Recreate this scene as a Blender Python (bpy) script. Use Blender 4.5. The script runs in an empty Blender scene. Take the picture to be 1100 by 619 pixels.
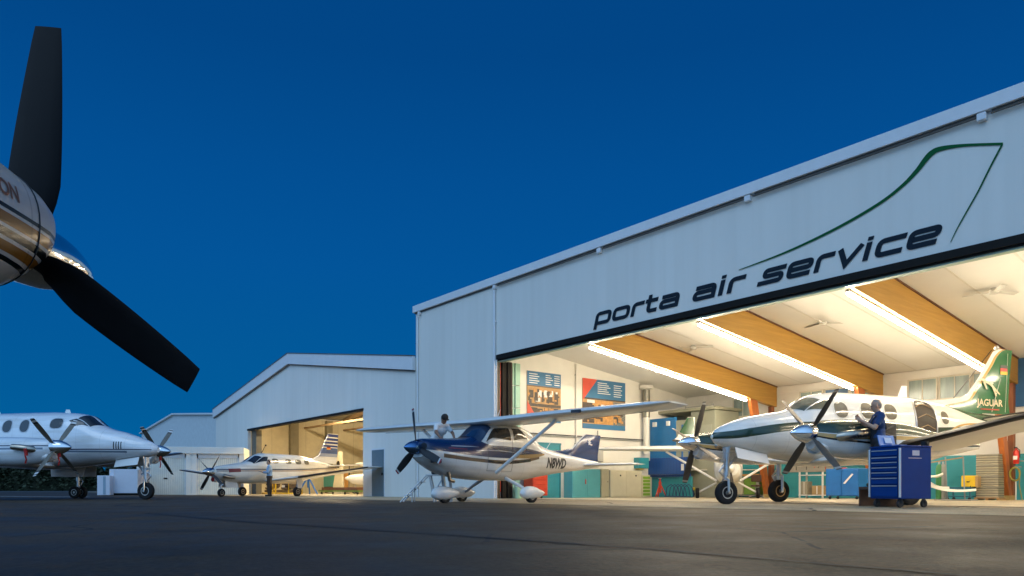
import bpy, bmesh, math, random
import numpy as np
from math import sin, cos, pi, radians as R, sqrt, atan2
from mathutils import Vector, Matrix

SC = bpy.context.scene
COL = SC.collection
random.seed(7)

# ------------------------------------------------------------------ camera
FPX, CX, HY = 801.0, 550.0, 525.0          # focal length in photo pixels, centre column, horizon row (1100 x 619)
CAM_Z = 0.38
cam_d = bpy.data.cameras.new("camera")
cam_d.sensor_width = 36.0
cam_d.lens = 36.0 * FPX / 1100.0
cam_d.shift_y = (HY - 309.5) / 1100.0
cam_d.clip_start, cam_d.clip_end = 0.05, 3000
cam = bpy.data.objects.new("camera", cam_d)
cam.location = (0, 0, CAM_Z)
cam.rotation_euler = (R(90), 0, 0)
COL.objects.link(cam)
SC.camera = cam

# ------------------------------------------------------------------ dusk sky
W = bpy.data.worlds.new("World")
SC.world = W
W.use_nodes = True
wn, wl = W.node_tree.nodes, W.node_tree.links
wn.clear()


def wnode(t, **k):
    n = wn.new(t)
    for a, b in k.items():
        setattr(n, a, b)
    return n


def wmath(op, a, b=None):
    n = wnode('ShaderNodeMath', operation=op)
    for i, v in enumerate((a, b)):
        if v is None:
            continue
        if isinstance(v, (int, float)):
            n.inputs[i].default_value = v
        else:
            wl.new(v, n.inputs[i])
    return n.outputs[0]


tc = wnode('ShaderNodeTexCoord')
sep = wnode('ShaderNodeSeparateXYZ')
wl.new(tc.outputs['Generated'], sep.inputs[0])
# clear blue of the evening sky by height above the horizon
up = wnode('ShaderNodeValToRGB')
up.color_ramp.elements[0].position = 0.0
up.color_ramp.elements[0].color = (0.0, 0.125, 0.350, 1)
up.color_ramp.elements[1].position = 1.0
up.color_ramp.elements[1].color = (0.0, 0.042, 0.18, 1)
for q_, c_ in ((0.12, (0.0, 0.104, 0.322, 1)), (0.28, (0.0, 0.088, 0.318, 1)), (0.38, (0.0, 0.077, 0.292, 1)), (0.50, (0.0, 0.061, 0.242, 1))):
    e = up.color_ramp.elements.new(q_)
    e.color = c_
wl.new(sep.outputs[2], up.inputs[0])
# afterglow of the set sun, behind the photographer
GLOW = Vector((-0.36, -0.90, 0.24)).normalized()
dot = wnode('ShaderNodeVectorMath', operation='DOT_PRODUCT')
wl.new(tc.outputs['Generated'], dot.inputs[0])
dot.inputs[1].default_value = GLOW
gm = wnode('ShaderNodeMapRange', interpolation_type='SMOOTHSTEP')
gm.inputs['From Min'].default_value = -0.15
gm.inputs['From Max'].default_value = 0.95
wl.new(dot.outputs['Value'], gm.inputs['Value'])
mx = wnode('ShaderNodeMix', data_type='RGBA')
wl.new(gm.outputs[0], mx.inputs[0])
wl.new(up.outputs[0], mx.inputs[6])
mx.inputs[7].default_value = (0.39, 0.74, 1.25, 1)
# the air itself: a low dusk Nishita sky adds the last light above the horizon
ns = wnode('ShaderNodeTexSky', sky_type='NISHITA')
ns.sun_disc = False
ns.sun_elevation = R(-3.0)
ns.sun_rotation = atan2(GLOW.x, GLOW.y)
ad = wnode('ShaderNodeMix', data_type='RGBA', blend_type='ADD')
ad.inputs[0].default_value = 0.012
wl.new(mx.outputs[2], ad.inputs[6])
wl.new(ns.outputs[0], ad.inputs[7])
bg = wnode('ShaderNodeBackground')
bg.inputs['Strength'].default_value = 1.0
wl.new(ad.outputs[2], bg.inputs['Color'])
wo = wnode('ShaderNodeOutputWorld')
wl.new(bg.outputs[0], wo.inputs[0])

# faint broad light from the afterglow
sun_d = bpy.data.lights.new("sun", 'SUN')
sun_d.energy = 0.40
sun_d.angle = R(35)
sun_d.color = (0.70, 0.86, 1.0)
sun = bpy.data.objects.new("sun", sun_d)
sun.rotation_euler = (-Vector((-.45, -.55, .75))).to_track_quat('-Z', 'Y').to_euler()
COL.objects.link(sun)

SC.view_settings.view_transform = 'Standard'
SC.view_settings.look = 'None'
SC.view_settings.exposure = 0.0
SC.view_settings.gamma = 1.0
SC.cycles.use_denoising = True
SC.cycles.max_bounces = 8
SC.cycles.sample_clamp_indirect = 6.0
SC.cycles.caustics_reflective = False
SC.cycles.caustics_refractive = False


# ------------------------------------------------------------------ materials
MATS = {}


def new_mat(name):
    m = bpy.data.materials.new(name)
    m.use_nodes = True
    return m, m.node_tree.nodes, m.node_tree.links, m.node_tree.nodes['Principled BSDF']


def mat(name, col, rough=0.5, metal=0.0, var=0.08, scale=3.0, bump=0.0, bscale=60.0, coat=0.0, spec=0.5, stretch=(1, 1, 1), rvar=0.12):
    """plain paint / metal / wood with uneven tone and gloss from noise in object space"""
    if name in MATS:
        return MATS[name]
    m, n, l, p = new_mat(name)
    p.inputs['Metallic'].default_value = metal
    p.inputs['Coat Weight'].default_value = coat
    p.inputs['Coat Roughness'].default_value = 0.12
    p.inputs['Specular IOR Level'].default_value = spec
    co = n.new('ShaderNodeTexCoord')
    mp = n.new('ShaderNodeMapping')
    mp.inputs['Scale'].default_value = stretch
    l.new(co.outputs['Object'], mp.inputs[0])
    nz = n.new('ShaderNodeTexNoise')
    nz.inputs['Scale'].default_value = scale
    nz.inputs['Detail'].default_value = 6
    nz.inputs['Roughness'].default_value = 0.62
    l.new(mp.outputs[0], nz.inputs['Vector'])
    rp = n.new('ShaderNodeValToRGB')
    rp.color_ramp.elements[0].position = 0.28
    rp.color_ramp.elements[1].position = 0.72
    a, b = 1 - var, 1 + var
    rp.color_ramp.elements[0].color = (*(min(1, c * a) for c in col), 1)
    rp.color_ramp.elements[1].color = (*(min(1, c * b) for c in col), 1)
    l.new(nz.outputs['Fac'], rp.inputs[0])
    l.new(rp.outputs[0], p.inputs['Base Color'])
    mr = n.new('ShaderNodeMapRange')
    mr.inputs['To Min'].default_value = max(0.02, rough - rvar * rough)
    mr.inputs['To Max'].default_value = min(1, rough + rvar * rough)
    l.new(nz.outputs['Fac'], mr.inputs[0])
    l.new(mr.outputs[0], p.inputs['Roughness'])
    if bump:
        nb = n.new('ShaderNodeTexNoise')
        nb.inputs['Scale'].default_value = bscale
        nb.inputs['Detail'].default_value = 4
        l.new(mp.outputs[0], nb.inputs['Vector'])
        bp = n.new('ShaderNodeBump')
        bp.inputs['Strength'].default_value = bump
        bp.inputs['Distance'].default_value = 0.02
        l.new(nb.outputs['Fac'], bp.inputs['Height'])
        l.new(bp.outputs[0], p.inputs['Normal'])
    MATS[name] = m
    return m


def emit(name, col, strength):
    if name in MATS:
        return MATS[name]
    m, n, l, p = new_mat(name)
    p.inputs['Base Color'].default_value = (0.8, 0.8, 0.8, 1)
    p.inputs['Emission Color'].default_value = (*col, 1)
    p.inputs['Emission Strength'].default_value = strength
    MATS[name] = m
    return m


def banded(name, cols, axis, period, duty, rough=0.5, depth=0.3, coat=0.0, metal=0.0):
    """ribbed sheet: grooves as bump along one object axis, base tone uneven"""
    if name in MATS:
        return MATS[name]
    m = mat(name, cols[0], rough, metal, coat=coat)
    n, l = m.node_tree.nodes, m.node_tree.links
    p = n['Principled BSDF']
    co = n.new('ShaderNodeTexCoord')
    sp = n.new('ShaderNodeSeparateXYZ')
    l.new(co.outputs['Object'], sp.inputs[0])
    a = n.new('ShaderNodeMath'); a.operation = 'DIVIDE'
    l.new(sp.outputs[axis], a.inputs[0]); a.inputs[1].default_value = period
    f = n.new('ShaderNodeMath'); f.operation = 'FRACT'
    l.new(a.outputs[0], f.inputs[0])
    rp = n.new('ShaderNodeValToRGB')
    rp.color_ramp.elements[0].position = duty
    rp.color_ramp.elements[0].color = (1, 1, 1, 1)
    rp.color_ramp.elements[1].position = min(0.999, duty + 0.1)
    rp.color_ramp.elements[1].color = (0, 0, 0, 1)
    l.new(f.outputs[0], rp.inputs[0])
    bp = n.new('ShaderNodeBump')
    bp.inputs['Strength'].default_value = depth
    bp.inputs['Distance'].default_value = 0.03
    l.new(rp.outputs[0], bp.inputs['Height'])
    l.new(bp.outputs[0], p.inputs['Normal'])
    if len(cols) > 1:
        src = p.inputs['Base Color'].links[0].from_socket
        mxn = n.new('ShaderNodeMix'); mxn.data_type = 'RGBA'
        l.new(rp.outputs[0], mxn.inputs[0])
        mxn.inputs[6].default_value = (*cols[1], 1)
        l.new(src, mxn.inputs[7])
        l.new(mxn.outputs[2], p.inputs['Base Color'])
    return m


def livery(name, base, stripes, xr, zr=(0.0, 5.0), rough=0.24, coat=0.6, metal=0.0, axis=2):
    """aircraft paint: stripes are (colour, [(x, z_low, z_high), ...]) bands painted along the body (object x and z)"""
    m = mat(name, base, rough, metal, var=0.04, scale=1.6, coat=coat)
    n, l = m.node_tree.nodes, m.node_tree.links
    p = n['Principled BSDF']
    co = n.new('ShaderNodeTexCoord')
    sp = n.new('ShaderNodeSeparateXYZ')
    l.new(co.outputs['Object'], sp.inputs[0])
    mrx = n.new('ShaderNodeMapRange')
    mrx.inputs['From Min'].default_value, mrx.inputs['From Max'].default_value = xr
    l.new(sp.outputs[0], mrx.inputs[0])
    mrz = n.new('ShaderNodeMapRange')
    mrz.inputs['From Min'].default_value, mrz.inputs['From Max'].default_value = zr
    l.new(sp.outputs[axis], mrz.inputs[0])
    src = p.inputs['Base Color'].links[0].from_socket

    def curve(pts):
        c = n.new('ShaderNodeFloatCurve')
        cu = c.mapping.curves[0]
        q = [((x - xr[0]) / (xr[1] - xr[0]), (z - zr[0]) / (zr[1] - zr[0])) for x, z in pts]
        q = sorted(q)
        cu.points[0].location = q[0]
        cu.points[1].location = q[-1]
        for a in q[1:-1]:
            cu.points.new(*a)
        c.mapping.update()
        l.new(mrx.outputs[0], c.inputs['Value'])
        return c.outputs[0]

    for colr, pts in stripes:
        lo, hi = curve([(x, a) for x, a, b in pts]), curve([(x, b) for x, a, b in pts])
        g1 = n.new('ShaderNodeMath'); g1.operation = 'GREATER_THAN'
        l.new(mrz.outputs[0], g1.inputs[0]); l.new(lo, g1.inputs[1])
        g2 = n.new('ShaderNodeMath'); g2.operation = 'LESS_THAN'
        l.new(mrz.outputs[0], g2.inputs[0]); l.new(hi, g2.inputs[1])
        xs = [q[0] for q in pts]
        g3 = n.new('ShaderNodeMath'); g3.operation = 'GREATER_THAN'
        l.new(sp.outputs[0], g3.inputs[0]); g3.inputs[1].default_value = min(xs)
        g4 = n.new('ShaderNodeMath'); g4.operation = 'LESS_THAN'
        l.new(sp.outputs[0], g4.inputs[0]); g4.inputs[1].default_value = max(xs)
        acc = g1.outputs[0]
        for g in (g2, g3, g4):
            mu = n.new('ShaderNodeMath'); mu.operation = 'MULTIPLY'
            l.new(acc, mu.inputs[0]); l.new(g.outputs[0], mu.inputs[1])
            acc = mu.outputs[0]
        mxn = n.new('ShaderNodeMix'); mxn.data_type = 'RGBA'
        l.new(acc, mxn.inputs[0])
        l.new(src, mxn.inputs[6])
        mxn.inputs[7].default_value = (*colr, 1)
        src = mxn.outputs[2]
    # skin joints across the body and a little grime along the airflow
    for k, (sock, per, wd) in enumerate(((sp.outputs[0], .83, .012), (sp.outputs[0], .37, .008), (sp.outputs[2], .62, .010))):
        dv = n.new('ShaderNodeMath'); dv.operation = 'DIVIDE'
        l.new(sock, dv.inputs[0]); dv.inputs[1].default_value = per
        fr = n.new('ShaderNodeMath'); fr.operation = 'FRACT'
        l.new(dv.outputs[0], fr.inputs[0])
        lt = n.new('ShaderNodeMath'); lt.operation = 'LESS_THAN'
        l.new(fr.outputs[0], lt.inputs[0]); lt.inputs[1].default_value = wd / per
        fa = n.new('ShaderNodeMath'); fa.operation = 'MULTIPLY'
        l.new(lt.outputs[0], fa.inputs[0]); fa.inputs[1].default_value = (.30, .12, .20)[k]
        mxn = n.new('ShaderNodeMix'); mxn.data_type = 'RGBA'; mxn.blend_type = 'MULTIPLY'
        l.new(fa.outputs[0], mxn.inputs[0]); l.new(src, mxn.inputs[6])
        mxn.inputs[7].default_value = (.45, .45, .45, 1)
        src = mxn.outputs[2]
    mpg = n.new('ShaderNodeMapping'); mpg.inputs['Scale'].default_value = (.5, 3, 5)
    l.new(co.outputs['Object'], mpg.inputs[0])
    gz_ = n.new('ShaderNodeTexNoise'); gz_.inputs['Scale'].default_value = 1.3; gz_.inputs['Detail'].default_value = 7
    l.new(mpg.outputs[0], gz_.inputs['Vector'])
    gr = n.new('ShaderNodeValToRGB')
    gr.color_ramp.elements[0].position, gr.color_ramp.elements[1].position = .30, .55
    gr.color_ramp.elements[0].color = (.80, .78, .74, 1)
    gr.color_ramp.elements[1].color = (1, 1, 1, 1)
    l.new(gz_.outputs['Fac'], gr.inputs[0])
    mxn = n.new('ShaderNodeMix'); mxn.data_type = 'RGBA'; mxn.blend_type = 'MULTIPLY'; mxn.inputs[0].default_value = 1
    l.new(src, mxn.inputs[6]); l.new(gr.outputs[0], mxn.inputs[7])
    l.new(mxn.outputs[2], p.inputs['Base Color'])
    return m


# ------------------------------------------------------------------ mesh building
class MB:
    """collects shapes; build() links them as ONE mesh object"""

    def __init__(self):
        self.v, self.f, self.m = [], [], []
        self.k = 0

    def add(self, vs, fs):
        o = len(self.v)
        self.v += [tuple(p) for p in vs]
        self.f += [tuple(i + o for i in q) for q in fs]
        self.m += [self.k] * len(fs)
        return self

    def box(self, x0, x1, y0, y1, z0, z1):
        vs = [(x, y, z) for x in (x0, x1) for y in (y0, y1) for z in (z0, z1)]
        return self.add(vs, [(0, 1, 3, 2), (4, 6, 7, 5), (0, 4, 5, 1), (2, 3, 7, 6), (0, 2, 6, 4), (1, 5, 7, 3)])

    def hexa(self, vs):
        """8 corners: bottom ring 0-3, top ring 4-7"""
        return self.add(vs, [(3, 2, 1, 0), (4, 5, 6, 7), (0, 1, 5, 4), (1, 2, 6, 5), (2, 3, 7, 6), (3, 0, 4, 7)])

    def rings(self, rs, cap=True, closed=True):
        n = len(rs[0])
        vs = [p for r in rs for p in r]
        fs = []
        for i in range(len(rs) - 1):
            for j in range(n if closed else n - 1):
                a, b = i * n + j, i * n + (j + 1) % n
                fs.append((a, b, b + n, a + n))
        if cap:
            fs.append(tuple(range(n - 1, -1, -1)))
            fs.append(tuple((len(rs) - 1) * n + j for j in range(n)))
        return self.add(vs, fs)

    def tube(self, pts, r, n=8, cap=True):
        pts = [Vector(p) for p in pts]
        rr = r if isinstance(r, (list, tuple)) else [r] * len(pts)
        rs, up0 = [], None
        for i, p in enumerate(pts):
            d = (pts[min(i + 1, len(pts) - 1)] - pts[max(i - 1, 0)])
            if d.length < 1e-9:
                d = Vector((0, 0, 1))
            d.normalize()
            if up0 is None:
                up0 = Vector((0, 0, 1)) if abs(d.z) < 0.9 else Vector((1, 0, 0))
            a = d.cross(up0)
            if a.length < 1e-6:
                a = d.cross(Vector((0, 1, 0)))
            a.normalize()
            b = a.cross(d).normalized()
            up0 = b
            rs.append([p + (a * cos(2 * pi * j / n) + b * sin(2 * pi * j / n)) * rr[i] for j in range(n)])
        return self.rings(rs, cap)

    def lathe(self, prof, o=(0, 0, 0), axis=(1, 0, 0), n=24, cap=True):
        """prof: (distance along axis, radius)"""
        ax = Vector(axis).normalized()
        a = ax.orthogonal().normalized()
        b = ax.cross(a)
        o = Vector(o)
        rs = [[o + ax * h + (a * cos(2 * pi * j / n) + b * sin(2 * pi * j / n)) * max(r, 1e-4) for j in range(n)] for h, r in prof]
        return self.rings(rs, cap)

    def ball(self, c, r, n=12, m=8, sc=(1, 1, 1)):
        c = Vector(c)
        rs = []
        for i in range(m + 1):
            t = -pi / 2 + pi * i / m
            q = max(cos(t), 1e-3)
            rs.append([c + Vector((r * q * cos(2 * pi * j / n) * sc[0], r * q * sin(2 * pi * j / n) * sc[1], r * sin(t) * sc[2])) for j in range(n)])
        return self.rings(rs)

    def prism(self, poly, f0, f1):
        """poly: 2D points; f0 / f1 map them to the two end faces"""
        n = len(poly)
        vs = [f0(*p) for p in poly] + [f1(*p) for p in poly]
        fs = [tuple(range(n - 1, -1, -1)), tuple(range(n, 2 * n))]
        fs += [(i, (i + 1) % n, (i + 1) % n + n, i + n) for i in range(n)]
        return self.add(vs, fs)

    def build(self, name, m, parent=None, smooth=None, bevel=0.0, label=None):
        me = bpy.data.meshes.new(name)
        me.from_pydata(self.v, [], self.f)
        ms = m if isinstance(m, (list, tuple)) else [m]
        for q in ms:
            me.materials.append(q)
        me.polygons.foreach_set('material_index', self.m)
        bm = bmesh.new()
        bm.from_mesh(me)
        bmesh.ops.recalc_face_normals(bm, faces=bm.faces)
        if bevel:
            es = [e for e in bm.edges if len(e.link_faces) == 2 and e.calc_face_angle(0) > 0.5]
            bmesh.ops.bevel(bm, geom=es, offset=bevel, segments=1, affect='EDGES', clamp_overlap=True)
        bm.to_mesh(me)
        bm.free()
        if smooth is not None:
            me.polygons.foreach_set('use_smooth', [True] * len(me.polygons))
            me.set_sharp_from_angle(angle=R(smooth))
        o = bpy.data.objects.new(name, me)
        COL.objects.link(o)
        if parent is not None:
            o.parent = parent
        if label:
            o['label'] = label
        return o


def thing(name, label, cat, loc=(0, 0, 0), rz=0.0, group=None):
    o = bpy.data.objects.new(name, None)
    o.empty_display_size = 0.2
    COL.objects.link(o)
    o.location = loc
    o.rotation_euler = (0, 0, rz)
    o['label'], o['category'] = label, cat
    if group:
        o['group'] = group
    return o


def tag(o, label, cat, loc=None, rz=None, group=None):
    o['label'], o['category'] = label, cat
    if loc is not None:
        o.location = loc
    if rz is not None:
        o.rotation_euler = (0, 0, rz)
    if group:
        o['group'] = group
    return o


def kids(o):
    return [c for c in bpy.data.objects if c.parent == o]


def copy_tree(o, parent=None, label=None):
    c = o.copy()
    COL.objects.link(c)
    c.parent = parent
    if label:
        c['label'] = label
    for ch in kids(o):
        if ch is not c:
            copy_tree(ch, c)
    return c


def at(px, Y):
    """ground point seen in photo column px at distance Y"""
    return ((px - CX) / FPX * Y, Y)


# ------------------------------------------------------------------ the hangar line: t along the fronts, s going in
PX0, PY0 = -4.17, 32.4
UX, UY = 0.6236, -0.7817
HROT = atan2(UY, UX)


def H(t, s, z=0.0):
    return (PX0 + t * UX - s * UY, PY0 + t * UY + s * UX, z)


def t_at(px, s):
    r = (px - CX) / FPX
    return ((PY0 + UX * s) * r - PX0 + UY * s) / (UX - UY * r)
# ------------------------------------------------------------------ ground
def ground_mat(name, cols, scales, rough=(0.55, 0.85), bump=0.25, worn=False, spec=0.5):
    m, n, l, p = new_mat(name)
    co = n.new('ShaderNodeTexCoord')
    p.inputs['Specular IOR Level'].default_value = spec
    ns_ = []
    for i, s in enumerate(scales):
        z = n.new('ShaderNodeTexNoise')
        z.inputs['Scale'].default_value = s
        z.inputs['Detail'].default_value = 8
        z.inputs['Roughness'].default_value = 0.65
        l.new(co.outputs['Object'], z.inputs['Vector'])
        ns_.append(z)
    rp = n.new('ShaderNodeValToRGB')
    rp.color_ramp.elements[0].position, rp.color_ramp.elements[1].position = 0.32, 0.68
    rp.color_ramp.elements[0].color = (*cols[0], 1)
    rp.color_ramp.elements[1].color = (*cols[1], 1)
    l.new(ns_[0].outputs['Fac'], rp.inputs[0])
    r2 = n.new('ShaderNodeValToRGB')
    r2.color_ramp.elements[0].position, r2.color_ramp.elements[1].position = 0.30, 0.72
    r2.color_ramp.elements[0].color = (0.55, 0.55, 0.55, 1)
    r2.color_ramp.elements[1].color = (1.35, 1.35, 1.35, 1)
    l.new(ns_[1].outputs['Fac'], r2.inputs[0])
    r3 = n.new('ShaderNodeValToRGB')
    r3.color_ramp.elements[0].position, r3.color_ramp.elements[1].position = 0.25, 0.75
    r3.color_ramp.elements[0].color = (0.6, 0.6, 0.6, 1)
    r3.color_ramp.elements[1].color = (1.3, 1.3, 1.3, 1)
    l.new(ns_[2].outputs['Fac'], r3.inputs[0])
    a = n.new('ShaderNodeMix'); a.data_type = 'RGBA'; a.blend_type = 'MULTIPLY'; a.inputs[0].default_value = 1
    l.new(rp.outputs[0], a.inputs[6]); l.new(r2.outputs[0], a.inputs[7])
    b = n.new('ShaderNodeMix'); b.data_type = 'RGBA'; b.blend_type = 'MULTIPLY'; b.inputs[0].default_value = 1
    l.new(a.outputs[2], b.inputs[6]); l.new(r3.outputs[0], b.inputs[7])
    src = b.outputs[2]
    if worn:
        # stone grain, crack network broken up by noise, dark oil spots
        vg = n.new('ShaderNodeTexVoronoi'); vg.inputs['Scale'].default_value = 42
        l.new(co.outputs['Object'], vg.inputs['Vector'])
        rg = n.new('ShaderNodeValToRGB')
        rg.color_ramp.elements[0].position, rg.color_ramp.elements[1].position = .0, 1.0
        rg.color_ramp.elements[0].color, rg.color_ramp.elements[1].color = (.55, .55, .55, 1), (1.5, 1.5, 1.5, 1)
        l.new(vg.outputs['Color'], rg.inputs[0])
        vc = n.new('ShaderNodeTexVoronoi'); vc.feature = 'DISTANCE_TO_EDGE'; vc.inputs['Scale'].default_value = .42
        wv = n.new('ShaderNodeMix'); wv.data_type = 'VECTOR'; wv.inputs[0].default_value = .12
        l.new(co.outputs['Object'], wv.inputs[4]); l.new(ns_[1].outputs['Color'], wv.inputs[5])
        l.new(wv.outputs[1], vc.inputs['Vector'])
        lc = n.new('ShaderNodeMath'); lc.operation = 'LESS_THAN'; lc.inputs[1].default_value = .006
        l.new(vc.outputs['Distance'], lc.inputs[0])
        gc = n.new('ShaderNodeMath'); gc.operation = 'GREATER_THAN'; gc.inputs[1].default_value = .52
        l.new(ns_[0].outputs['Fac'], gc.inputs[0])
        mc = n.new('ShaderNodeMath'); mc.operation = 'MULTIPLY'
        l.new(lc.outputs[0], mc.inputs[0]); l.new(gc.outputs[0], mc.inputs[1])
        vo = n.new('ShaderNodeTexNoise'); vo.inputs['Scale'].default_value = .55; vo.inputs['Detail'].default_value = 5
        l.new(co.outputs['Object'], vo.inputs['Vector'])
        ro = n.new('ShaderNodeValToRGB')
        ro.color_ramp.elements[0].position, ro.color_ramp.elements[1].position = .58, .70
        ro.color_ramp.elements[0].color, ro.color_ramp.elements[1].color = (1, 1, 1, 1), (.42, .42, .42, 1)
        l.new(vo.outputs['Fac'], ro.inputs[0])
        for sock in (rg.outputs[0], ro.outputs[0]):
            q = n.new('ShaderNodeMix'); q.data_type = 'RGBA'; q.blend_type = 'MULTIPLY'; q.inputs[0].default_value = .8
            l.new(src, q.inputs[6]); l.new(sock, q.inputs[7]); src = q.outputs[2]
        q = n.new('ShaderNodeMix'); q.data_type = 'RGBA'
        l.new(mc.outputs[0], q.inputs[0]); l.new(src, q.inputs[6]); q.inputs[7].default_value = (.008, .007, .006, 1); src = q.outputs[2]
    l.new(src, p.inputs['Base Color'])
    mr = n.new('ShaderNodeMapRange')
    mr.inputs['From Min'].default_value, mr.inputs['From Max'].default_value = 0.3, 0.7
    mr.inputs['To Min'].default_value, mr.inputs['To Max'].default_value = rough
    l.new(ns_[1].outputs['Fac'], mr.inputs[0])
    l.new(mr.outputs[0], p.inputs['Roughness'])
    bp = n.new('ShaderNodeBump')
    bp.inputs['Strength'].default_value = bump
    bp.inputs['Distance'].default_value = 0.02
    l.new(ns_[2].outputs['Fac'], bp.inputs['Height'])
    l.new(bp.outputs[0], p.inputs['Normal'])
    return m


def sheet(name, pts, z, m, kind='structure'):
    b = MB()
    b.add([(x, y, z) for x, y in pts], [tuple(range(len(pts)))])
    o = b.build(name, m)
    o['kind'] = kind
    return o


def hp(t, s):
    return H(t, s)[:2]


M_GRASSLAND = ground_mat('grassland', ((0.012, 0.018, 0.008), (0.03, 0.035, 0.016)), (0.05, 0.6, 8.0), (0.9, 1.0), 0.5)
M_ASPHALT = ground_mat('asphalt', ((0.060, 0.037, 0.018), (0.100, 0.063, 0.031)), (0.16, 0.9, 26.0), (0.42, 0.68), 0.5, spec=0.19, worn=True)
M_ASPHALT.node_tree.nodes['Principled BSDF'].inputs['Specular Tint'].default_value = (1.0, 0.86, 0.70, 1)
M_CONCRETE = ground_mat('apron_concrete', ((0.42, 0.31, 0.175), (0.58, 0.44, 0.27)), (0.3, 1.3, 30.0), (0.45, 0.7), 0.2, spec=0.4, worn=True)
M_FLOOR = ground_mat('hangar_floor_paint', ((0.50, 0.42, 0.29), (0.66, 0.56, 0.40)), (0.3, 1.2, 14.0), (0.3, 0.55), 0.05)
sheet('ground', [(-900, -300), (900, -300), (900, 1500), (-900, 1500)], 0.0, M_GRASSLAND)
sheet('asphalt_apron', [(-60, -60), (90, -60), (90, 30), hp(-5, 1.0), hp(-80, 1.0), (-62, 75)], 0.004, M_ASPHALT)
sheet('concrete_strip', [hp(-70, -2.6), hp(-9, -4.4), hp(4, -5.0), hp(36, -5.2), hp(36, 0.0), hp(-70, 0.0)], 0.008, M_CONCRETE)
# a bituminous seam that runs aslant over the apron, and shorter ones
M_SEAM = mat('bitumen_seam', (0.012, 0.012, 0.012), 0.55, var=0.2, spec=0.3)


def seam(pts, w, z=0.0085):
    b = MB()
    L, Rr = [], []
    fine = []
    for (x0, y0), (x1, y1) in zip(pts[:-1], pts[1:]):
        k = max(2, int(math.hypot(x1 - x0, y1 - y0) / 0.25))
        fine += [(x0 + (x1 - x0) * i / k, y0 + (y1 - y0) * i / k) for i in range(k)]
    fine.append(pts[-1])
    for i, (x, y) in enumerate(fine):
        j = min(i, len(fine) - 2)
        dx, dy = fine[j + 1][0] - fine[j][0], fine[j + 1][1] - fine[j][1]
        q = math.hypot(dx, dy)
        ww = w * random.uniform(0.55, 1.35)
        o = random.uniform(-w, w) * 0.35
        L.append((x - dy / q * (ww / 2 + o), y + dx / q * (ww / 2 + o), z))
        Rr.append((x + dy / q * (ww / 2 - o), y - dx / q * (ww / 2 - o), z))
    b.rings([[a, c] for a, c in zip(L, Rr)], cap=False, closed=False)
    return b


sb = seam([(-5.6, 11.4), (-3.2, 8.6), (-0.4, 5.9), (0.9, 4.55), (1.75, 3.45), (2.6, 2.4)], 0.055)
o = sb.build('asphalt_seam', M_SEAM); o['kind'] = 'structure'
sb = seam([(1.5, 8.2), (4.5, 6.6), (9, 4.8)], 0.035)
o = sb.build('asphalt_seam', M_SEAM); o['kind'] = 'structure'
sb = seam([(-9.0, 13.6), (-5.5, 11.3), (-2.2, 10.1), (2.0, 9.5)], 0.03)
o = sb.build('asphalt_seam', M_SEAM); o['kind'] = 'structure'
M_LINE = mat('apron_line_paint', (0.62, 0.62, 0.58), 0.6, var=0.3, scale=5)
for pts in ([(-33, 31.0), (-19.5, 25.4), (-19.3, 25.75), (-33, 31.5)], [(-48, 45.5), (-19, 33.2), (-19, 33.7), (-48, 46.2)]):
    sheet('painted_line', pts, 0.0085, M_LINE)
M_TAXI = ground_mat('far_taxiway', ((0.10, 0.11, 0.12), (0.15, 0.16, 0.17)), (0.2, 1.0, 20.0), (0.5, 0.8), 0.1)
sheet('taxiway', [(-140, 92), (-40, 92), (-40, 104), (-140, 104)], 0.006, M_TAXI)

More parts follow.
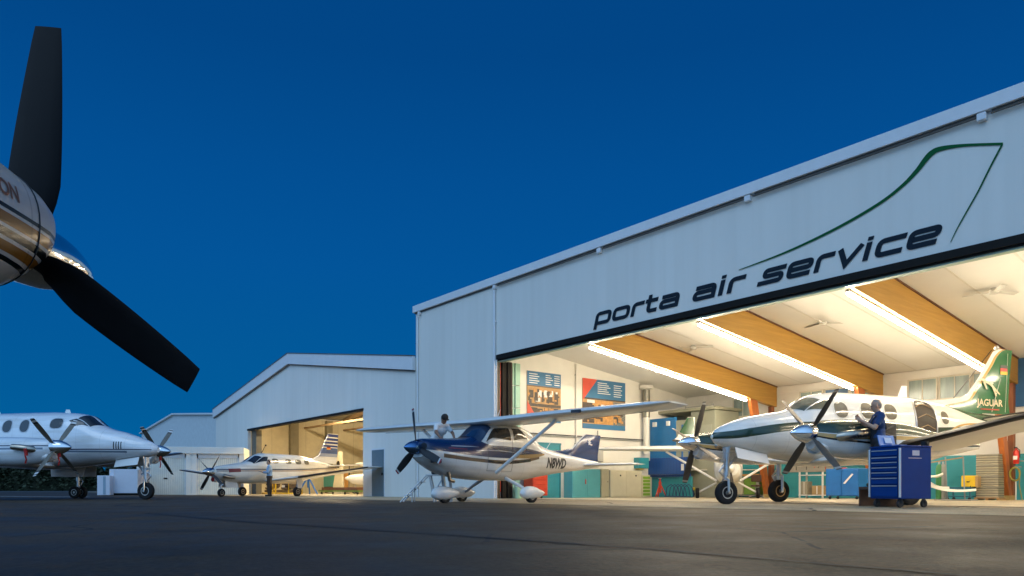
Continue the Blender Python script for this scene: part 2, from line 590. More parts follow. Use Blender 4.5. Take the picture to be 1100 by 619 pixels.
# ------------------------------------------------------------------ main hangar
def cladding(name, col, per, var):
    """sheet cladding: upright joints, rows of fixings, rain streaks running down"""
    m = mat(name, col, 0.6, var=var, scale=0.5, stretch=(1.2, 1, 0.18), spec=0.3, bump=.05, bscale=12)
    n, l = m.node_tree.nodes, m.node_tree.links
    p = n['Principled BSDF']
    co = n.new('ShaderNodeTexCoord')
    sp = n.new('ShaderNodeSeparateXYZ')
    l.new(co.outputs['Object'], sp.inputs[0])
    src = p.inputs['Base Color'].links[0].from_socket
    st = n.new('ShaderNodeMapping'); st.inputs['Scale'].default_value = (3.5, 1, .10)
    l.new(co.outputs['Object'], st.inputs[0])
    nz = n.new('ShaderNodeTexNoise'); nz.inputs['Scale'].default_value = 1.0; nz.inputs['Detail'].default_value = 8
    l.new(st.outputs[0], nz.inputs['Vector'])
    rp = n.new('ShaderNodeValToRGB')
    rp.color_ramp.elements[0].position, rp.color_ramp.elements[1].position = .30, .56
    rp.color_ramp.elements[0].color, rp.color_ramp.elements[1].color = (.93, .925, .91, 1), (1, 1, 1, 1)
    l.new(nz.outputs['Fac'], rp.inputs[0])
    a = n.new('ShaderNodeMix'); a.data_type = 'RGBA'; a.blend_type = 'MULTIPLY'; a.inputs[0].default_value = .5
    l.new(src, a.inputs[6]); l.new(rp.outputs[0], a.inputs[7])
    dv = n.new('ShaderNodeMath'); dv.operation = 'DIVIDE'; dv.inputs[1].default_value = per
    l.new(sp.outputs[0], dv.inputs[0])
    fr = n.new('ShaderNodeMath'); fr.operation = 'FRACT'; l.new(dv.outputs[0], fr.inputs[0])
    lt = n.new('ShaderNodeMath'); lt.operation = 'LESS_THAN'; lt.inputs[1].default_value = .014 / per
    l.new(fr.outputs[0], lt.inputs[0])
    k = n.new('ShaderNodeMath'); k.operation = 'MULTIPLY'; k.inputs[1].default_value = .02
    l.new(lt.outputs[0], k.inputs[0])
    c = n.new('ShaderNodeMix'); c.data_type = 'RGBA'; c.blend_type = 'MULTIPLY'
    l.new(k.outputs[0], c.inputs[0]); l.new(a.outputs[2], c.inputs[6]); c.inputs[7].default_value = (.4, .4, .42, 1)
    l.new(c.outputs[2], p.inputs['Base Color'])
    return m


M_WALL = cladding('white_panel_cladding', (0.79, 0.77, 0.71), 1.36, .04)
M_WALL2 = cladding('white_sheet_cladding', (0.79, 0.78, 0.73), 1.0, .05)
M_INNER = mat('cream_wall_paint', (0.78, 0.76, 0.70), 0.6, var=0.05, scale=1.2)
M_CEIL = mat('white_ceiling_board', (0.80, 0.79, 0.75), 0.7, var=0.03, scale=0.8)
M_TRIM = mat('white_metal_trim', (0.74, 0.76, 0.78), 0.4, var=0.04)
M_DARK = mat('dark_brown_steel', (0.010, 0.008, 0.006), 0.6, var=0.25, spec=.2)
M_DARKBAR = mat('dark_drip_edge', (0.10, 0.09, 0.08), 0.5, var=0.2)
M_GREENSEAL = mat('pale_green_seal', (0.30, 0.42, 0.34), 0.5)
M_MINT = mat('mint_door_edge', (0.36, 0.62, 0.47), 0.4, var=0.06)
M_RED = mat('red_strip', (0.55, 0.05, 0.02), 0.45)
M_TEAL = mat('teal_wall_paint', (0.035, 0.30, 0.36), 0.5, var=0.08, scale=2)
M_TEALDOOR = mat('teal_door_paint', (0.03, 0.25, 0.31), 0.4, var=0.08)


def wood(name, c0, c1, scale=2.0, stretch=(0.35, 6, 9)):
    m, n, l, p = new_mat(name)
    co = n.new('ShaderNodeTexCoord')
    mp = n.new('ShaderNodeMapping')
    mp.inputs['Scale'].default_value = stretch
    l.new(co.outputs['Object'], mp.inputs[0])
    nz = n.new('ShaderNodeTexNoise')
    nz.inputs['Scale'].default_value = scale
    nz.inputs['Detail'].default_value = 8
    nz.inputs['Roughness'].default_value = 0.7
    nz.inputs['Distortion'].default_value = 0.4
    l.new(mp.outputs[0], nz.inputs['Vector'])
    rp = n.new('ShaderNodeValToRGB')
    rp.color_ramp.elements[0].position, rp.color_ramp.elements[1].position = 0.3, 0.7
    rp.color_ramp.elements[0].color, rp.color_ramp.elements[1].color = (*c0, 1), (*c1, 1)
    l.new(nz.outputs['Fac'], rp.inputs[0])
    l.new(rp.outputs[0], p.inputs['Base Color'])
    p.inputs['Roughness'].default_value = 0.45
    return m


M_BEAM = wood('glued_laminated_timber', (0.33, 0.17, 0.025), (0.47, 0.265, 0.05), stretch=(7, 0.3, 7))
M_POST = wood('stained_timber_post', (0.34, 0.085, 0.015), (0.50, 0.15, 0.03), stretch=(6, 6, 0.4))

S_IN = 0.25                      # inner face of the front wall
D_MAIN = 11.2                    # depth to the back wall
T0, T1 = 5.74, 31.0              # door opening
ZD = 5.38
SL = 0.124


def zc(s):
    return 6.02 - SL * s


hangar = thing('aircraft_hangar', 'large white hangar with open front, dark lettering and lit timber beams inside', 'hangar', (PX0, PY0, 0), HROT)
b = MB()
b.box(0, T0, 0, S_IN, 0, 7.94)
b.build('front_wall', M_WALL, hangar, label='white front wall left of the hangar opening')
b = MB()
b.box(T0 + 0.002, T1, 0, S_IN, ZD, 7.94).box(T1, 33.5, 0, S_IN, 0, 7.94)
b.build('front_wall', M_WALL, hangar, label='white front wall above the hangar opening, carrying the lettering')
b = MB()
b.box(0, S_IN, S_IN, 12, 0, 7.9)
b.build('side_wall', M_WALL2, hangar)
b = MB()
b.box(33.25, 33.5, S_IN, 12, 0, 7.9)
b.build('side_wall', M_WALL2, hangar)
# roof, fascia, drip edge
b = MB()
b.hexa([(-.05, .02, 7.9), (33.55, .02, 7.9), (33.55, 12, 6.6), (-.05, 12, 6.6), (-.05, .02, 8.2), (33.55, .02, 8.2), (33.55, 12, 6.9), (-.05, 12, 6.9)])
b.build('roof', M_TRIM, hangar)
b = MB()
b.box(-.10, 33.6, -.12, 0.015, 8.01, 8.30)
b.build('fascia', M_TRIM, hangar, bevel=0.008)
b = MB()
b.box(-.06, 5.6, -.045, 0.0, 7.965, 8.008)
for k in range(5):
    t0 = 5.82 + 5.44 * k
    b.box(t0 + .08, t0 + 5.36, -.05, 0.0, 7.975, 8.008)
    b.tube([(t0 + .08, -.085, 7.925), (t0 + 5.36, -.085, 7.925)], 0.022, 6)
b.build('drip_edge', M_DARKBAR, hangar)
for t in (0.38, 5.72, 11.2, 16.6, 22.05, 27.5):
    b = MB()
    w = 0.07 if t < 6 else 0.085
    b.box(t - w, t + w, -.12, 0.0, 7.84, 7.99)
    b.build('bracket', M_TRIM, hangar, bevel=0.01)
b = MB()
b.tube([(5.70, -.06, 0.02), (5.70, -.06, 7.8)], 0.05, 10)
for z in (1.2, 3.0, 4.8, 6.6):
    b.box(5.62, 5.78, -.07, 0, z, z + .04)
b.build('downpipe', M_TRIM, hangar, smooth=40)
b = MB()
b.tube([(.22, -.05, 0.02), (.22, -.05, 7.8)], 0.035, 8)
b.build('downpipe', M_TRIM, hangar, smooth=40)
# door head rail and seal, jamb, folded door leaves
b = MB()
b.box(T0 + .02, T1, -.03, .30, 5.20, 5.375)
b.box(T0 + .02, T1, .02, .30, 5.16, 5.188)
b.build('door_rail', M_DARK, hangar)
b = MB()
b.box(T0 + .02, T1, .06, .26, 5.115, 5.157)
b.build('door_seal', M_GREENSEAL, hangar)
b = MB()
b.box(5.68, 5.80, -.02, 0.0, 0.01, 5.40)
b.build('door_trim', M_TRIM, hangar)
b = MB()
b.box(5.742, 5.80, .0, .14, 0.01, 5.18)
b.build('door_jamb', mat('brown_jamb', (0.06, 0.035, 0.02), 0.5), hangar)
b = MB()
b.box(5.742, 5.785, .14, .18, 0.25, 5.18)
b.build('door_strip', M_RED, hangar, label='thin red strip down the door edge')
for k in range(2):
    b = MB()
    b.box(5.742, 5.86 + .05 * k, .20 + .22 * k, .40 + .22 * k, 0.02, 5.15)
    b.build('door_leaf', M_DARK, hangar, bevel=0.01)
b = MB()
b.box(5.762, 5.83, .64, .70, 0.02, 5.15)
b.build('door_leaf', mat('brown_door_edge', (0.16, 0.09, 0.07), 0.5), hangar)
b = MB()
for z in (0.02, 0.88, 1.74, 2.60, 3.46, 4.32):
    b.box(5.762, 5.83, .72, .80, z, z + .83).box(5.762, 5.86, .83, 1.07, z, z + .83)
b.build('door_leaf', M_MINT, hangar, bevel=0.008, label='mint green folded door leaf')
# interior shell
b = MB()
b.box(5.5, 5.74, S_IN, D_MAIN + .2, 0, 6.1)
b.build('inner_side_wall', M_INNER, hangar)
b = MB()
b.box(5.741, 5.76, 1.1, D_MAIN, 0, 1.5)
b.build('inner_side_wall_base', mat('pale_wall_base', (0.72, 0.70, 0.64), 0.5), hangar)
b = MB()
b.box(5.74, 32.2, D_MAIN, D_MAIN + .2, 0, 5.2)
b.build('back_wall', M_INNER, hangar)
b = MB()
b.box(32.0, 32.2, S_IN, D_MAIN, 0, 6.1)
b.build('inner_side_wall', M_INNER, hangar)
b = MB()
b.box(5.78, 31.99, D_MAIN - .02, D_MAIN - .001, 0.0, 1.52)
b.build('painted_dado', banded('teal_block_wall', ((0.035, 0.30, 0.36), (0.025, 0.24, 0.29)), 2, 0.2, 0.94, 0.5, 0.15), hangar, label='teal painted lower part of the back wall')
b = MB()
n_c = 12
s0, s1 = S_IN, D_MAIN + .1
b.hexa([(5.74, s0, zc(s0)), (32.1, s0, zc(s0)), (32.1, s1, zc(s1)), (5.74, s1, zc(s1)),
        (5.74, s0, zc(s0) + .1), (32.1, s0, zc(s0) + .1), (32.1, s1, zc(s1) + .1), (5.74, s1, zc(s1) + .1)])
b.build('ceiling', M_CEIL, hangar)
# thin battens over the ceiling joints, between the beams
b = MB()
for t in (7.9, 11.65, 13.1, 16.0, 17.45, 20.35, 21.8, 24.7, 26.1, 29.0):
    b.hexa([(t, s0, zc(s0) - .006), (t + .05, s0, zc(s0) - .006), (t + .05, s1 - .2, zc(s1 - .2) - .006), (t, s1 - .2, zc(s1 - .2) - .006),
            (t, s0, zc(s0) - .001), (t + .05, s0, zc(s0) - .001), (t + .05, s1 - .2, zc(s1 - .2) - .001), (t, s1 - .2, zc(s1 - .2) - .001)])
b.build('ceiling_batten', mat('ceiling_batten_paint', (0.70, 0.68, 0.62), 0.6), hangar)
b = MB()
b.box(5.78, 31.9, D_MAIN - .05, D_MAIN - .003, 4.34, 4.60)
b.build('cornice_board', M_INNER, hangar)

fl = MB()
fl.add([H(5.5, S_IN - .02, .012), H(32.1, S_IN - .02, .012), H(32.1, D_MAIN + .1, .012), H(5.5, D_MAIN + .1, .012)], [(0, 1, 2, 3)])
fo = fl.build('hangar_floor', M_FLOOR)
fo['kind'] = 'structure'

BT = (10.28, 14.66, 19.0, 23.35, 27.7)
M_STRIP = emit('strip_light_tube', (1.0, 0.85, 0.62), 102.0)
for t in BT:
    def zb(s):
        return 5.16 - SL * s
    a0, a1 = S_IN + .06, 11.1
    b = MB()
    b.hexa([(t, a0, zb(a0)), (t + .22, a0, zb(a0)), (t + .22, a1, zb(a1)), (t, a1, zb(a1)),
            (t, a0, zc(a0) - .002), (t + .22, a0, zc(a0) - .002), (t + .22, a1, zc(a1) - .002), (t, a1, zc(a1) - .002)])
    bo = b.build('beam', M_BEAM, hangar, bevel=0.01)
    b = MB()
    b.hexa([(t + .221, a0, zc(a0) - .05), (t + .25, a0, zc(a0) - .05), (t + .25, a1, zc(a1) - .05), (t + .221, a1, zc(a1) - .05),
            (t + .221, a0, zc(a0) - .004), (t + .25, a0, zc(a0) - .004), (t + .25, a1, zc(a1) - .004), (t + .221, a1, zc(a1) - .004)])
    b.build('edge_moulding', mat('dark_moulding', (0.10, 0.03, 0.012), 0.5), bo)
    # raking leg and upright post under the inner end
    b = MB()
    z9 = zb(9.35)
    b.hexa([(t + .03, 10.45, .03), (t + .19, 10.45, .03), (t + .19, 10.72, .03), (t + .03, 10.72, .03),
            (t + .03, 9.25, zb(9.25) - .002), (t + .19, 9.25, zb(9.25) - .002), (t + .19, 9.75, zb(9.75) - .002), (t + .03, 9.75, zb(9.75) - .002)])
    po = b.build('post', M_POST, hangar, bevel=0.012, label='raking timber leg under the beam end')
    b = MB()
    b.box(t + .02, t + .2, 10.40, 10.98, .013, .16)
    b.build('shoe', mat('yellowed_steel_shoe', (0.5, 0.36, 0.14), 0.5), po)
    b = MB()
    b.box(t + .03, t + .19, 10.74, 10.97, .03, zb(10.97) - .005)
    b.build('post', mat('dark_timber_post', (0.20, 0.06, 0.015), 0.5, var=0.2), hangar, bevel=0.012)

# windows high in the back wall, three panes to each bay between the posts
M_FROST = mat('frosted_window_glass', (0.26, 0.34, 0.33), 0.22, var=0.3, scale=1.5, stretch=(3, 1, 0.4), spec=0.6)
M_WFRAME = mat('cream_window_frame', (0.62, 0.58, 0.48), 0.5)
M_BLUEPANE = mat('blue_window_board', (0.04, 0.12, 0.25), 0.35, var=0.2)
wt = 8.3
while wt < 31.0:
    w = 1.02
    if not any(abs(wt + w / 2 - q - .11) < .62 for q in BT):
        b = MB()
        y0, y1 = D_MAIN - .05, D_MAIN - .004
        z0, z1 = 3.50, 4.32
        b.box(wt, wt + .05, y0, y1, z0, z1).box(wt + w - .05, wt + w, y0, y1, z0, z1)
        b.box(wt + .05, wt + w - .05, y0, y1, z1 - .05, z1).box(wt + .05, wt + w - .05, y0, y1, z0, z0 + .05)
        b.box(wt + w / 2 - .015, wt + w / 2 + .015, y0, y1, z0 + .05, z1 - .05)
        fr = b.build('window', M_WFRAME, hangar)
        b = MB()
        b.box(wt + .05, wt + w - .05, D_MAIN - .03, D_MAIN - .012, z0 + .05, z1 - .05)
        b.build('pane', M_FROST if random.random() > .1 else M_BLUEPANE, fr)
    wt += 1.06
b = MB()
ta = t_at(1084, D_MAIN)
b.box(ta, ta + 3.2, D_MAIN - .09, D_MAIN - .055, 3.05, 4.62)
b.build('blue_wall_panel', mat('blue_board', (0.035, 0.13, 0.30), 0.4, var=0.12), hangar)

# ------------------------------------------------------------------ strip lights hanging under the beams
words = ('leftmost strip light, under the timber beam nearest the poster wall', 'second strip light from the poster wall under its timber beam',
         'third strip light from the poster wall, ending behind the green tail fin', 'strip light under the fourth timber beam at the picture edge',
         'strip light under the last timber beam on the right')
for i, t in enumerate(BT):
    r0 = thing('strip_light', words[i], 'strip light', H(t + .03, 0), HROT, 'strip lights under the hangar beams')
    a0, a1 = S_IN + .12, 9.2
    b = MB()
    zf = lambda s: 5.16 - SL * s
    b.hexa([(-.05, a0, zf(a0) - .045), (.05, a0, zf(a0) - .045), (.05, a1, zf(a1) - .045), (-.05, a1, zf(a1) - .045),
            (-.05, a0, zf(a0) - .003), (.05, a0, zf(a0) - .003), (.05, a1, zf(a1) - .003), (-.05, a1, zf(a1) - .003)])
    b.build('housing', M_TRIM, r0)
    for q in range(6):
        c0, c1 = a0 + .03 + (a1 - a0) / 6 * q, a0 - .03 + (a1 - a0) / 6 * (q + 1)
        b = MB()
        b.tube([(0, c0, zf(c0) - .085), (0, c1, zf(c1) - .085)], 0.04, 8)
        b.build('tube', M_STRIP, r0)
        b = MB()
        b.box(-.03, .03, c1 + .005, c1 + .04, zf(c1) - .12, zf(c1) - .046)
        b.build('end_cap', M_TRIM, r0)

# ------------------------------------------------------------------ the sign on the front
M_SIGN = mat('slate_sign_letters', (0.010, 0.020, 0.032), 0.7, var=0.05, spec=.15)
M_SIGNGREEN = mat('green_sign_line', (0.003, 0.10, 0.030), 0.7, var=0.05, spec=.15)


def fillet(pts, r, n=5, closed=False):
    pts = [Vector(p) for p in pts]
    out = []
    N = len(pts)
    for i, p in enumerate(pts):
        if not closed and i in (0, N - 1):
            out.append(p)
            continue
        a, c = pts[i - 1], pts[(i + 1) % N]
        d0, d1 = (a - p), (c - p)
        q = min(r, d0.length * .49, d1.length * .49)
        A, C = p + d0.normalized() * q, p + d1.normalized() * q
        for k in range(n + 1):
            u = k / n
            out.append(A * (1 - u) ** 2 + p * 2 * u * (1 - u) + C * u * u)
    return out


def stroke(mb, pts, th, fmap, closed=False, d0=0.0):
    """flat letter stroke of thickness th; fmap(x, z, depth) -> 3D"""
    N = len(pts)
    L, Rr = [], []
    for i, p in enumerate(pts):
        a = pts[i - 1] if (i > 0 or closed) else None
        c = pts[(i + 1) % N] if (i < N - 1 or closed) else None
        d0_ = (p - a).normalized() if a is not None else (c - p).normalized()
        d1_ = (c - p).normalized() if c is not None else d0_
        tn = (d0_ + d1_)
        tn = tn.normalized() if tn.length > 1e-6 else d1_
        nn = Vector((-tn.y, tn.x))
        k = 1 / max(.35, nn.dot(Vector((-d1_.y, d1_.x))))
        L.append(p + nn * th / 2 * k)
        Rr.append(p - nn * th / 2 * k)
    if closed:
        L.append(L[0]); Rr.append(Rr[0])
    rings = [[fmap(a.x, a.y, d0), fmap(c.x, c.y, d0), fmap(c.x, c.y, 0.014), fmap(a.x, a.y, 0.014)] for a, c in zip(L, Rr)]
    mb.rings(rings, cap=not closed)


TH = 0.275
h = TH / 2
LET = {  # strokes on an x-height of 1: (points, closed, corner radius)
    'p': (1.50, [([(h, -.33), (h, .72), (h + .0, 1 - .26)], 0, 0), ([(h, h), (1.45 - h, h), (1.45 - h, 1 - h), (h, 1 - h)], 1, .24)]),
    'o': (1.58, [([(h, h), (1.5 - h, h), (1.5 - h, 1 - h), (h, 1 - h)], 1, .26)]),
    'r': (1.02, [([(h, 0), (h, 1 - h), (1.0, 1 - h)], 0, .26)]),
    't': (1.10, [([(.30, 1.28), (.30, h), (1.02, h)], 0, .24), ([(.0, 1 - h), (.98, 1 - h)], 0, 0)]),
    'a': (1.62, [([(.12, 1 - h), (1.5 - h, 1 - h), (1.5 - h, 0)], 0, .26), ([(1.5 - h, .54), (h, .54), (h, h), (1.5 - h, h)], 0, .22)]),
    'i': (.46, [([(h, 0), (h, 1.0)], 0, 0), ([(h, 1.10), (h, 1.30)], 0, 0)]),
    's': (1.46, [([(1.42, 1 - h), (h, 1 - h), (h, .51), (1.36 - h, .51), (1.36 - h, h), (-.22, h)], 0, .20)]),
    'e': (1.56, [([(1.40, h), (h, h), (h, 1 - h), (1.5 - h, 1 - h), (1.5 - h, .50), (h + .1, .50)], 0, .22)]),
    'v': (1.42, [([(h, 1.0), (.62, .06), (1.30, 1.0)], 0, 0)]),
    'c': (1.44, [([(1.42, 1 - h), (h, 1 - h), (h, h), (1.36, h)], 0, .26)]),
}


def write_word(word, t0, t1, z0, xh, root_name, label):
    total = sum(LET[c][0] for c in word) + .10 * (len(word) - 1)
    k = (t1 - t0) / total
    r0 = thing(root_name, label, 'lettering', H(t0, 0, z0), HROT, 'lettering on the hangar front')
    x = 0.0
    for c in word:
        w, ss = LET[c]
        mb = MB()
        for q, (pts, closed, rad) in enumerate(ss):
            pp = fillet(pts, rad, 6, bool(closed)) if rad else [Vector(p) for p in pts]
            dd = 0.022 + .0015 * q
            stroke(mb, pp, TH, lambda a, z, d, x=x: ((x + a) * k + z * xh * .30, -d - 0.0 if d < .02 else -d, z * xh), bool(closed), dd)
        mb.build('letter', M_SIGN, r0)
        x += w + .10
    return r0


# strokes lie from 14 mm to 22 mm proud of the wall on hidden pins
write_word('porta', 10.92, 14.32, 5.585, 0.40, 'sign_word', 'dark slate italic word porta at the left of the hangar front')
write_word('air', 14.76, 16.42, 5.585, 0.40, 'sign_word', 'dark slate italic word air in the middle of the hangar sign')
write_word('service', 16.93, 21.22, 5.585, 0.40, 'sign_word', 'dark slate italic word service at the right of the hangar sign')


def facade(px, py):
    t = t_at(px, 0)
    Y = PY0 + t * UY
    return t, (HY - py) * Y / FPX + CAM_Z


def ribbon(mb, pts, y0, y1):
    """smooth tapering line on the front: (photo column, photo row, half width in photo pixels)"""
    q = []
    for a, c, w in pts:
        t, z = facade(a, c)
        q.append(Vector((t, z, w * (PY0 + t * UY) / FPX)))
    q = [q[0]] + q + [q[-1]]
    fine = []
    for k in range(1, len(q) - 2):
        p0, p1, p2, p3 = q[k - 1:k + 3]
        for u in np.linspace(0, 1, 9)[:-1]:
            fine.append(.5 * (2 * p1 + (p2 - p0) * u + (2 * p0 - 5 * p1 + 4 * p2 - p3) * u * u + (3 * p1 - p0 - 3 * p2 + p3) * u ** 3))
    fine.append(q[-2])
    rs = []
    for k, p in enumerate(fine):
        d = fine[min(k + 1, len(fine) - 1)] - fine[max(k - 1, 0)]
        n_ = Vector((-d.y, d.x)).normalized() * max(p.z, .004)
        rs.append([(p.x + n_.x, y0, p.y + n_.y), (p.x - n_.x, y0, p.y - n_.y), (p.x - n_.x, y1, p.y - n_.y), (p.x + n_.x, y1, p.y + n_.y)])
    mb.rings(rs)


mb = MB()
ribbon(mb, [(794, 290.3, .3), (845, 271, 1.0), (897, 246.5, 1.4), (942.5, 220.4, 1.6), (968.5, 200.8, 1.8), (985, 184.0, 2.4), (994, 172.3, 3.0), (1001, 164.8, 3.1), (1011, 160.0, 2.4), (1036, 156.4, 1.4), (1077.5, 154.8, 1.2)], -.014, -.022)
ribbon(mb, [(1077, 155.4, .9), (1064, 180, .85), (1051.5, 205, .75), (1038, 229, .65), (1028, 247, .5), (1021.5, 260.6, .25)], -.015, -.024)
so = mb.build('sign_emblem', M_SIGNGREEN)
tag(so, 'thin green tail fin outline sweeping over the lettering on the hangar front', 'emblem', (PX0, PY0, 0), HROT)

# ------------------------------------------------------------------ second hangar, gabled, same front line
h2 = thing('gabled_hangar', 'white gabled hangar with open lit doorway left of the big hangar', 'hangar', (PX0, PY0, 0), HROT)
GA, GZ, GE = -14.0, 8.2, 6.12
G0 = -27.75
D0, D1, DZ = -21.1, -4.92, 4.26


def gz(t):
    return GE + (GZ - GE) * (1 - abs(t - GA) / 13.9)


b = MB()
F0 = lambda t, z: (t, 0.0, z)
F1 = lambda t, z: (t, 0.22, z)
b.prism([(G0, 0), (D0, 0), (D0, DZ), (GA, DZ), (GA, gz(GA) - .05), (G0, gz(G0) - .05)], F0, F1)
b.prism([(GA, DZ), (D1, DZ), (D1, 0), (-.03, 0), (-.03, gz(-.03) - .05), (GA, gz(GA) - .05)], F0, F1)
b.build('front_wall', M_WALL2, h2)
b = MB()
for ta_, tb_ in ((G0 - .25, GA), (GA, -.04)):
    za, zb_ = gz(ta_), gz(tb_)
    b.hexa([(ta_, -.16, za - .58), (tb_, -.16, zb_ - .58), (tb_, -.01, zb_ - .58), (ta_, -.01, za - .58), (ta_, -.16, za + .02), (tb_, -.16, zb_ + .02), (tb_, -.01, zb_ + .02), (ta_, -.01, za + .02)])
b.build('fascia', M_TRIM, h2)
b = MB()
for ta_, tb_ in ((G0 - .25, GA), (GA, -.04)):
    za, zb_ = gz(ta_), gz(tb_)
    b.hexa([(ta_, -.10, za - .64), (tb_, -.10, zb_ - .64), (tb_, -.003, zb_ - .64), (ta_, -.003, za - .64), (ta_, -.10, za - .585), (tb_, -.10, zb_ - .585), (tb_, -.003, zb_ - .585), (ta_, -.003, za - .585)])
    b.hexa([(ta_, -.19, za + .022), (tb_, -.19, zb_ + .022), (tb_, -.0, zb_ + .022), (ta_, -.0, za + .022), (ta_, -.19, za + .06), (tb_, -.19, zb_ + .06), (tb_, -.0, zb_ + .06), (ta_, -.0, za + .06)])
b.build('drip_edge', M_DARKBAR, h2)
b = MB()
for ta_, tb_ in ((G0 - .2, GA), (GA, -.04)):
    za, zb_ = gz(ta_) - .1, gz(tb_) - .1
    b.hexa([(ta_, .23, za - .12), (tb_, .23, zb_ - .12), (tb_, 14, zb_ - .12), (ta_, 14, za - .12), (ta_, .23, za), (tb_, .23, zb_), (tb_, 14, zb_), (ta_, 14, za)])
b.build('roof', mat('roof_sheet_inside', (0.42, 0.38, 0.30), 0.6, var=0.1), h2)
b = MB()
b.box(G0, G0 + .2, .22, 14, 0, GE - .3)
b.build('side_wall', M_WALL2, h2)
b = MB()
b.box(-.25, -.03, .22, 14, 0, GE - .3)
b.build('side_wall', M_WALL2, h2)
M_TAN = banded('tan_panel_wall', ((0.52, 0.46, 0.34), (0.30, 0.26, 0.19)), 0, 1.9, 0.975, 0.6, 0.3)
b = MB()
b.prism([(G0 + .2, 0), (-.25, 0), (-.25, GE - .5), (GA, GZ - .5), (G0 + .2, GE - .5)], lambda t, z: (t, 13.0, z), lambda t, z: (t, 13.2, z))
b.build('back_wall', M_TAN, h2)
M_GREYPOST = mat('grey_olive_post', (0.20, 0.18, 0.13), 0.6, var=0.15)
b = MB()
b.box(G0 + .203, G0 + .23, .3, 12.95, 0.02, GE - .32)
b.build('wall_lining', banded('tan_panel_lining', ((0.56, 0.50, 0.37), (0.26, 0.22, 0.16)), 1, 1.35, 0.97, 0.6, 0.3), h2)
for s_a, s_b in ((5.35, 6.0), (8.3, 8.8)):
    b = MB()
    b.box(G0 + .235, G0 + .62, s_a, s_b, 0.02, 5.72)
    b.build('post', M_GREYPOST, h2)
b = MB()
b.box(D0 + .02, D0 + .9, .24, .6, 0.01, 4.2)
b.build('door_leaf', mat('grey_olive_door', (0.13, 0.12, 0.09), 0.5, var=0.15), h2, label='folded olive grey door leaf beside the opening')
b = MB()
b.box(D0 - .05, D1 + .05, -.03, .3, DZ - .09, DZ + .03)
b.build('door_rail', M_DARK, h2)
M_RUST = mat('rusty_brown_steel', (0.16, 0.06, 0.03), 0.6, var=0.3)
M_RAFT = mat('brown_rafter', (0.26, 0.17, 0.09), 0.6, var=0.2)
for s_ in (3.2, 6.5, 9.8):
    b = MB()
    b.hexa([(G0 + .3, s_, gz(G0 + .3) - .62), (GA, s_, GZ - .62), (GA, s_ + .2, GZ - .62), (G0 + .3, s_ + .2, gz(G0 + .3) - .62),
            (G0 + .3, s_, gz(G0 + .3) - .25), (GA, s_, GZ - .25), (GA, s_ + .2, GZ - .25), (G0 + .3, s_ + .2, gz(G0 + .3) - .25)])
    b.hexa([(GA, s_, GZ - .62), (-.3, s_, gz(-.3) - .62), (-.3, s_ + .2, gz(-.3) - .62), (GA, s_ + .2, GZ - .62),
            (GA, s_, GZ - .25), (-.3, s_, gz(-.3) - .25), (-.3, s_ + .2, gz(-.3) - .25), (GA, s_ + .2, GZ - .25)])
    b.box(G0 + .3, -.3, s_ + .05, s_ + .15, 5.0, 5.14)
    b.build('rafter', M_RAFT, h2)
b = MB()
b.box(-7.6, -7.42, .5, 12.8, 4.55, 4.85).box(-12, -4, 5.0, 5.2, 4.25, 4.5)
b.tube([(-9.5, 5.1, 4.25), (-9.5, 5.1, 3.1)], .03, 6)
b.box(-9.6, -9.4, 5.0, 5.2, 3.4, 3.9)
b.build('crane_rail', M_RUST, h2)
b = MB()
b.box(-3.98, -2.82, -.03, -.002, .03, 2.2)
dd = b.build('side_door', mat('slate_blue_door', (0.10, 0.17, 0.21), 0.45, var=0.08), h2)
b = MB()
b.box(-2.98, -2.90, -.07, -.031, 1.0, 1.12)
b.build('handle', M_DARK, dd)
b = MB()
b.box(-4.05, -2.75, -.02, -.001, 2.2, 2.28).box(-4.05, -3.98, -.02, -.001, 0, 2.2).box(-2.82, -2.75, -.02, -.001, 0, 2.2)
b.build('door_frame', M_TRIM, h2)
f2 = MB()
f2.add([H(G0 + .1, -.02, .012), H(-.1, -.02, .012), H(-.1, 13.1, .012), H(G0 + .1, 13.1, .012)], [(0, 1, 2, 3)])
o = f2.build('workshop_floor', M_FLOOR)
o['kind'] = 'structure'
lw = ('ceiling strip light near the olive door of the gabled hangar', 'ceiling strip light in the middle of the gabled hangar', 'ceiling strip light near the right side of the gabled hangar')
for i, t in enumerate((-20.0, -13.0, -6.0)):
    r0 = thing('ceiling_light', lw[i], 'strip light', H(t, 5.0, 5.75), HROT, 'ceiling lights in the gabled hangar')
    b = MB()
    b.box(-1.6, 1.6, -.08, .08, -.02, .02)
    b.build('housing', M_TRIM, r0)
    b = MB()
    b.tube([(-1.55, 0, -.06), (1.55, 0, -.06)], .035, 8)
    b.build('tube', emit('warm_tube', (1.0, 0.80, 0.48), 760.0), r0)

# ------------------------------------------------------------------ third hangar, farther along
h3 = thing('far_hangar', 'far pale hangar with low gable behind the row of garages', 'hangar', (PX0, PY0, 0), HROT)
b = MB()
b.prism([(-52, 0), (-27.95, 0), (-27.95, 5.78), (-40.2, 6.72), (-52, 5.78)], lambda t, z: (t, 0.3, z), lambda t, z: (t, 14, z))
b.build('wall', banded('pale_ribbed_cladding', ((0.60, 0.66, 0.68),), 0, 0.5, 0.85, 0.55, 0.15), h3)
b = MB()
for a, c in (((-52.2, 5.76), (-40.2, 6.72)), ((-40.2, 6.72), (-27.95, 5.78))):
    b.hexa([(a[0], .1, a[1]), (c[0], .1, c[1]), (c[0], 14.2, c[1]), (a[0], 14.2, a[1]), (a[0], .1, a[1] + .12), (c[0], .1, c[1] + .12), (c[0], 14.2, c[1] + .12), (a[0], 14.2, a[1] + .12)])
b.build('roof', M_TRIM, h3)

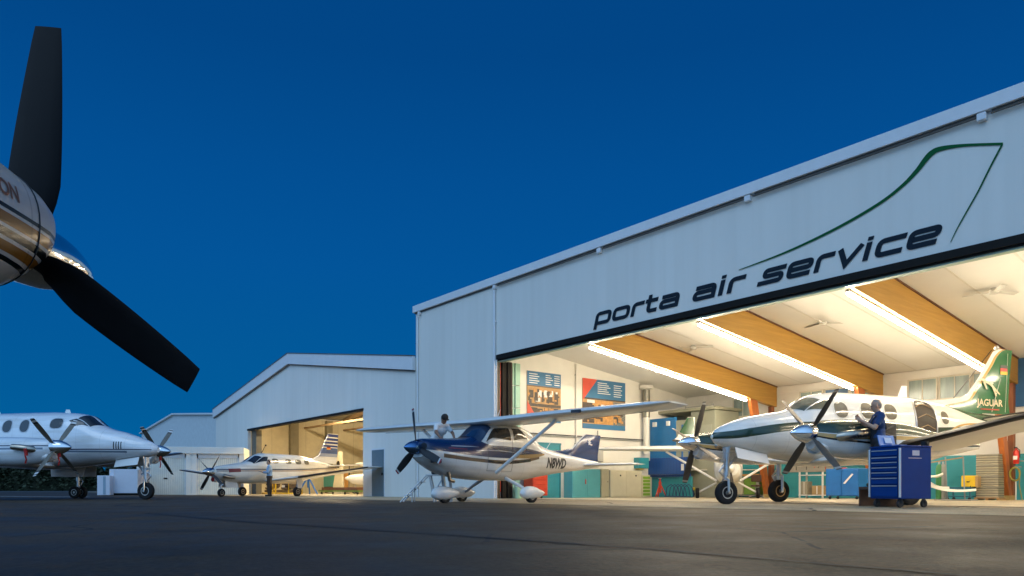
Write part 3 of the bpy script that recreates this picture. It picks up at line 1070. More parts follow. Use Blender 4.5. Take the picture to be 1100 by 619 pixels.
# ------------------------------------------------------------------ garages
gx, gy = at(262.5, 45.0)
GR = R(14)
M_GARDOOR = banded('ribbed_garage_door', ((0.80, 0.80, 0.70), (0.52, 0.53, 0.46)), 0, 0.115, 0.80, 0.5, 0.5)
M_CREAM = mat('cream_garage_concrete', (0.84, 0.82, 0.74), 0.7, var=0.06, scale=1.5)
gw = ('cream garage with ribbed door, next to the gabled hangar', 'cream garage with ribbed door, behind the nose wheel of the twin')
g0 = None
for i in range(2):
    dx = -2.98 * (i + 1)
    loc = (gx + dx * cos(GR), gy + dx * sin(GR), 0)
    if g0 is None:
        g = g0 = thing('garage', gw[0], 'garage', loc, GR, 'row of small garages')
        b = MB()
        b.box(0, .30, 0, 3, 0, 2.45).box(2.68, 2.97, 0, 3, 0, 2.45).box(.30, 2.68, 2.85, 3, 0, 2.45)
        b.build('wall', M_CREAM, g)
        b = MB()
        b.box(-.02, 2.97, -.10, 3.05, 2.45, 2.86)
        b.build('roof', M_CREAM, g, bevel=0.02)
        b = MB()
        b.box(.301, 2.679, .10, .16, .02, 2.20)
        d_ = b.build('door', M_GARDOOR, g)
        b = MB()
        b.box(1.45, 1.65, .06, .10, .95, 1.02)
        b.build('handle', M_DARK, d_)
        b = MB()
        b.box(.30, .37, .05, .12, .02, 2.2).box(2.61, 2.68, .05, .12, .02, 2.2).box(.37, 2.61, .05, .12, 2.2, 2.449)
        b.build('door_frame', mat('pale_door_frame', (0.66, 0.68, 0.68), 0.5), g)
    else:
        g = copy_tree(g0, None, gw[i])
        g.location = loc
x, y = at(148, 41.5)
r0 = thing('white_container', 'large white box container left of the nose wheel of the twin', 'container', (x, y, 0), R(4))
b = MB()
b.box(-1.52, 0, 0, 1.6, .12, 1.46)
b.build('body', mat('bluish_white_panel', (0.70, 0.74, 0.82), 0.5, var=0.03), r0, bevel=0.02)
b = MB()
b.box(-1.5, -.02, .05, 1.55, 0.0, .118)
b.build('skid', M_DARK, r0)
b = MB()
for q in (-1.5, -1.26, -.02):
    b.box(q - .02, q + .02, -.02, -.001, .15, 1.44)
b.build('corner_strip', M_TRIM, r0)
x, y = at(118, 41.0)
r0 = thing('white_container', 'small white box container with two panels, left of the larger one', 'container', (x, y, 0), R(4))
b = MB()
b.box(-.68, 0, 0, .8, .02, 1.10)
b.build('body', mat('bluish_white_panel', (0.7, 0.74, 0.82), 0.5), r0, bevel=0.015)
b = MB()
b.box(-.36, -.22, -.01, -.001, .06, 1.06)
b.build('recess', mat('blue_grey_recess', (0.30, 0.42, 0.52), 0.5), r0)

# ------------------------------------------------------------------ hedge and bank at the far left
M_LEAF = mat('dark_hedge_leaf', (0.030, 0.045, 0.018), 0.7, var=0.5, scale=0.8)
random.seed(3)
hd = thing('hedge', 'long dark hedge beyond the airfield, low behind the left twin', 'hedge', (-75, 112, 0), 0)
b = MB()
for k in range(24000):
    x = random.uniform(-38, 30)
    hh = 4.0 + .6 * sin(x * .31) + .5 * sin(x * .83 + 1) + .5 * sin(x * 2.1)
    z = hh * random.random() ** .7
    y = random.gauss(0, 1.0) * (1.1 - z / 6)
    q = random.uniform(.12, .34)
    a, c = random.uniform(0, 6.28), random.uniform(-1, 1)
    u = Vector((cos(a), sin(a), c)).normalized() * q
    w = Vector((-sin(a), cos(a), random.uniform(-1, 1))).normalized() * q
    P = Vector((x, y, z + .1))
    b.add([P - u, P + w, P + u, P - w], [(0, 1, 2, 3)])
b.build('foliage', M_LEAF, hd)
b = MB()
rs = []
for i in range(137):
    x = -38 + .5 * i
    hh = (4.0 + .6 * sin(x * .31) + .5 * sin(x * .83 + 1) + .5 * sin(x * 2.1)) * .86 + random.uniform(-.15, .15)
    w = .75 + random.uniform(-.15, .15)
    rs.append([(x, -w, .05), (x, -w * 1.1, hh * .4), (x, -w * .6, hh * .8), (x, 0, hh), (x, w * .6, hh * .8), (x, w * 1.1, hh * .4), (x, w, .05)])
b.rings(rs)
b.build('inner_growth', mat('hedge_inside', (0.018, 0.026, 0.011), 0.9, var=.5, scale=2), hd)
b = MB()
for k in range(40):
    x = -38 + 68 * k / 40 + random.uniform(-.5, .5)
    b.tube([(x, 0, 0), (x + random.uniform(-.3, .3), random.uniform(-.3, .3), 2.2)], [.09, .03], 5)
b.build('stem', mat('hedge_stem', (0.05, 0.035, 0.025), 0.8), hd)
# ------------------------------------------------------------------ aircraft kit (x forward, y to port, z up)
M_WHITE = mat('aircraft_white', (0.80, 0.80, 0.78), 0.25, var=0.03, coat=0.6)
M_CHROME = mat('polished_spinner', (0.75, 0.76, 0.78), 0.10, 1.0, var=0.05)
M_STEEL = mat('gear_steel', (0.55, 0.55, 0.55), 0.3, 0.9, var=0.15)
M_TYRE = mat('tyre_rubber', (0.014, 0.014, 0.015), 0.75, var=0.25, spec=0.3)
M_RIM = mat('wheel_rim', (0.62, 0.60, 0.56), 0.35, 0.5, var=0.15)
M_BOOT = mat('black_deice_boot', (0.014, 0.014, 0.015), 0.45, var=0.2)
M_GLASS = mat('dark_cabin_glass', (0.020, 0.024, 0.030), 0.07, var=0.2, spec=0.8)
M_CABWIN = mat('cabin_window_glass', (0.16, 0.15, 0.12), 0.10, var=0.35, scale=4, spec=0.8)
M_BLADE = mat('grey_prop_blade', (0.13, 0.12, 0.105), 0.38, 0.3, var=0.15)
M_BLACK = mat('matt_black', (0.010, 0.010, 0.011), 0.5, var=0.2)
M_EXH = mat('exhaust_metal', (0.45, 0.40, 0.33), 0.28, 1.0, var=0.2)
M_REDCOV = mat('red_cover_cloth', (0.42, 0.015, 0.015), 0.7)


class Loft:
    """body along x; stations (x, z_bottom, z_top, half_width, exponent, share of height where it is widest)"""

    def __init__(self, st):
        st = sorted(st)
        self.a = np.array([q[:5] for q in st], float)
        self.c = np.array([q[5] if len(q) > 5 else 0.5 for q in st])
        x = self.a[:, 0]
        self.x0, self.x1 = x[0], x[-1]
        self.sl = []
        for k in (1, 2, 3, 4):
            y = self.a[:, k]
            d = np.diff(y) / np.diff(x)
            m = np.zeros(len(x))
            m[0], m[-1] = d[0], d[-1]
            for i in range(1, len(x) - 1):
                if d[i - 1] * d[i] > 0:
                    w1, w2 = 2 * (x[i + 1] - x[i]) + (x[i] - x[i - 1]), (x[i + 1] - x[i]) + 2 * (x[i] - x[i - 1])
                    m[i] = (w1 + w2) / (w1 / d[i - 1] + w2 / d[i])
            self.sl.append(m)

    def at(self, x):
        X = self.a[:, 0]
        x = min(max(x, self.x0), self.x1)
        i = int(min(max(np.searchsorted(X, x) - 1, 0), len(X) - 2))
        h = X[i + 1] - X[i]
        t = (x - X[i]) / h
        out = []
        for k in range(4):
            y, m = self.a[:, k + 1], self.sl[k]
            out.append(y[i] * (1 + 2 * t) * (1 - t) ** 2 + m[i] * h * t * (1 - t) ** 2 + y[i + 1] * t * t * (3 - 2 * t) + m[i + 1] * h * t * t * (t - 1))
        c = self.c[i] * (1 - t) + self.c[i + 1] * t
        zb, zt, w, n = out
        return zb, zt, max(w, 1e-3), max(n, 1.2), zb + (zt - zb) * c

    def pt(self, x, th, off=0.0):
        zb, zt, w, n, zw = self.at(x)
        s_, c_ = sin(th), cos(th)
        hh = (zt - zw) if s_ >= 0 else (zw - zb)
        z = zw + (hh + off) * math.copysign(abs(s_) ** (2 / n), s_)
        y = (w + off) * math.copysign(abs(c_) ** (2 / n), c_)
        return (x, y, z)

    def yat(self, x, z):
        zb, zt, w, n, zw = self.at(x)
        hh = (zt - zw) if z >= zw else (zw - zb)
        q = min(1.0, abs(z - zw) / max(hh, 1e-6))
        return w * (1 - q ** n) ** (1 / n)

    def body(self, name, m, parent, nx=64, nt=32, y0=0.0, smooth=35, mirror=1):
        b = MB()
        xs = set(self.a[:, 0])
        xs |= set(np.linspace(self.x0, self.x1, nx))
        xs = sorted(xs)
        rs = [[(p[0], p[1] * mirror + y0, p[2]) for p in (self.pt(x, 2 * pi * j / nt + .001) for j in range(nt))] for x in xs]
        b.rings(rs)
        return b.build(name, m, parent, smooth=smooth)

    def disc(self, x0, z0, rx, rz, side, off, e=2.4, n=28, rings=4, y0=0.0):
        """round or rounded pane lying on the side of the body"""
        b = MB()
        rs = []
        for i in range(rings + 1):
            q = max(i / rings, 1e-3)
            r = []
            for j in range(n):
                a = 2 * pi * j / n
                x = x0 + rx * q * math.copysign(abs(cos(a)) ** (2 / e), cos(a))
                z = z0 + rz * q * math.copysign(abs(sin(a)) ** (2 / e), sin(a))
                r.append((x, y0 + side * (self.yat(x, z) + off), z))
            rs.append(r)
        rim = [(p[0], p[1] - side * (off + .01), p[2]) for p in rs[-1]]
        b.rings(rs + [rim], cap=False)
        return b

    def quad(self, c4, off, n=8, side=1):
        """pane between four corners given as (x, angle in degrees)"""
        b = MB()
        rows = []
        for i in range(n + 1):
            u = i / n
            r = []
            for j in range(n + 1):
                v = j / n
                x = (c4[0][0] * (1 - u) + c4[1][0] * u) * (1 - v) + (c4[3][0] * (1 - u) + c4[2][0] * u) * v
                th = (c4[0][1] * (1 - u) + c4[1][1] * u) * (1 - v) + (c4[3][1] * (1 - u) + c4[2][1] * u) * v
                p = self.pt(x, R(th), off)
                r.append((p[0], p[1] * side, p[2]))
            rows.append(r)
        b.rings(rows, cap=False, closed=False)
        return b


AF = [(0.0, 0.0), (.012, .22), (.05, .5), (.13, .8), (.28, 1.0), (.5, .86), (.75, .48), (1.0, .02),
      (.75, -.30), (.5, -.52), (.28, -.62), (.13, -.55), (.05, -.38), (.012, -.18)]


def wing_mesh(st, sym=False, part=None):
    """st: (x_lead, y, z, chord, thickness, vertical?) ; part=(u0) keeps only the nose of the section, pushed out 4 mm"""
    b = MB()
    rs = []
    for q in st:
        x, y, z, c, t = q[:5]
        vert = len(q) > 5 and q[5]
        r = []
        for u, w in AF:
            if sym:
                w = w * .9 if w > 0 else w * 1.45
            if part and u > part:
                u, w = part, (w / max(abs(w), 1e-6)) * .72 if w > 0 else -.5
            k = t / 2
            o = 0.004 if part else 0
            d = w * (k + o)
            xx = x - u * c + (o if part and u < .05 else 0)
            r.append((xx, y + (d if vert else 0), z + (0 if vert else d)))
        rs.append(r)
    b.rings(rs)
    return b


def blade_mesh(Rad, chord, pitch, root=.12, thick=.16, twist=28, tip=0.75, sections=12, early=False):
    b = MB()
    rs = []
    for i in range(sections + 1):
        q = i / sections
        r = root + (Rad - root) * q
        f = (.42 + .58 * min(1, q / .35) ** .8) * (1 - (1 - tip) * max(0, (q - .55) / .45) ** 1.5)
        if early:
            f = (.50 + .50 * min(1, q / .22) ** .8) * (1 - (1 - tip) * max(0, (q - .22) / .78) ** 1.5)
        if i == sections:
            f *= .86 if not early else .97
        c = chord * f
        th = max(.008, c * thick * (1.5 - 1.2 * q)) if q > .02 else c * .6
        be = R(pitch + twist * (1 - q) - twist * .3)
        ring = []
        for k in range(12):
            a = 2 * pi * k / 12
            u, w = cos(a) * c / 2, sin(a) * th / 2
            ring.append((u * sin(be) + w * cos(be), u * cos(be) - w * sin(be), r))
        rs.append(ring)
    b.rings(rs)
    return b


def tip_mat(name, base, bands, rough=0.4, metal=0.2):
    """blade paint with bands near the tip: (radius from, radius to, colour) in the blade's own z"""
    m = mat(name, base, rough, metal, var=0.2, scale=9)
    n, l = m.node_tree.nodes, m.node_tree.links
    p = n['Principled BSDF']
    co = n.new('ShaderNodeTexCoord')
    sp = n.new('ShaderNodeSeparateXYZ')
    l.new(co.outputs['Object'], sp.inputs[0])
    src = p.inputs['Base Color'].links[0].from_socket
    for r0, r1, c in bands:
        g1 = n.new('ShaderNodeMath'); g1.operation = 'GREATER_THAN'
        l.new(sp.outputs[2], g1.inputs[0]); g1.inputs[1].default_value = r0
        g2 = n.new('ShaderNodeMath'); g2.operation = 'LESS_THAN'
        l.new(sp.outputs[2], g2.inputs[0]); g2.inputs[1].default_value = r1
        mu = n.new('ShaderNodeMath'); mu.operation = 'MULTIPLY'
        l.new(g1.outputs[0], mu.inputs[0]); l.new(g2.outputs[0], mu.inputs[1])
        mxn = n.new('ShaderNodeMix'); mxn.data_type = 'RGBA'
        l.new(mu.outputs[0], mxn.inputs[0]); l.new(src, mxn.inputs[6])
        mxn.inputs[7].default_value = (*c, 1)
        src = mxn.outputs[2]
    l.new(src, p.inputs['Base Color'])
    return m


def propeller(parent, x, y, z, Rad, nb, phase, chord, pitch, mblade, mspin, sp_len, sp_r, root=.12, twist=28, tip=0.75, early=False):
    """spinner with blades: prop (hub) > spinner, blades"""
    b = MB()
    b.lathe([(-.10, sp_r * .98), (-.02, sp_r), (0.06, sp_r * .99)], (x, y, z), (1, 0, 0), 24)
    pr = b.build('propeller', M_CHROME if mspin is None else mspin, parent, smooth=40)
    b = MB()
    prof = [(0.061, sp_r * .985)]
    for i in range(1, 13):
        u = i / 12
        prof.append((.061 + (sp_len - .061) * u, sp_r * .985 * (1 - u ** 1.75) ** .88 + .001))
    b.lathe(prof, (x, y, z), (1, 0, 0), 28)
    b.build('spinner', M_CHROME if mspin is None else mspin, pr, smooth=60)
    me = None
    for k in range(nb):
        if me is None:
            o = blade_mesh(Rad, chord, pitch, root, twist=twist, tip=tip, early=early).build('blade', mblade, pr, smooth=50)
            me = o.data
        else:
            o = bpy.data.objects.new('blade', me)
            COL.objects.link(o)
            o.parent = pr
        # the blade's own +Z is turned to angle phase, measured from +y (port) towards +z
        a = phase + 360.0 / nb * k
        o.location = (x, y, z)
        o.rotation_euler = (R(a - 90), 0, 0)
    return pr


def wheel(parent, x, y, z, r, w, rimr=None, rim=None):
    rimr = rimr or r * .52
    b = MB()
    prof = [(-w / 2 * .72, rimr), (-w / 2 * .92, rimr + (r - rimr) * .35), (-w / 2, rimr + (r - rimr) * .62), (-w / 2 * .82, r * .955), (-w / 2 * .45, r * .995),
            (-w / 2 * .2, r * .998), (-w / 2 * .18, r * .978), (-w / 2 * .10, r * .978), (-w / 2 * .08, r), (w / 2 * .08, r), (w / 2 * .10, r * .978), (w / 2 * .18, r * .978), (w / 2 * .2, r * .998),
            (w / 2 * .45, r * .995), (w / 2 * .82, r * .955), (w / 2, rimr + (r - rimr) * .62), (w / 2 * .92, rimr + (r - rimr) * .35), (w / 2 * .72, rimr)]
    b.lathe(prof, (x, y, z), (0, 1, 0), 32)
    b.build('tyre', M_TYRE, parent, smooth=40)
    b = MB()
    for s in (-1, 1):
        b.lathe([(s * w * .10, rimr * .99), (s * w * .40, rimr * .995), (s * w * .40, rimr * .86), (s * w * .24, rimr * .78), (s * w * .22, rimr * .42), (s * w * .36, rimr * .36), (s * w * .36, rimr * .05)], (x, y, z), (0, 1, 0), 24)
        for k in range(6):
            a = pi / 3 * k
            b.lathe([(s * w * .215, rimr * .10), (s * w * .25, rimr * .10), (s * w * .25, .001)], (x + cos(a) * rimr * .6, y, z + sin(a) * rimr * .6), (0, 1, 0), 8)
    b.build('rim', rim or M_RIM, parent, smooth=40)


def text_mesh(txt, size, shear=0.0, bold=0.0):
    cu = bpy.data.curves.new('t', 'FONT')
    cu.body = txt
    cu.size = size
    cu.shear = shear
    cu.offset = bold
    cu.align_x = 'CENTER'
    cu.align_y = 'CENTER'
    cu.resolution_u = 3
    o = bpy.data.objects.new('t', cu)
    COL.objects.link(o)
    dg = bpy.context.evaluated_depsgraph_get()
    dg.update()
    me = bpy.data.meshes.new_from_object(o.evaluated_get(dg))
    bm = bmesh.new()
    bm.from_mesh(me)
    bmesh.ops.triangulate(bm, faces=bm.faces)
    bmesh.ops.subdivide_edges(bm, edges=[e for e in bm.edges if e.calc_length() > size * .25], cuts=2)
    bmesh.ops.triangulate(bm, faces=bm.faces)
    vs = [tuple(v.co) for v in bm.verts]
    fs = [tuple(v.index for v in f.verts) for f in bm.faces]
    bm.free()
    bpy.data.objects.remove(o)
    bpy.data.curves.remove(cu)
    bpy.data.meshes.remove(me)
    return vs, fs


def twin(P):
    """low-wing twin turboprop; every number in P is in metres in the craft's own frame"""
    root = thing(P['name'], P['label'], 'airplane', (*P['mid'], 0), atan2(P['h'][1], P['h'][0]))
    F = Loft(P['fus'])
    F.body('fuselage', P['paint'], root, 90, 40)
    for side in (1, -1):
        for (x, z, rx, rz) in P['windows']:
            fr = F.disc(x, z, rx + .035, rz + .035, side, .004).build('cabin_window', P['winframe'], root, smooth=60)
            F.disc(x, z, rx, rz, side, .010).build('pane', P['winglass'], fr, smooth=60)
        for c4 in P['cockpit']:
            F.quad(c4, .008, side=side).build('windshield', P['shield'], root, smooth=60)
        for (x, z, rx, rz) in P['sidewin']:
            fr = F.disc(x, z, rx + .03, rz + .03, side, .004, e=3).build('cockpit_window', P['winframe'], root, smooth=60)
            F.disc(x, z, rx, rz, side, .010, e=3).build('pane', P['shield'], fr, smooth=60)
    s = P['spacing'] / 2
    for side, ph, z, ch in ((1, P['phase'][0], P['tz'][0], P.get('chx', 0)), (-1, P['phase'][1], P['tz'][1], 0)):
        y = side * s
        N = Loft([(x, a + z, b_ + z, w, n, c) for x, a, b_, w, n, c in P['nac']])
        nb = MB()
        na = N.body('nacelle', P['nacpaint'], root, 50, 28, y)
        propeller(root, P['px'], y, z, P['R'], 4, ph, P['chord'], P['pitch'], P['blade'], None, P['spl'], P['spr'], twist=14)
        # chin intake
        b = MB()
        ci = P['chin']
        ring = lambda x, sc, dz: [(x, y + cos(2 * pi * j / 20) * ci[1] * sc, z + dz + sin(2 * pi * j / 20) * ci[2] * sc) for j in range(20)]
        b.rings([ring(ci[0] - .9, .5, ci[3] + .10), ring(ci[0] - .35, .98, ci[3] + .02), ring(ci[0], 1, ci[3]), ring(ci[0] + .02, .90, ci[3]), ring(ci[0] - .10, .80, ci[3])], cap=False)
        b.build('air_intake', P['chinpaint'], na, smooth=50)
        b = MB()
        b.add(ring(ci[0] - .09, .81, ci[3]), [tuple(range(20))])
        b.build('intake_mouth', M_BLACK, na)
        # exhaust stacks either side
        for q in (1, -1):
            b = MB()
            w = .36
            path = [(P['px'] - .42, y + q * .16, z - .10), (P['px'] - .50, y + q * .32, z - .08), (P['px'] - .66, y + q * .43, z - .05), (P['px'] - .86, y + q * .47, z - .02), (P['px'] - 1.12, y + q * .48, z + .0)]
            b.tube(path, [.10, .11, .105, .10, .095], 12, cap=True)
            b.build('exhaust_stack', M_EXH, na, smooth=50)
            b = MB()
            b.lathe([(-.005, .08), (-.004, .001)], (P['px'] - 1.122, y + q * .48, z), (1, 0, 0), 12)
            b.build('exhaust_mouth', P['plug'], na)
        # wing
        for nm, st in (('wing', P['wing']),):
            stt = [(x, side * yy, zz, c, t) for x, yy, zz, c, t in st]
            wing_mesh(stt).build('wing', P['wingpaint'], root, smooth=50)
            ya = s + .5
            bt = [q for q in stt if abs(q[1]) > ya]
            q0 = [q for q in stt if abs(q[1]) <= ya][-1]
            u_ = (ya - abs(q0[1])) / (abs(bt[0][1]) - abs(q0[1]))
            bt = [tuple(a_ + (c_ - a_) * u_ for a_, c_ in zip(q0, bt[0]))] + bt
            wi = wing_mesh(bt, part=.075).build('deice_boot', M_BOOT, root, smooth=50)
        if P.get('winglet'):
            x, yy, zz, c, t = P['wing'][-1]
            wl_ = [(x - .02, side * yy, zz, c, .10, True), (x - .22, side * (yy + .06), zz + .12, c * .85, .07, True), (x - .75, side * (yy + .22), zz + .85, c * .38, .03, True)]
            wing_mesh(wl_, sym=True).build('winglet', P['winglet'], root, smooth=50)
        # tailplane
        wing_mesh([(x, side * yy, zz, c, t) for x, yy, zz, c, t in P['stab']], sym=True).build('tailplane', P['wingpaint'], root, smooth=50)
        wing_mesh([(x, side * yy, zz, c, t) for x, yy, zz, c, t in P['stab'][1:]], part=.09).build('deice_boot', M_BOOT, root, smooth=50)
        # main gear
        gxm, gr, gw = P['main']
        b = MB()
        b.tube([(gxm, y, z - .3), (gxm, y, gr + .45)], .075, 10).tube([(gxm, y, gr + .5), (gxm, y, gr)], .05, 10)
        b.tube([(gxm + .05, y, gr + .62), (gxm + .22, y, gr + .42), (gxm + .04, y, gr + .16)], .025, 6)
        b.tube([(gxm - .02, y, z - .35), (gxm - .75, y, z - .45)], .035, 6)
        dual = P.get('dual')
        b.tube([(gxm, y - (.22 if dual else .16), gr), (gxm, y + (.22 if dual else .16), gr)], .045, 10)
        if not dual:
            b.tube([(gxm, y + .15, gr), (gxm, y + .15, gr + .42), (gxm, y, gr + .5)], .04, 8).tube([(gxm, y - .15, gr), (gxm, y - .15, gr + .42), (gxm, y, gr + .5)], .04, 8)
        mg = b.build('main_gear', M_STEEL, root, smooth=40)
        for yo in ((-.17, .17) if dual else (0,)):
            wheel(mg, gxm, y + yo, gr, gr, gw, rim=P.get('rim'))
        for q in ((1, -1) if P.get('main_doors') else ()):
            b = MB()
            b.hexa([(gxm + .5, y + q * .33, z - .95), (gxm - .9, y + q * .33, z - .95), (gxm - .9, y + q * .345, z - .95), (gxm + .5, y + q * .345, z - .95),
                    (gxm + .6, y + q * .25, z - .45), (gxm - 1.0, y + q * .25, z - .45), (gxm - 1.0, y + q * .265, z - .45), (gxm + .6, y + q * .265, z - .45)])
            b.build('gear_door', P['doorpaint'], mg)
    # nose gear
    gn, nr, nw = P['nose']
    b = MB()
    zt = F.at(gn)[0] + .1
    b.tube([(gn - .02, 0, zt), (gn, 0, nr + .42)], .08, 10).tube([(gn - .02, .13, zt), (gn, .06, nr + .75)], .03, 8).tube([(gn - .02, -.13, zt), (gn, -.06, nr + .75)], .03, 8).tube([(gn, 0, nr + .45), (gn + .01, 0, nr + .30)], .045, 10)
    for q in (1, -1):
        b.tube([(gn + .01, 0, nr + .36), (gn + .01, q * (nw / 2 + .03), nr + .30), (gn, q * (nw / 2 + .03), nr)], .030, 8)
    b.tube([(gn, -nw / 2 - .06, nr), (gn, nw / 2 + .06, nr)], .035, 8)
    b.tube([(gn + .06, 0, nr + .66), (gn + .20, 0, nr + .50), (gn + .05, 0, nr + .36)], .022, 6)
    b.tube([(gn - .02, 0, nr + .6), (gn - .62, 0, zt - .02)], .035, 6)
    b.tube([(gn + .06, .05, zt), (gn + .10, .07, nr + .75), (gn + .07, .05, nr + .5)], .014, 5)
    b.box(gn + .05, gn + .12, -.07, .07, nr + .72, nr + .80)
    ng = b.build('nose_gear', M_STEEL, root, smooth=40)
    wheel(ng, gn, 0, nr, nr, nw)
    for q in (1, -1):
        b = MB()
        x0, x1 = gn - .1, gn - 1.0
        z0, z1 = F.at(x0)[0] + .03, F.at(x1)[0] + .03
        b.hexa([(x0, q * .30, z0 - .26), (x1, q * .30, z1 - .24), (x1, q * .315, z1 - .24), (x0, q * .315, z0 - .26), (x0, q * .20, z0), (x1, q * .20, z1), (x1, q * .215, z1), (x0, q * .215, z0)])
        b.build('gear_door', P['doorpaint'], ng)
    b = MB()
    b.lathe([(0, .05), (.05, .055), (.07, .04)], (gn + .04, 0, nr + .62), (1, 0, 0), 12)
    b.build('taxi_light', mat('lamp_glass', (0.7, 0.7, 0.7), 0.08, 0.3), ng, smooth=40)
    # fin
    fn = wing_mesh([(x, 0, z, c, t, True) for x, z, c, t in P['fin']], sym=True).build('fin', P['finpaint'], root, smooth=50)
    if P.get('dorsal'):
        wing_mesh([(x, 0, z, c, t, True) for x, z, c, t in P['dorsal']], sym=True).build('dorsal_fin', P['finpaint'], root, smooth=50)
    for (x, z, hh, c) in P['antennas']:
        wing_mesh([(x, 0, z, c, .02, True), (x - hh * .45, 0, z + hh, c * .55, .012, True)], sym=True).build('antenna', M_WHITE, root, smooth=50)
    return root, F


# ------------------------------------------------------------------ white twin at the left (heading right)
def unit(a):
    return (cos(R(a)), sin(R(a)))


BLUE, DKBLUE, GREYB = (0.02, 0.07, 0.24), (0.008, 0.022, 0.075), (0.16, 0.22, 0.30)
xr = (-11, 2.2)
P_L = dict(
    name='twin_turboprop_airplane', label='white twin turboprop airplane with thin blue cheatlines at the left, nose pointing right', mid=(-13.92, 25.9), h=unit(-10.9),
    fus=[(1.84, 1.62, 1.80, .07, 2.0), (1.76, 1.56, 1.88, .14, 2.0), (1.58, 1.49, 1.98, .23, 2.0), (1.2, 1.42, 2.13, .34, 2.0), (.6, 1.36, 2.32, .46, 2.05), (.1, 1.28, 2.44, .56, 2.15), (-.22, 1.24, 2.56, .62, 2.2), (-.75, 1.18, 2.92, .68, 2.25),
         (-1.3, 1.14, 3.02, .71, 2.3), (-2.4, 1.12, 3.07, .73, 2.35), (-6.0, 1.12, 3.05, .73, 2.35), (-8.0, 1.40, 2.98, .56, 2.2), (-10.6, 2.0, 2.75, .16, 2.0)],
    paint=livery('white_blue_livery', (0.80, 0.83, 0.86), [
        (DKBLUE, [(1.7, 1.695, 1.72), (0, 1.70, 1.735), (-3, 1.72, 1.77), (-10.6, 2.2, 2.28)]),
        (GREYB, [(.9, 1.60, 1.66), (-1, 1.62, 1.68), (-4, 1.62, 1.69), (-10.6, 2.08, 2.16)]),
        ((0.05, 0.06, 0.07), [(.74, 1.70, 1.98), (.70, 1.70, 1.98)]), ((0.05, 0.06, 0.07), [(.66, 1.70, 1.98), (.62, 1.70, 1.98)]),
        ((0.05, 0.06, 0.07), [(.58, 1.70, 1.98), (.54, 1.70, 1.98)]), ((0.05, 0.06, 0.07), [(.50, 1.70, 1.98), (.46, 1.70, 1.98)])], xr, rough=.13, coat=1.0),
    windows=[(-2.86, 2.55, .175, .21), (-3.56, 2.55, .175, .21), (-4.26, 2.55, .175, .21), (-4.96, 2.55, .175, .21), (-5.66, 2.55, .175, .21)],
    winframe=mat('pale_window_frame', (0.5, 0.54, 0.58), 0.4), winglass=mat('blue_night_window', (0.02, 0.035, 0.05), 0.06, spec=0.8), shield=M_GLASS,
    cockpit=[[(-.20, 86), (-.74, 84), (-.92, 52), (-.42, 44)], [(-.46, 42), (-.96, 50), (-1.18, 40), (-.92, 27)]], sidewin=[(-1.62, 2.62, .23, .17)],
    spacing=4.89, phase=(46, 48), tz=(1.79, 1.68), px=0.0, R=1.24, chord=.20, pitch=80, spl=.58, spr=.235,
    nac=[(-.02, -.36, .24, .22, 2.0, .55), (-.15, -.42, .27, .28, 2.1, .55), (-.6, -.52, .30, .38, 2.3, .5), (-1.4, -.58, .34, .43, 2.5, .5), (-2.6, -.58, .36, .43, 2.4, .5), (-4.2, -.48, .14, .34, 2.2, .5), (-5.6, -.22, -.06, .05, 2.0, .5)],
    nacpaint=livery('white_nacelle_livery', (0.80, 0.83, 0.86), [(DKBLUE, [(.0, 1.70, 1.735), (-5.6, 1.72, 1.76)]), (GREYB, [(-.2, 1.60, 1.66), (-5.6, 1.60, 1.66)])], xr),
    chin=(-.10, .26, .17, -.30), chinpaint=M_WHITE, plug=M_REDCOV, blade=None,
    wing=[(-2.0, 0, 1.16, 2.6, .36), (-2.02, .7, 1.18, 2.55, .36), (-2.1, 2.45, 1.36, 2.2, .32), (-2.45, 5.3, 1.68, 1.65, .22), (-2.85, 8.1, 2.0, 1.1, .12), (-2.98, 8.25, 2.02, .8, .04)], wingpaint=M_WHITE,
    stab=[(-10.6, 0, 4.5, 1.4, .14), (-10.65, .2, 4.5, 1.35, .14), (-11.3, 2.7, 4.5, .85, .08)],
    main=(-3.45, .235, .15), nose=(1.36, .30, .17), dual=True, main_doors=True, doorpaint=M_WHITE,
    fin=[(-8.9, 2.6, 2.6, .18), (-9.7, 3.3, 1.9, .16), (-10.5, 4.5, 1.5, .12)], finpaint=M_WHITE, dorsal=[(-6.2, 2.9, 4.0, .05), (-8.3, 3.2, 2.4, .04)],
    antennas=[(-1.6, 3.02, .14, .26), (-4.5, 3.05, .22, .30)])
P_L['blade'] = tip_mat('grey_blade_white_tips', (0.17, 0.155, 0.125), [(1.02, 1.08, (.02, .02, .02)), (1.08, 1.16, (.7, .7, .68)), (1.16, 1.20, (.02, .02, .02)), (1.20, 1.30, (.7, .7, .68))])
left_twin, FL = twin(P_L)
# red covers and streamers on the props and stacks
for (x, y, z, l_) in ((-.02, -2.45, 1.42, .26), (-.75, -2.95, 1.45, .24), (-.02, 2.45, 1.5, .28)):
    b = MB()
    b.tube([(x + .12, y, z + .18), (x + .14, y + .02, z - .05)], .05, 8)
    b.rings([[(x + .12, y - .035, z - .05), (x + .12, y + .035, z - .05)], [(x + .16, y - .03, z - .05 - l_ / 2), (x + .15, y + .045, z - .05 - l_ / 2)], [(x + .13, y - .04, z - .05 - l_), (x + .13, y + .03, z - .05 - l_)]], cap=False, closed=False)
    b.build('intake_cover', M_REDCOV, left_twin)

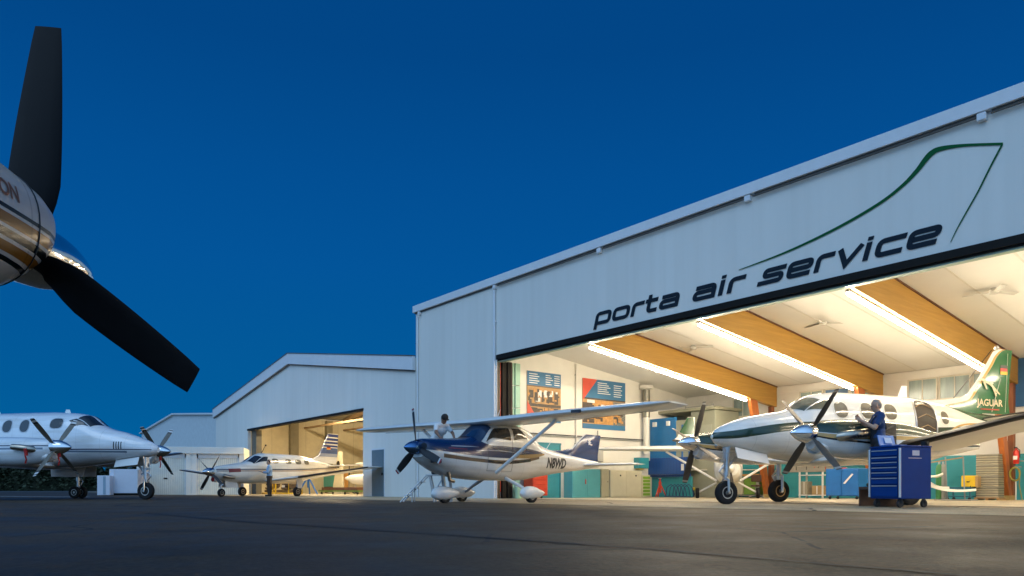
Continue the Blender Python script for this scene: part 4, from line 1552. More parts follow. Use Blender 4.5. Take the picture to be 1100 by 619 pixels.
# ------------------------------------------------------------------ green and gold twin at the right (heading left)
GREEN, GOLD, NAVY = (0.010, 0.075, 0.030), (0.52, 0.33, 0.11), (0.008, 0.02, 0.016)
xr = (-9.6, 1.4)
GDARK = (0.006, 0.035, 0.020)
P_R = dict(
    name='twin_turboprop_airplane', label='white twin turboprop airplane with green and gold tail at the open hangar', mid=(5.62, 17.95), h=(-.942, -.335),
    fus=[(.97, 1.57, 1.64, .03, 2.0), (.84, 1.45, 1.78, .16, 2.0), (.5, 1.34, 1.95, .30, 2.0), (0, 1.25, 2.10, .44, 2.05), (-.55, 1.16, 2.20, .54, 2.1), (-1.12, 1.07, 2.30, .60, 2.2), (-1.55, 1.02, 2.56, .65, 2.25),
         (-2.05, 1.0, 2.74, .68, 2.3), (-2.7, .98, 2.80, .69, 2.35), (-4.6, .98, 2.78, .69, 2.35), (-5.8, 1.12, 2.68, .60, 2.25), (-7.2, 1.55, 2.48, .38, 2.1), (-8.7, 2.0, 2.36, .12, 2.0), (-9.0, 2.1, 2.3, .04, 2.0)],
    paint=livery('white_green_livery', (0.80, 0.79, 0.75), [
        (GDARK, [(.95, 1.55, 1.70), (.5, 1.56, 1.75), (0, 1.63, 1.83), (-.6, 1.72, 1.92), (-1.3, 1.80, 1.98), (-4.5, 1.78, 1.94), (-6.2, 1.86, 1.99), (-8, 2.05, 2.12)]),
        (GOLD, [(-3.0, 1.70, 1.74), (-4.6, 1.70, 1.745), (-5.6, 1.74, 1.80), (-6.4, 2.02, 2.07), (-7.4, 2.07, 2.12)]),
        (GREEN, [(-5.9, 2.64, 2.72), (-6.6, 2.42, 2.75), (-7.4, 2.22, 2.8), (-9.0, 2.12, 2.8)]),
        (GOLD, [(-5.7, 2.70, 2.75), (-6.6, 2.66, 2.8)])], xr),
    windows=[(-2.3, 2.30, .19, .20), (-3.1, 2.30, .19, .20), (-3.85, 2.30, .19, .20), (-5.75, 2.22, .14, .17)],
    winframe=mat('cream_window_ring', (0.70, 0.68, 0.60), 0.35), winglass=M_CABWIN, shield=mat('windshield_glass', (0.10, 0.11, 0.085), 0.06, var=0.3, scale=3, spec=0.9),
    cockpit=[[(-1.12, 87), (-1.66, 85), (-1.84, 54), (-1.34, 46)], [(-1.38, 44), (-1.88, 52), (-2.12, 42), (-1.86, 28)]], sidewin=[(-2.72, 2.33, .0, .0)][:0],
    spacing=4.35, phase=(47, 66), tz=(1.56, 1.60), px=0.0, R=1.16, chord=.19, pitch=78, spl=.52, spr=.215,
    nac=[(-.02, -.34, .22, .21, 2.0, .55), (-.15, -.40, .25, .27, 2.1, .55), (-.5, -.47, .30, .36, 2.3, .5), (-1.1, -.54, .32, .42, 2.5, .5), (-2.2, -.56, .30, .42, 2.4, .5), (-3.6, -.46, .08, .33, 2.2, .5), (-4.9, -.25, -.12, .05, 2.0, .5)],
    nacpaint=livery('green_nacelle_livery', (0.74, 0.75, 0.74), [(GDARK, [(.0, 1.58, 2.0), (-.5, 1.54, 2.2), (-1.6, 1.54, 2.3), (-4.9, 1.5, 2.0)]), (GOLD, [(.0, 1.50, 1.57), (-.4, 1.44, 1.53), (-1.6, 1.44, 1.53), (-4.9, 1.4, 1.48)]),
                                                                     ((0.02, 0.02, 0.02), [(.0, 1.47, 1.50), (-.4, 1.40, 1.44), (-4.9, 1.36, 1.40)])], xr),
    chin=(-.12, .25, .16, -.29), chinpaint=M_WHITE, plug=M_BLACK, blade=None,
    wing=[(-1.75, 0, 1.04, 2.35, .34), (-1.77, .65, 1.06, 2.3, .34), (-1.86, 2.175, 1.22, 2.05, .30), (-2.15, 4.9, 1.68, 1.5, .20), (-2.5, 7.35, 2.04, 1.0, .12), (-2.62, 7.5, 2.06, .8, .05)], wingpaint=mat('white_wing_paint', (0.80, 0.79, 0.75), 0.3, var=0.04),
    winglet=None,
    stab=[(-7.35, 0, 2.26, 1.5, .14), (-7.45, .2, 2.27, 1.42, .14), (-8.15, 2.45, 2.48, .85, .08)],
    main=(-2.75, .315, .21), nose=(.55, .285, .17), rim=mat('bronze_rim', (0.45, 0.30, 0.15), 0.4, 0.5), doorpaint=M_WHITE,
    fin=[(-6.75, 2.45, 2.10, .17), (-7.08, 2.80, 1.72, .16), (-7.66, 3.44, 1.18, .13), (-8.20, 4.18, .74, .09), (-8.34, 4.26, .60, .05)],
    finpaint=None, dorsal=None,
    antennas=[(-4.75, 2.76, .32, .34)])
P_R['blade'] = tip_mat('dark_blade_silver', (0.10, 0.09, 0.08), [(1.08, 1.13, (.45, .43, .4))], metal=0.5)


def tail_paint():
    m = mat('green_tail_livery', (0.80, 0.79, 0.75), 0.24, var=0.04, coat=0.6)
    n, l = m.node_tree.nodes, m.node_tree.links
    p = n['Principled BSDF']
    co = n.new('ShaderNodeTexCoord')
    sp = n.new('ShaderNodeSeparateXYZ')
    l.new(co.outputs['Object'], sp.inputs[0])
    src = p.inputs['Base Color'].links[0].from_socket
    # distance behind the swept front edge: d = x_lead(z) - x
    cu = n.new('ShaderNodeFloatCurve')
    c = cu.mapping.curves[0]
    pts = [(0.0, .60), (.18, .585), (.26, .56), (.34, .49), (.45, .415), (.85, .215), (.93, .15), (1.0, .0)]
    # x_lead = -9 + 3.4 * y over z 2.2 .. 4.3
    pts = [(0.0, .86), (.19, .82), (.215, .76), (.235, .69), (.26, .62), (.286, .565), (.333, .53), (.43, .475), (.59, .394), (.76, .310), (.90, .245), (.96, .19), (1.0, .06)]
    c.points[0].location = pts[0]
    c.points[1].location = pts[-1]
    for q in pts[1:-1]:
        c.points.new(*q)
    cu.mapping.update()
    mz = n.new('ShaderNodeMapRange')
    mz.inputs['From Min'].default_value, mz.inputs['From Max'].default_value = 2.2, 4.3
    l.new(sp.outputs[2], mz.inputs[0])
    l.new(mz.outputs[0], cu.inputs['Value'])
    mxx = n.new('ShaderNodeMapRange')
    mxx.inputs['From Min'].default_value, mxx.inputs['From Max'].default_value = -9.0, -5.6
    l.new(sp.outputs[0], mxx.inputs[0])
    d = n.new('ShaderNodeMath'); d.operation = 'SUBTRACT'
    l.new(cu.outputs[0], d.inputs[0]); l.new(mxx.outputs[0], d.inputs[1])
    for thr, colr in ((.028, GOLD), (.054, (0.35, 0.4, 0.3)), (.057, (0.012, 0.115, 0.045))):
        g = n.new('ShaderNodeMath'); g.operation = 'GREATER_THAN'
        l.new(d.outputs[0], g.inputs[0]); g.inputs[1].default_value = thr
        mxn = n.new('ShaderNodeMix'); mxn.data_type = 'RGBA'
        l.new(g.outputs[0], mxn.inputs[0]); l.new(src, mxn.inputs[6]); mxn.inputs[7].default_value = (*colr, 1)
        src = mxn.outputs[2]
    l.new(src, p.inputs['Base Color'])
    return m


P_R['finpaint'] = tail_paint()
P_R['winglet'] = livery('winglet_livery', (0.80, 0.79, 0.75), [(GREEN, [(-2.9, 2.28, 2.78), (-3.6, 2.28, 2.93)])], (-4, -2), axis=2)
right_twin, FR = twin(P_R)
# dorsal fillet rising from the cabin roof to the fin
b = MB()
rs = []
for x, z, w in ((-5.3, 2.70, .02), (-5.9, 2.74, .05), (-6.4, 2.78, .07), (-6.9, 2.85, .08), (-7.15, 2.92, .08), (-7.4, 3.05, .07), (-7.7, 3.2, .05)):
    zb_ = FR.at(x)[1] - .12
    rs.append([(x, -w - .03, zb_), (x, -w, z - .08), (x, -w * .5, z), (x, w * .5, z), (x, w, z - .08), (x, w + .03, zb_)])
b.rings(rs)
b.build('dorsal_fin', P_R['finpaint'], right_twin, smooth=50)
# airstair doorway on the port side: dark opening, frame, hoops
b = FR.disc(-5.02, 2.08, .36, .56, 1, .006, e=3.4)
dw = b.build('doorway', mat('cabin_inside_dark', (0.035, 0.026, 0.018), 0.6, var=0.3), right_twin, smooth=60)
b = MB()
for k in range(4):
    z = 1.62 + .28 * k
    b.tube([(-4.72 + .0, FR.yat(-4.72, z) + .015, z), (-5.02, FR.yat(-5.02, z + .1) + .02, z + .1), (-5.32, FR.yat(-5.32, z) + .015, z)], .012, 5)
b.build('cabin_trim', mat('tan_trim', (0.35, 0.25, 0.14), 0.5), dw)
b = MB()
fr = []
for k in range(33):
    a = 2 * pi * k / 32
    x = -5.02 + .375 * math.copysign(abs(cos(a)) ** (2 / 3.4), cos(a))
    z = 2.08 + .575 * math.copysign(abs(sin(a)) ** (2 / 3.4), sin(a))
    fr.append((x, FR.yat(x, z) + .012, z))
b.tube(fr, .022, 6)
b.build('door_frame', M_STEEL, dw, smooth=50)
# opened engine cowl at the rear of the port nacelle
yn = 2.175
b = MB()
b.box(-1.95, -1.28, yn + .36, yn + .425, 1.30, 1.78)
b.tube([(-1.4, yn + .44, 1.35), (-1.5, yn + .46, 1.6), (-1.85, yn + .44, 1.72)], .03, 6).tube([(-1.3, yn + .45, 1.6), (-1.9, yn + .45, 1.5)], .025, 6)
b.build('engine_bay', mat('engine_bay_dark', (0.03, 0.026, 0.022), 0.5, var=0.5, scale=14), right_twin, label='open engine bay at the back of the near nacelle')
b = MB()
b.tube([(-1.32, yn + .45, 1.74), (-1.45, yn + .47, 1.62), (-1.42, yn + .46, 1.42)], .035, 8)
b.build('red_hose', mat('red_hose_rubber', (0.35, 0.04, 0.02), 0.5), right_twin)
# pitot probes
for q in (.12, -.12):
    b = MB()
    b.tube([(.35, q, 1.38), (.38, q, 1.24), (.62, q, 1.22)], .014, 6)
    b.build('pitot_probe', M_STEEL, right_twin)
# writing and emblem on the fin, flag, rudder line
def on_fin(vs, fs, x0, z0, name, m, off=.012, parent=None, y=.085):
    b = MB()
    b.add([(x0 - v[0], y + off, z0 + v[1]) for v in vs], fs)
    return b.build(name, m, parent)


M_TANPAINT = mat('tan_lettering', (0.66, 0.58, 0.40), 0.4)
vs, fs = text_mesh('JAGUAR', .26, bold=.006)
on_fin([(v[0] * 1.0, v[1]) for v in vs], fs, -7.97, 2.735, 'lettering', M_TANPAINT, parent=right_twin)
cat = [(-.36, .30), (-.30, .36), (-.22, .34), (-.12, .29), (.02, .24), (.16, .14), (.30, .04), (.40, -.02), (.40, .02), (.30, .10), (.18, .20), (.10, .26), (.16, .30), (.10, .31), (-.02, .31), (-.14, .37), (-.24, .42), (-.33, .40), (-.40, .33)]
b = MB()
b.prism(cat, lambda x, z: (-7.95 - x, .088, 2.99 + z), lambda x, z: (-7.95 - x, .098, 2.99 + z))
b.prism([(-.24, .33), (-.12, .12), (-.08, .12), (-.16, .32)], lambda x, z: (-7.95 - x, .089, 2.99 + z), lambda x, z: (-7.95 - x, .099, 2.99 + z))
b.prism([(.08, .22), (.24, -.06), (.28, -.05), (.18, .18)], lambda x, z: (-7.95 - x, .089, 2.99 + z), lambda x, z: (-7.95 - x, .099, 2.99 + z))
b.build('emblem', M_TANPAINT, right_twin)
b = MB()
b.box(-8.32, -7.62, .091, .096, 2.545, 2.575)
b.build('red_underline', mat('red_line', (0.45, 0.03, 0.02), 0.4), right_twin)
def flag(parent, x0, z0, w, hh, y, cols=((0.01, 0.01, 0.01), (0.55, 0.012, 0.012), (0.75, 0.42, 0.02))):
    f = None
    for k, c in enumerate(cols):
        b = MB()
        z1 = z0 + hh * (3 - k) / 3
        b.box(x0 - w, x0, y, y + .006, z1 - hh / 3, z1)
        o = b.build('flag' if f is None else 'flag_stripe', mat('flag_%d' % k, c, .4, var=0), parent if f is None else f)
        f = f or o
flag(right_twin, -8.42, 3.55, .26, .26, .055)
b = MB()
b.tube([(-8.05, .088, 2.5), (-8.42, .062, 3.45)], .008, 5)
b.tube([(-8.58, .075, 2.5), (-8.72, .045, 4.15)], .006, 5)
b.build('rudder_hinge', mat('pale_line', (0.6, 0.62, 0.55), 0.4), right_twin)
b = MB()
b.tube([(-6.72, 0, 2.82), (-8.15, 0, 4.22)], .012, 6)
b.build('aerial_wire', M_BLACK, right_twin)
b = MB()
b.ball((-8.35, 0, 4.30), .07, 10, 6)
b.build('beacon', M_STEEL, right_twin, smooth=60)
# ------------------------------------------------------------------ blue and white high-wing single (tilted a little tail-low, heading left)
NAVYB = (0.005, 0.022, 0.085)
BROWN = (0.16, 0.10, 0.06)
GOLDB = (0.38, 0.25, 0.10)
h_c = (-cos(R(47)), -sin(R(47)))
cz = thing('high_wing_airplane', 'blue and white high-wing propeller airplane with black registration, parked before the big hangar', 'airplane', (-2.34, 18.6, 0), atan2(h_c[1], h_c[0]))
FC = Loft([(.02, 1.16, 1.60, .30, 2.6), (-.06, 1.08, 1.63, .36, 2.5), (-.3, .93, 1.65, .43, 2.5), (-.7, .76, 1.67, .50, 2.5), (-1.2, .66, 1.70, .54, 2.6), (-1.55, .63, 1.75, .56, 2.7),
           (-1.75, .615, 1.86, .57, 2.8), (-2.12, .60, 2.12, .58, 3.0), (-3.2, .60, 2.16, .58, 3.2), (-3.75, .63, 2.06, .56, 2.8), (-4.3, .70, 1.70, .48, 2.4), (-5.2, .82, 1.50, .36, 2.2), (-6.6, .96, 1.34, .18, 2.1), (-7.5, 1.05, 1.24, .05, 2.0)])
xr = (-7.6, .2)
cz_paint = livery('navy_white_livery', (0.80, 0.79, 0.76), [
    (NAVYB, [(.15, 1.34, 2.0), (-.5, 1.30, 2.0), (-1.5, 1.22, 2.0), (-1.62, 1.22, 1.80), (-1.75, 1.215, 1.60), (-2.6, 1.20, 1.52), (-3.3, 1.22, 1.50), (-4.2, 1.32, 1.40)]),
    ((0.78, 0.78, 0.75), [(.0, 1.30, 1.345), (-.5, 1.26, 1.31), (-1.5, 1.17, 1.23), (-2.8, 1.15, 1.20), (-4.2, 1.29, 1.33)]),
    (BROWN, [(-.45, 1.16, 1.26), (-1.5, 1.08, 1.17), (-2.8, 1.05, 1.15), (-4.0, 1.22, 1.29)]),
    ((0.02, 0.018, 0.02), [(-1.9, 1.08, 1.13), (-2.8, 1.06, 1.13), (-3.6, 1.13, 1.20)]),
    (GOLDB, [(-2.9, 1.22, 1.30), (-3.5, 1.22, 1.33), (-4.3, 1.34, 1.39)]),
    ((0.6, 0.6, 0.62), [(-.7, 1.455, 1.47), (-1.3, 1.46, 1.475), (-1.6, 1.46, 1.465)]),
    ((0.6, 0.6, 0.62), [(-1.5, 1.36, 1.375), (-2.2, 1.38, 1.40), (-2.9, 1.36, 1.37)]),
    ((0.40, 0.03, 0.03), [(-.6, 1.40, 1.412), (-1.2, 1.39, 1.402)])], xr)
FC.body('fuselage', cz_paint, cz, 80, 40)
spb = mat('blue_metal_spinner', (0.10, 0.22, 0.42), 0.16, 0.9, var=0.08)
cz_blade = tip_mat('black_blade_red_white_tip', (0.020, 0.020, 0.021), [(.90, .945, (.55, .55, .53)), (.945, 1.0, (.30, .02, .03))])
propeller(cz, .06, 0, 1.40, .99, 3, 98, .185, 22, cz_blade, spb, .40, .17, twist=24)
for q in (1, -1):
    b = MB()
    ring = lambda x, k: [(x, q * .25 + cos(2 * pi * j / 18) * .12 * k, 1.43 + sin(2 * pi * j / 18) * .085 * k) for j in range(18)]
    b.add(ring(.028, 1), [tuple(range(18))])
    b.build('cooling_inlet', M_BLACK, cz)
    # windshield, side windows, rear windows
    FC.quad([(-1.56, 90), (-2.10, 90), (-2.14, 48), (-1.64, 30)], .008, side=q).build('windshield', mat('sky_toned_windshield', (0.015, 0.035, 0.075), 0.06, spec=0.8), cz, smooth=60)  # dark glass; the sky's reflection is put into its blue base colour
    for c4 in ([(-1.84, 22), (-2.24, 47), (-2.78, 47), (-2.78, 13)], [(-2.90, 14), (-2.90, 47), (-3.22, 47), (-3.46, 20)]):
        FC.quad(c4, .008, side=q).build('side_window', mat('smoky_side_window', (0.05, 0.042, 0.035), 0.07, var=0.5, scale=5, spec=0.8), cz, smooth=60)
b = MB()
b.box(-.36, -.12, .33, .47, 1.02, 1.10)
b.build('cowl_vent', M_BLACK, cz)
b = MB()
b.tube([(-.75, .28, .80), (-.80, .28, .60), (-.95, .28, .56)], .045, 8)
b.build('exhaust_pipe', M_EXH, cz, smooth=50)
# door outline
b = MB()
for xx in (-1.9, -2.84):
    b.tube([(xx, FC.yat(xx, z) + .001, z) for z in np.linspace(.85, 1.72, 12)], .005, 4)
b.tube([(x, FC.yat(x, .85) + .001, .85) for x in np.linspace(-2.84, -1.9, 8)], .005, 4)
b.build('cabin_door_gap', mat('panel_gap', (0.12, 0.11, 0.10), 0.6), cz)
M_WINGC = mat('cream_wing_paint', (0.80, 0.79, 0.75), 0.32, var=0.05, coat=0.3)
ws = [(-1.90, 0, 2.16, 1.66, .27), (-1.90, .62, 2.17, 1.66, .27), (-1.90, 2.7, 2.20, 1.64, .26), (-2.02, 5.35, 2.24, 1.24, .19), (-2.06, 5.55, 2.25, 1.16, .14), (-2.25, 5.80, 2.28, .85, .05)]
for q in (1, -1):
    w_ = wing_mesh([(x, q * y, z, c, t) for x, y, z, c, t in ws]).build('wing', M_WINGC, cz, smooth=50, label='port wing reaching towards the hangar' if q > 0 else 'starboard wing reaching to the left')
    # aileron and flap gaps, landing light
    b = MB()
    for y0, y1 in ((.75, 2.75), (2.85, 5.1)):
        f = lambda y: (-1.90 - 1.16 - (0 if y < 2.7 else (y - 2.7) * -.07), q * y, 2.115 + (y - .6) * .0145)
        b.tube([f(y0), f((y0 + y1) / 2), f(y1)], .006, 4)
    b.build('flap_gap', mat('panel_gap', (0.12, 0.11, 0.1), 0.6), w_)
    if q > 0:
        b = MB()
        b.box(-1.93, -1.885, 3.35, 3.62, 2.17, 2.245)
        b.build('landing_light', mat('lamp_cover', (0.02, 0.022, 0.03), 0.08), w_)
    b = MB()
    b.tube([(-2.22, q * .55, .80), (-2.33, q * 2.55, 2.10)], [.052, .042], 10)
    for v in range(0):
        pass
    b.build('wing_strut', M_WHITE, cz, smooth=60)
    # main gear: spring leg, spat, tyre
    b = MB()
    b.tube([(-2.72, q * .42, .66), (-2.76, q * .85, .48), (-2.78, q * 1.26, .27)], [.055, .045, .035], 8)
    g = b.build('main_gear', M_WHITE if q > 0 else mat('shade_toned_leg', (0.3, 0.3, 0.3), .4), cz, smooth=50)  # starboard leg is a darker grey: its shade is put into the colour
    b = MB()
    rs = []
    for u in np.linspace(0, 1, 15):
        x = -2.30 - 1.0 * u
        k = max(.02, (sin(pi * min(1, u * 1.02 + .0) ** .72)) ** .62)
        rs.append([(x, q * 1.34 + cos(2 * pi * j / 16) * .135 * k, .235 + (.02 if u < .7 else (u - .7) * .1) + sin(2 * pi * j / 16) * (.19 if sin(2 * pi * j / 16) > 0 else .155) * k) for j in range(16)])
    b.rings(rs)
    b.build('wheel_spat', M_WHITE, g, smooth=60)
    wheel(g, -2.74, q * 1.34, .185, .185, .14)
    # tailplane
    wing_mesh([(-6.45, q * .0, 1.12, 1.0, .12), (-6.48, q * .18, 1.12, .98, .12), (-6.68, q * 1.85, 1.12, .66, .08), (-6.8, q * 1.95, 1.12, .5, .03)], sym=True).build('tailplane', M_WINGC, cz, smooth=50)
# nose gear
b = MB()
b.tube([(-.80, 0, .85), (-.86, 0, .45)], .05, 8).tube([(-.86, 0, .45), (-.90, 0, .2)], .035, 8)
b.tube([(-.78, .0, .60), (-.66, 0, .45), (-.80, 0, .34)], .02, 6)
g = b.build('nose_gear', M_STEEL, cz, smooth=50)
b = MB()
rs = []
for u in np.linspace(0, 1, 15):
    x = -.42 - 1.0 * u
    k = max(.02, (sin(pi * min(1, u) ** .72)) ** .62)
    rs.append([(x, cos(2 * pi * j / 16) * .14 * k, .245 + max(0, u - .7) * .1 + sin(2 * pi * j / 16) * (.20 if sin(2 * pi * j / 16) > 0 else .165) * k) for j in range(16)])
b.rings(rs)
b.build('wheel_spat', M_WHITE, g, smooth=60)
wheel(g, -.88, 0, .185, .185, .14)
fin_p = livery('navy_fin_livery', (0.004, 0.034, 0.13), [((0.75, 0.75, 0.72), [(-5.4, 1.40, 1.41), (-6.2, 1.50, 1.56), (-6.9, 1.98, 2.2)])][:0], xr)
wing_mesh([(-5.75, 0, 1.25, 1.75, .10, True), (-5.85, 0, 1.42, 1.64, .10, True), (-6.12, 0, 1.58, 1.40, .09, True), (-6.78, 0, 2.07, .86, .06, True), (-6.86, 0, 2.10, .76, .03, True)], sym=True).build('fin', fin_p, cz, smooth=50)
wing_mesh([(-4.10, 0, 1.36, 3.0, .06, True), (-4.4, 0, 1.50, 2.6, .06, True), (-5.6, 0, 1.54, 1.3, .05, True), (-5.95, 0, 1.60, .9, .04, True)], sym=True).build('dorsal_fin', fin_p, cz, smooth=50)
b = MB()
b.tube([(-5.88, 0, 1.50), (-6.14, 0, 1.60), (-6.79, 0, 2.08), (-6.86, 0, 2.105)], .016, 6)
b.build('fin_edge', M_WHITE, cz)
# star-like motif and pale streaks on the fin
b = MB()
cx_, cz_ = -6.98, 1.84
pts = []
for k in range(12):
    r_ = .095 if k % 2 == 0 else .04
    pts.append((cos(pi / 6 * k) * r_ * 1.1, sin(pi / 6 * k) * r_))
b.prism(pts, lambda x, z: (cx_ - x, .050, cz_ + z), lambda x, z: (cx_ - x, .056, cz_ + z))
b.prism([(-.05, -.06), (.12, -.09), (.16, -.06), (.0, -.03)], lambda x, z: (cx_ - x, .050, cz_ + z), lambda x, z: (cx_ - x, .056, cz_ + z))
b.build('fin_motif', M_WHITE, cz)
# registration on the port side, wrapped on the body
vs, fs = text_mesh('N8WD', .41, shear=.22, bold=.017)
b = MB()
X0, Z0 = -4.92, 1.11
pv = []
for v in vs:
    x, z = X0 - v[0] * .82, Z0 + v[1]
    pv.append((x, FC.yat(x, z) + .006, z))
b.add(pv, fs)
b.build('registration', mat('black_lettering', (0.012, 0.012, 0.012), 0.4), cz)
for (x, y, hh) in ((-2.6, .2, .30), (-3.4, -.2, .26)):
    b = MB()
    b.tube([(x, y, 2.25), (x - .14, y, 2.25 + hh)], [.012, .005], 5)
    b.build('antenna', M_WHITE, cz)
b = MB()
b.tube([(-4.9, 0, 1.52), (-5.2, 0, 1.85)], [.012, .006], 5)
b.build('antenna', M_WHITE, cz)

# ------------------------------------------------------------------ low-wing single turboprop by the gabled hangar
a_p = 62.6
h_p = (-cos(R(a_p)), -sin(R(a_p)))
pp = thing('single_turboprop_airplane', 'small white low-wing turboprop airplane with blue striped fin, parked before the gabled hangar', 'airplane', (-13.70, 34.0, 0), atan2(h_p[1], h_p[0]))
FP = Loft([(.0, .98, 1.28, .16, 2.0), (-.15, .88, 1.36, .27, 2.1), (-.5, .74, 1.44, .40, 2.3), (-1.3, .64, 1.56, .52, 2.4), (-1.9, .62, 1.66, .57, 2.4), (-2.5, .62, 1.98, .60, 2.4), (-2.95, .62, 2.12, .62, 2.4), (-5.2, .64, 2.12, .60, 2.4),
           (-6.2, .86, 2.0, .44, 2.3), (-7.6, 1.2, 1.78, .2, 2.1), (-8.5, 1.42, 1.62, .05, 2.0)])
xr = (-8.7, .3)
pp_paint = livery('white_piper_livery', (0.80, 0.78, 0.72), [((0.10, 0.10, 0.13), [(-.1, 1.22, 1.27), (-2, 1.27, 1.33), (-5, 1.33, 1.39), (-8.5, 1.55, 1.6)]),
                                                             ((0.35, 0.22, 0.14), [(-.1, 1.16, 1.20), (-2, 1.20, 1.25), (-5, 1.27, 1.31), (-8.5, 1.5, 1.53)]),
                                                             ((0.20, 0.03, 0.03), [(-.62, 1.12, 1.30), (-1.25, 1.16, 1.33)])], xr)
FP.body('fuselage', pp_paint, pp, 60, 32)
pp_blade = tip_mat('dark_blade_plain', (0.05, 0.05, 0.05), [(.93, .98, (.4, .4, .4))], metal=.3)
propeller(pp, .05, 0, 1.14, 1.02, 4, 52, .16, 60, pp_blade, M_CHROME, .48, .19)
for q in (1, -1):
    FP.quad([(-1.95, 86), (-2.48, 84), (-2.62, 52), (-2.08, 40)], .008, side=q).build('windshield', M_GLASS, pp, smooth=60)
    FP.quad([(-2.12, 38), (-2.68, 50), (-2.95, 44), (-2.80, 24)], .008, side=q).build('cockpit_window', M_GLASS, pp, smooth=60)
    for x in (-3.35, -4.25, -4.95, -5.6):
        FP.disc(x, 1.74, .20, .12, q, .008, e=3.2).build('cabin_window', M_CABWIN, pp, smooth=60)
    wing_mesh([(x, q * y, z, c, t) for x, y, z, c, t in [(-2.75, 0, .74, 2.2, .26), (-2.8, .6, .76, 2.1, .26), (-3.05, 2.4, .94, 1.55, .19), (-3.3, 6.3, 1.36, 1.0, .11), (-3.42, 6.5, 1.38, .75, .04)]]).build('wing', M_WHITE, pp, smooth=50)
    wing_mesh([(x, q * y, z, c, t) for x, y, z, c, t in [(-2.95, 1.2, .82, 1.8, .22), (-3.05, 2.4, .94, 1.55, .19), (-3.3, 6.3, 1.36, 1.0, .11)]], part=.09).build('deice_boot', M_BOOT, pp, smooth=50)
    wing_mesh([(-7.55, q * 0, 1.62, 1.1, .10), (-7.9, q * 2.1, 1.66, .75, .06)], sym=True).build('tailplane', M_WHITE, pp, smooth=50)
    b = MB()
    b.tube([(-3.5, q * 1.85, .9), (-3.5, q * 1.85, .24)], .05, 8)
    g = b.build('main_gear', M_STEEL, pp, smooth=50)
    wheel(g, -3.5, q * 1.85, .235, .235, .17)
    b = MB()
    b.hexa([(-3.38, q * 2.0, .40), (-3.66, q * 2.0, .40), (-3.66, q * 2.01, .40), (-3.38, q * 2.01, .40), (-3.30, q * 1.98, .86), (-3.74, q * 1.98, .86), (-3.74, q * 1.99, .86), (-3.30, q * 1.99, .86)])
    b.build('gear_door', M_WHITE, g)
    b = MB()
    b.tube([(-.35, q * .36, .98), (-.5, q * .48, .92), (-.85, q * .52, .90)], [.09, .09, .08], 10)
    b.build('exhaust_stack', M_EXH, pp, smooth=50)
b = MB()
b.tube([(-.55, 0, .75), (-.55, 0, .2)], .05, 8)
g = b.build('nose_gear', M_STEEL, pp, smooth=50)
wheel(g, -.55, 0, .19, .19, .14)
for q in (1, -1):
    b = MB()
    b.hexa([(-.6, q * .24, .44), (-1.3, q * .24, .42), (-1.3, q * .25, .42), (-.6, q * .25, .44), (-.6, q * .18, .74), (-1.3, q * .18, .70), (-1.3, q * .19, .70), (-.6, q * .19, .74)])
    b.build('gear_door', M_WHITE, g)
ring = [(-.1 - .02, cos(2 * pi * j / 16) * .16, .80 + sin(2 * pi * j / 16) * .08) for j in range(16)]
b = MB()
b.tube([(-.08, 0, .80), (-.30, 0, .80), (-.7, 0, .76)], [.11, .13, .05], 14)
o = b.build('air_intake', M_WHITE, pp, smooth=50)
b = MB()
b.lathe([(0, .10), (.03, .11), (.05, .09)], (-.09, 0, .80), (1, 0, 0), 14)
b.build('intake_cover', M_REDCOV, o, smooth=50)
PBLUE = (0.010, 0.035, 0.20)
z = [(PBLUE, [(-9.0, a, a + d), (-6.5, a, a + d)]) for a, d in ((3.22, .16), (3.02, .14), (2.84, .12), (2.66, .11))]
fp = livery('striped_fin_livery', (0.72, 0.72, 0.72), [((0.05, 0.10, 0.28), [(-9.0, 2.30, 2.62), (-6.5, 2.30, 2.62)]), ((0.28, 0.33, 0.46), [(-9.0, 2.12, 2.30), (-6.5, 2.12, 2.30)])] + z, xr)
wing_mesh([(-6.1, 0, 1.75, 2.35, .12, True), (-6.6, 0, 1.98, 1.95, .12, True), (-7.05, 0, 2.2, 1.52, .12, True), (-7.75, 0, 3.36, .92, .08, True), (-7.85, 0, 3.42, .8, .03, True)], sym=True).build('fin', fp, pp, smooth=50)
flag(pp, -7.65, 2.52, .30, .16, .062, ((0.5, 0.02, 0.02), (0.6, 0.35, 0.05), (0.6, 0.6, 0.6)))
b = MB()
b.tube([(-3.0, 0, 2.12), (-3.25, 0, 2.5)], [.02, .012], 6)
b.ball((-3.28, 0, 2.52), .05, 8, 6)
b.build('antenna', M_BLACK, pp)


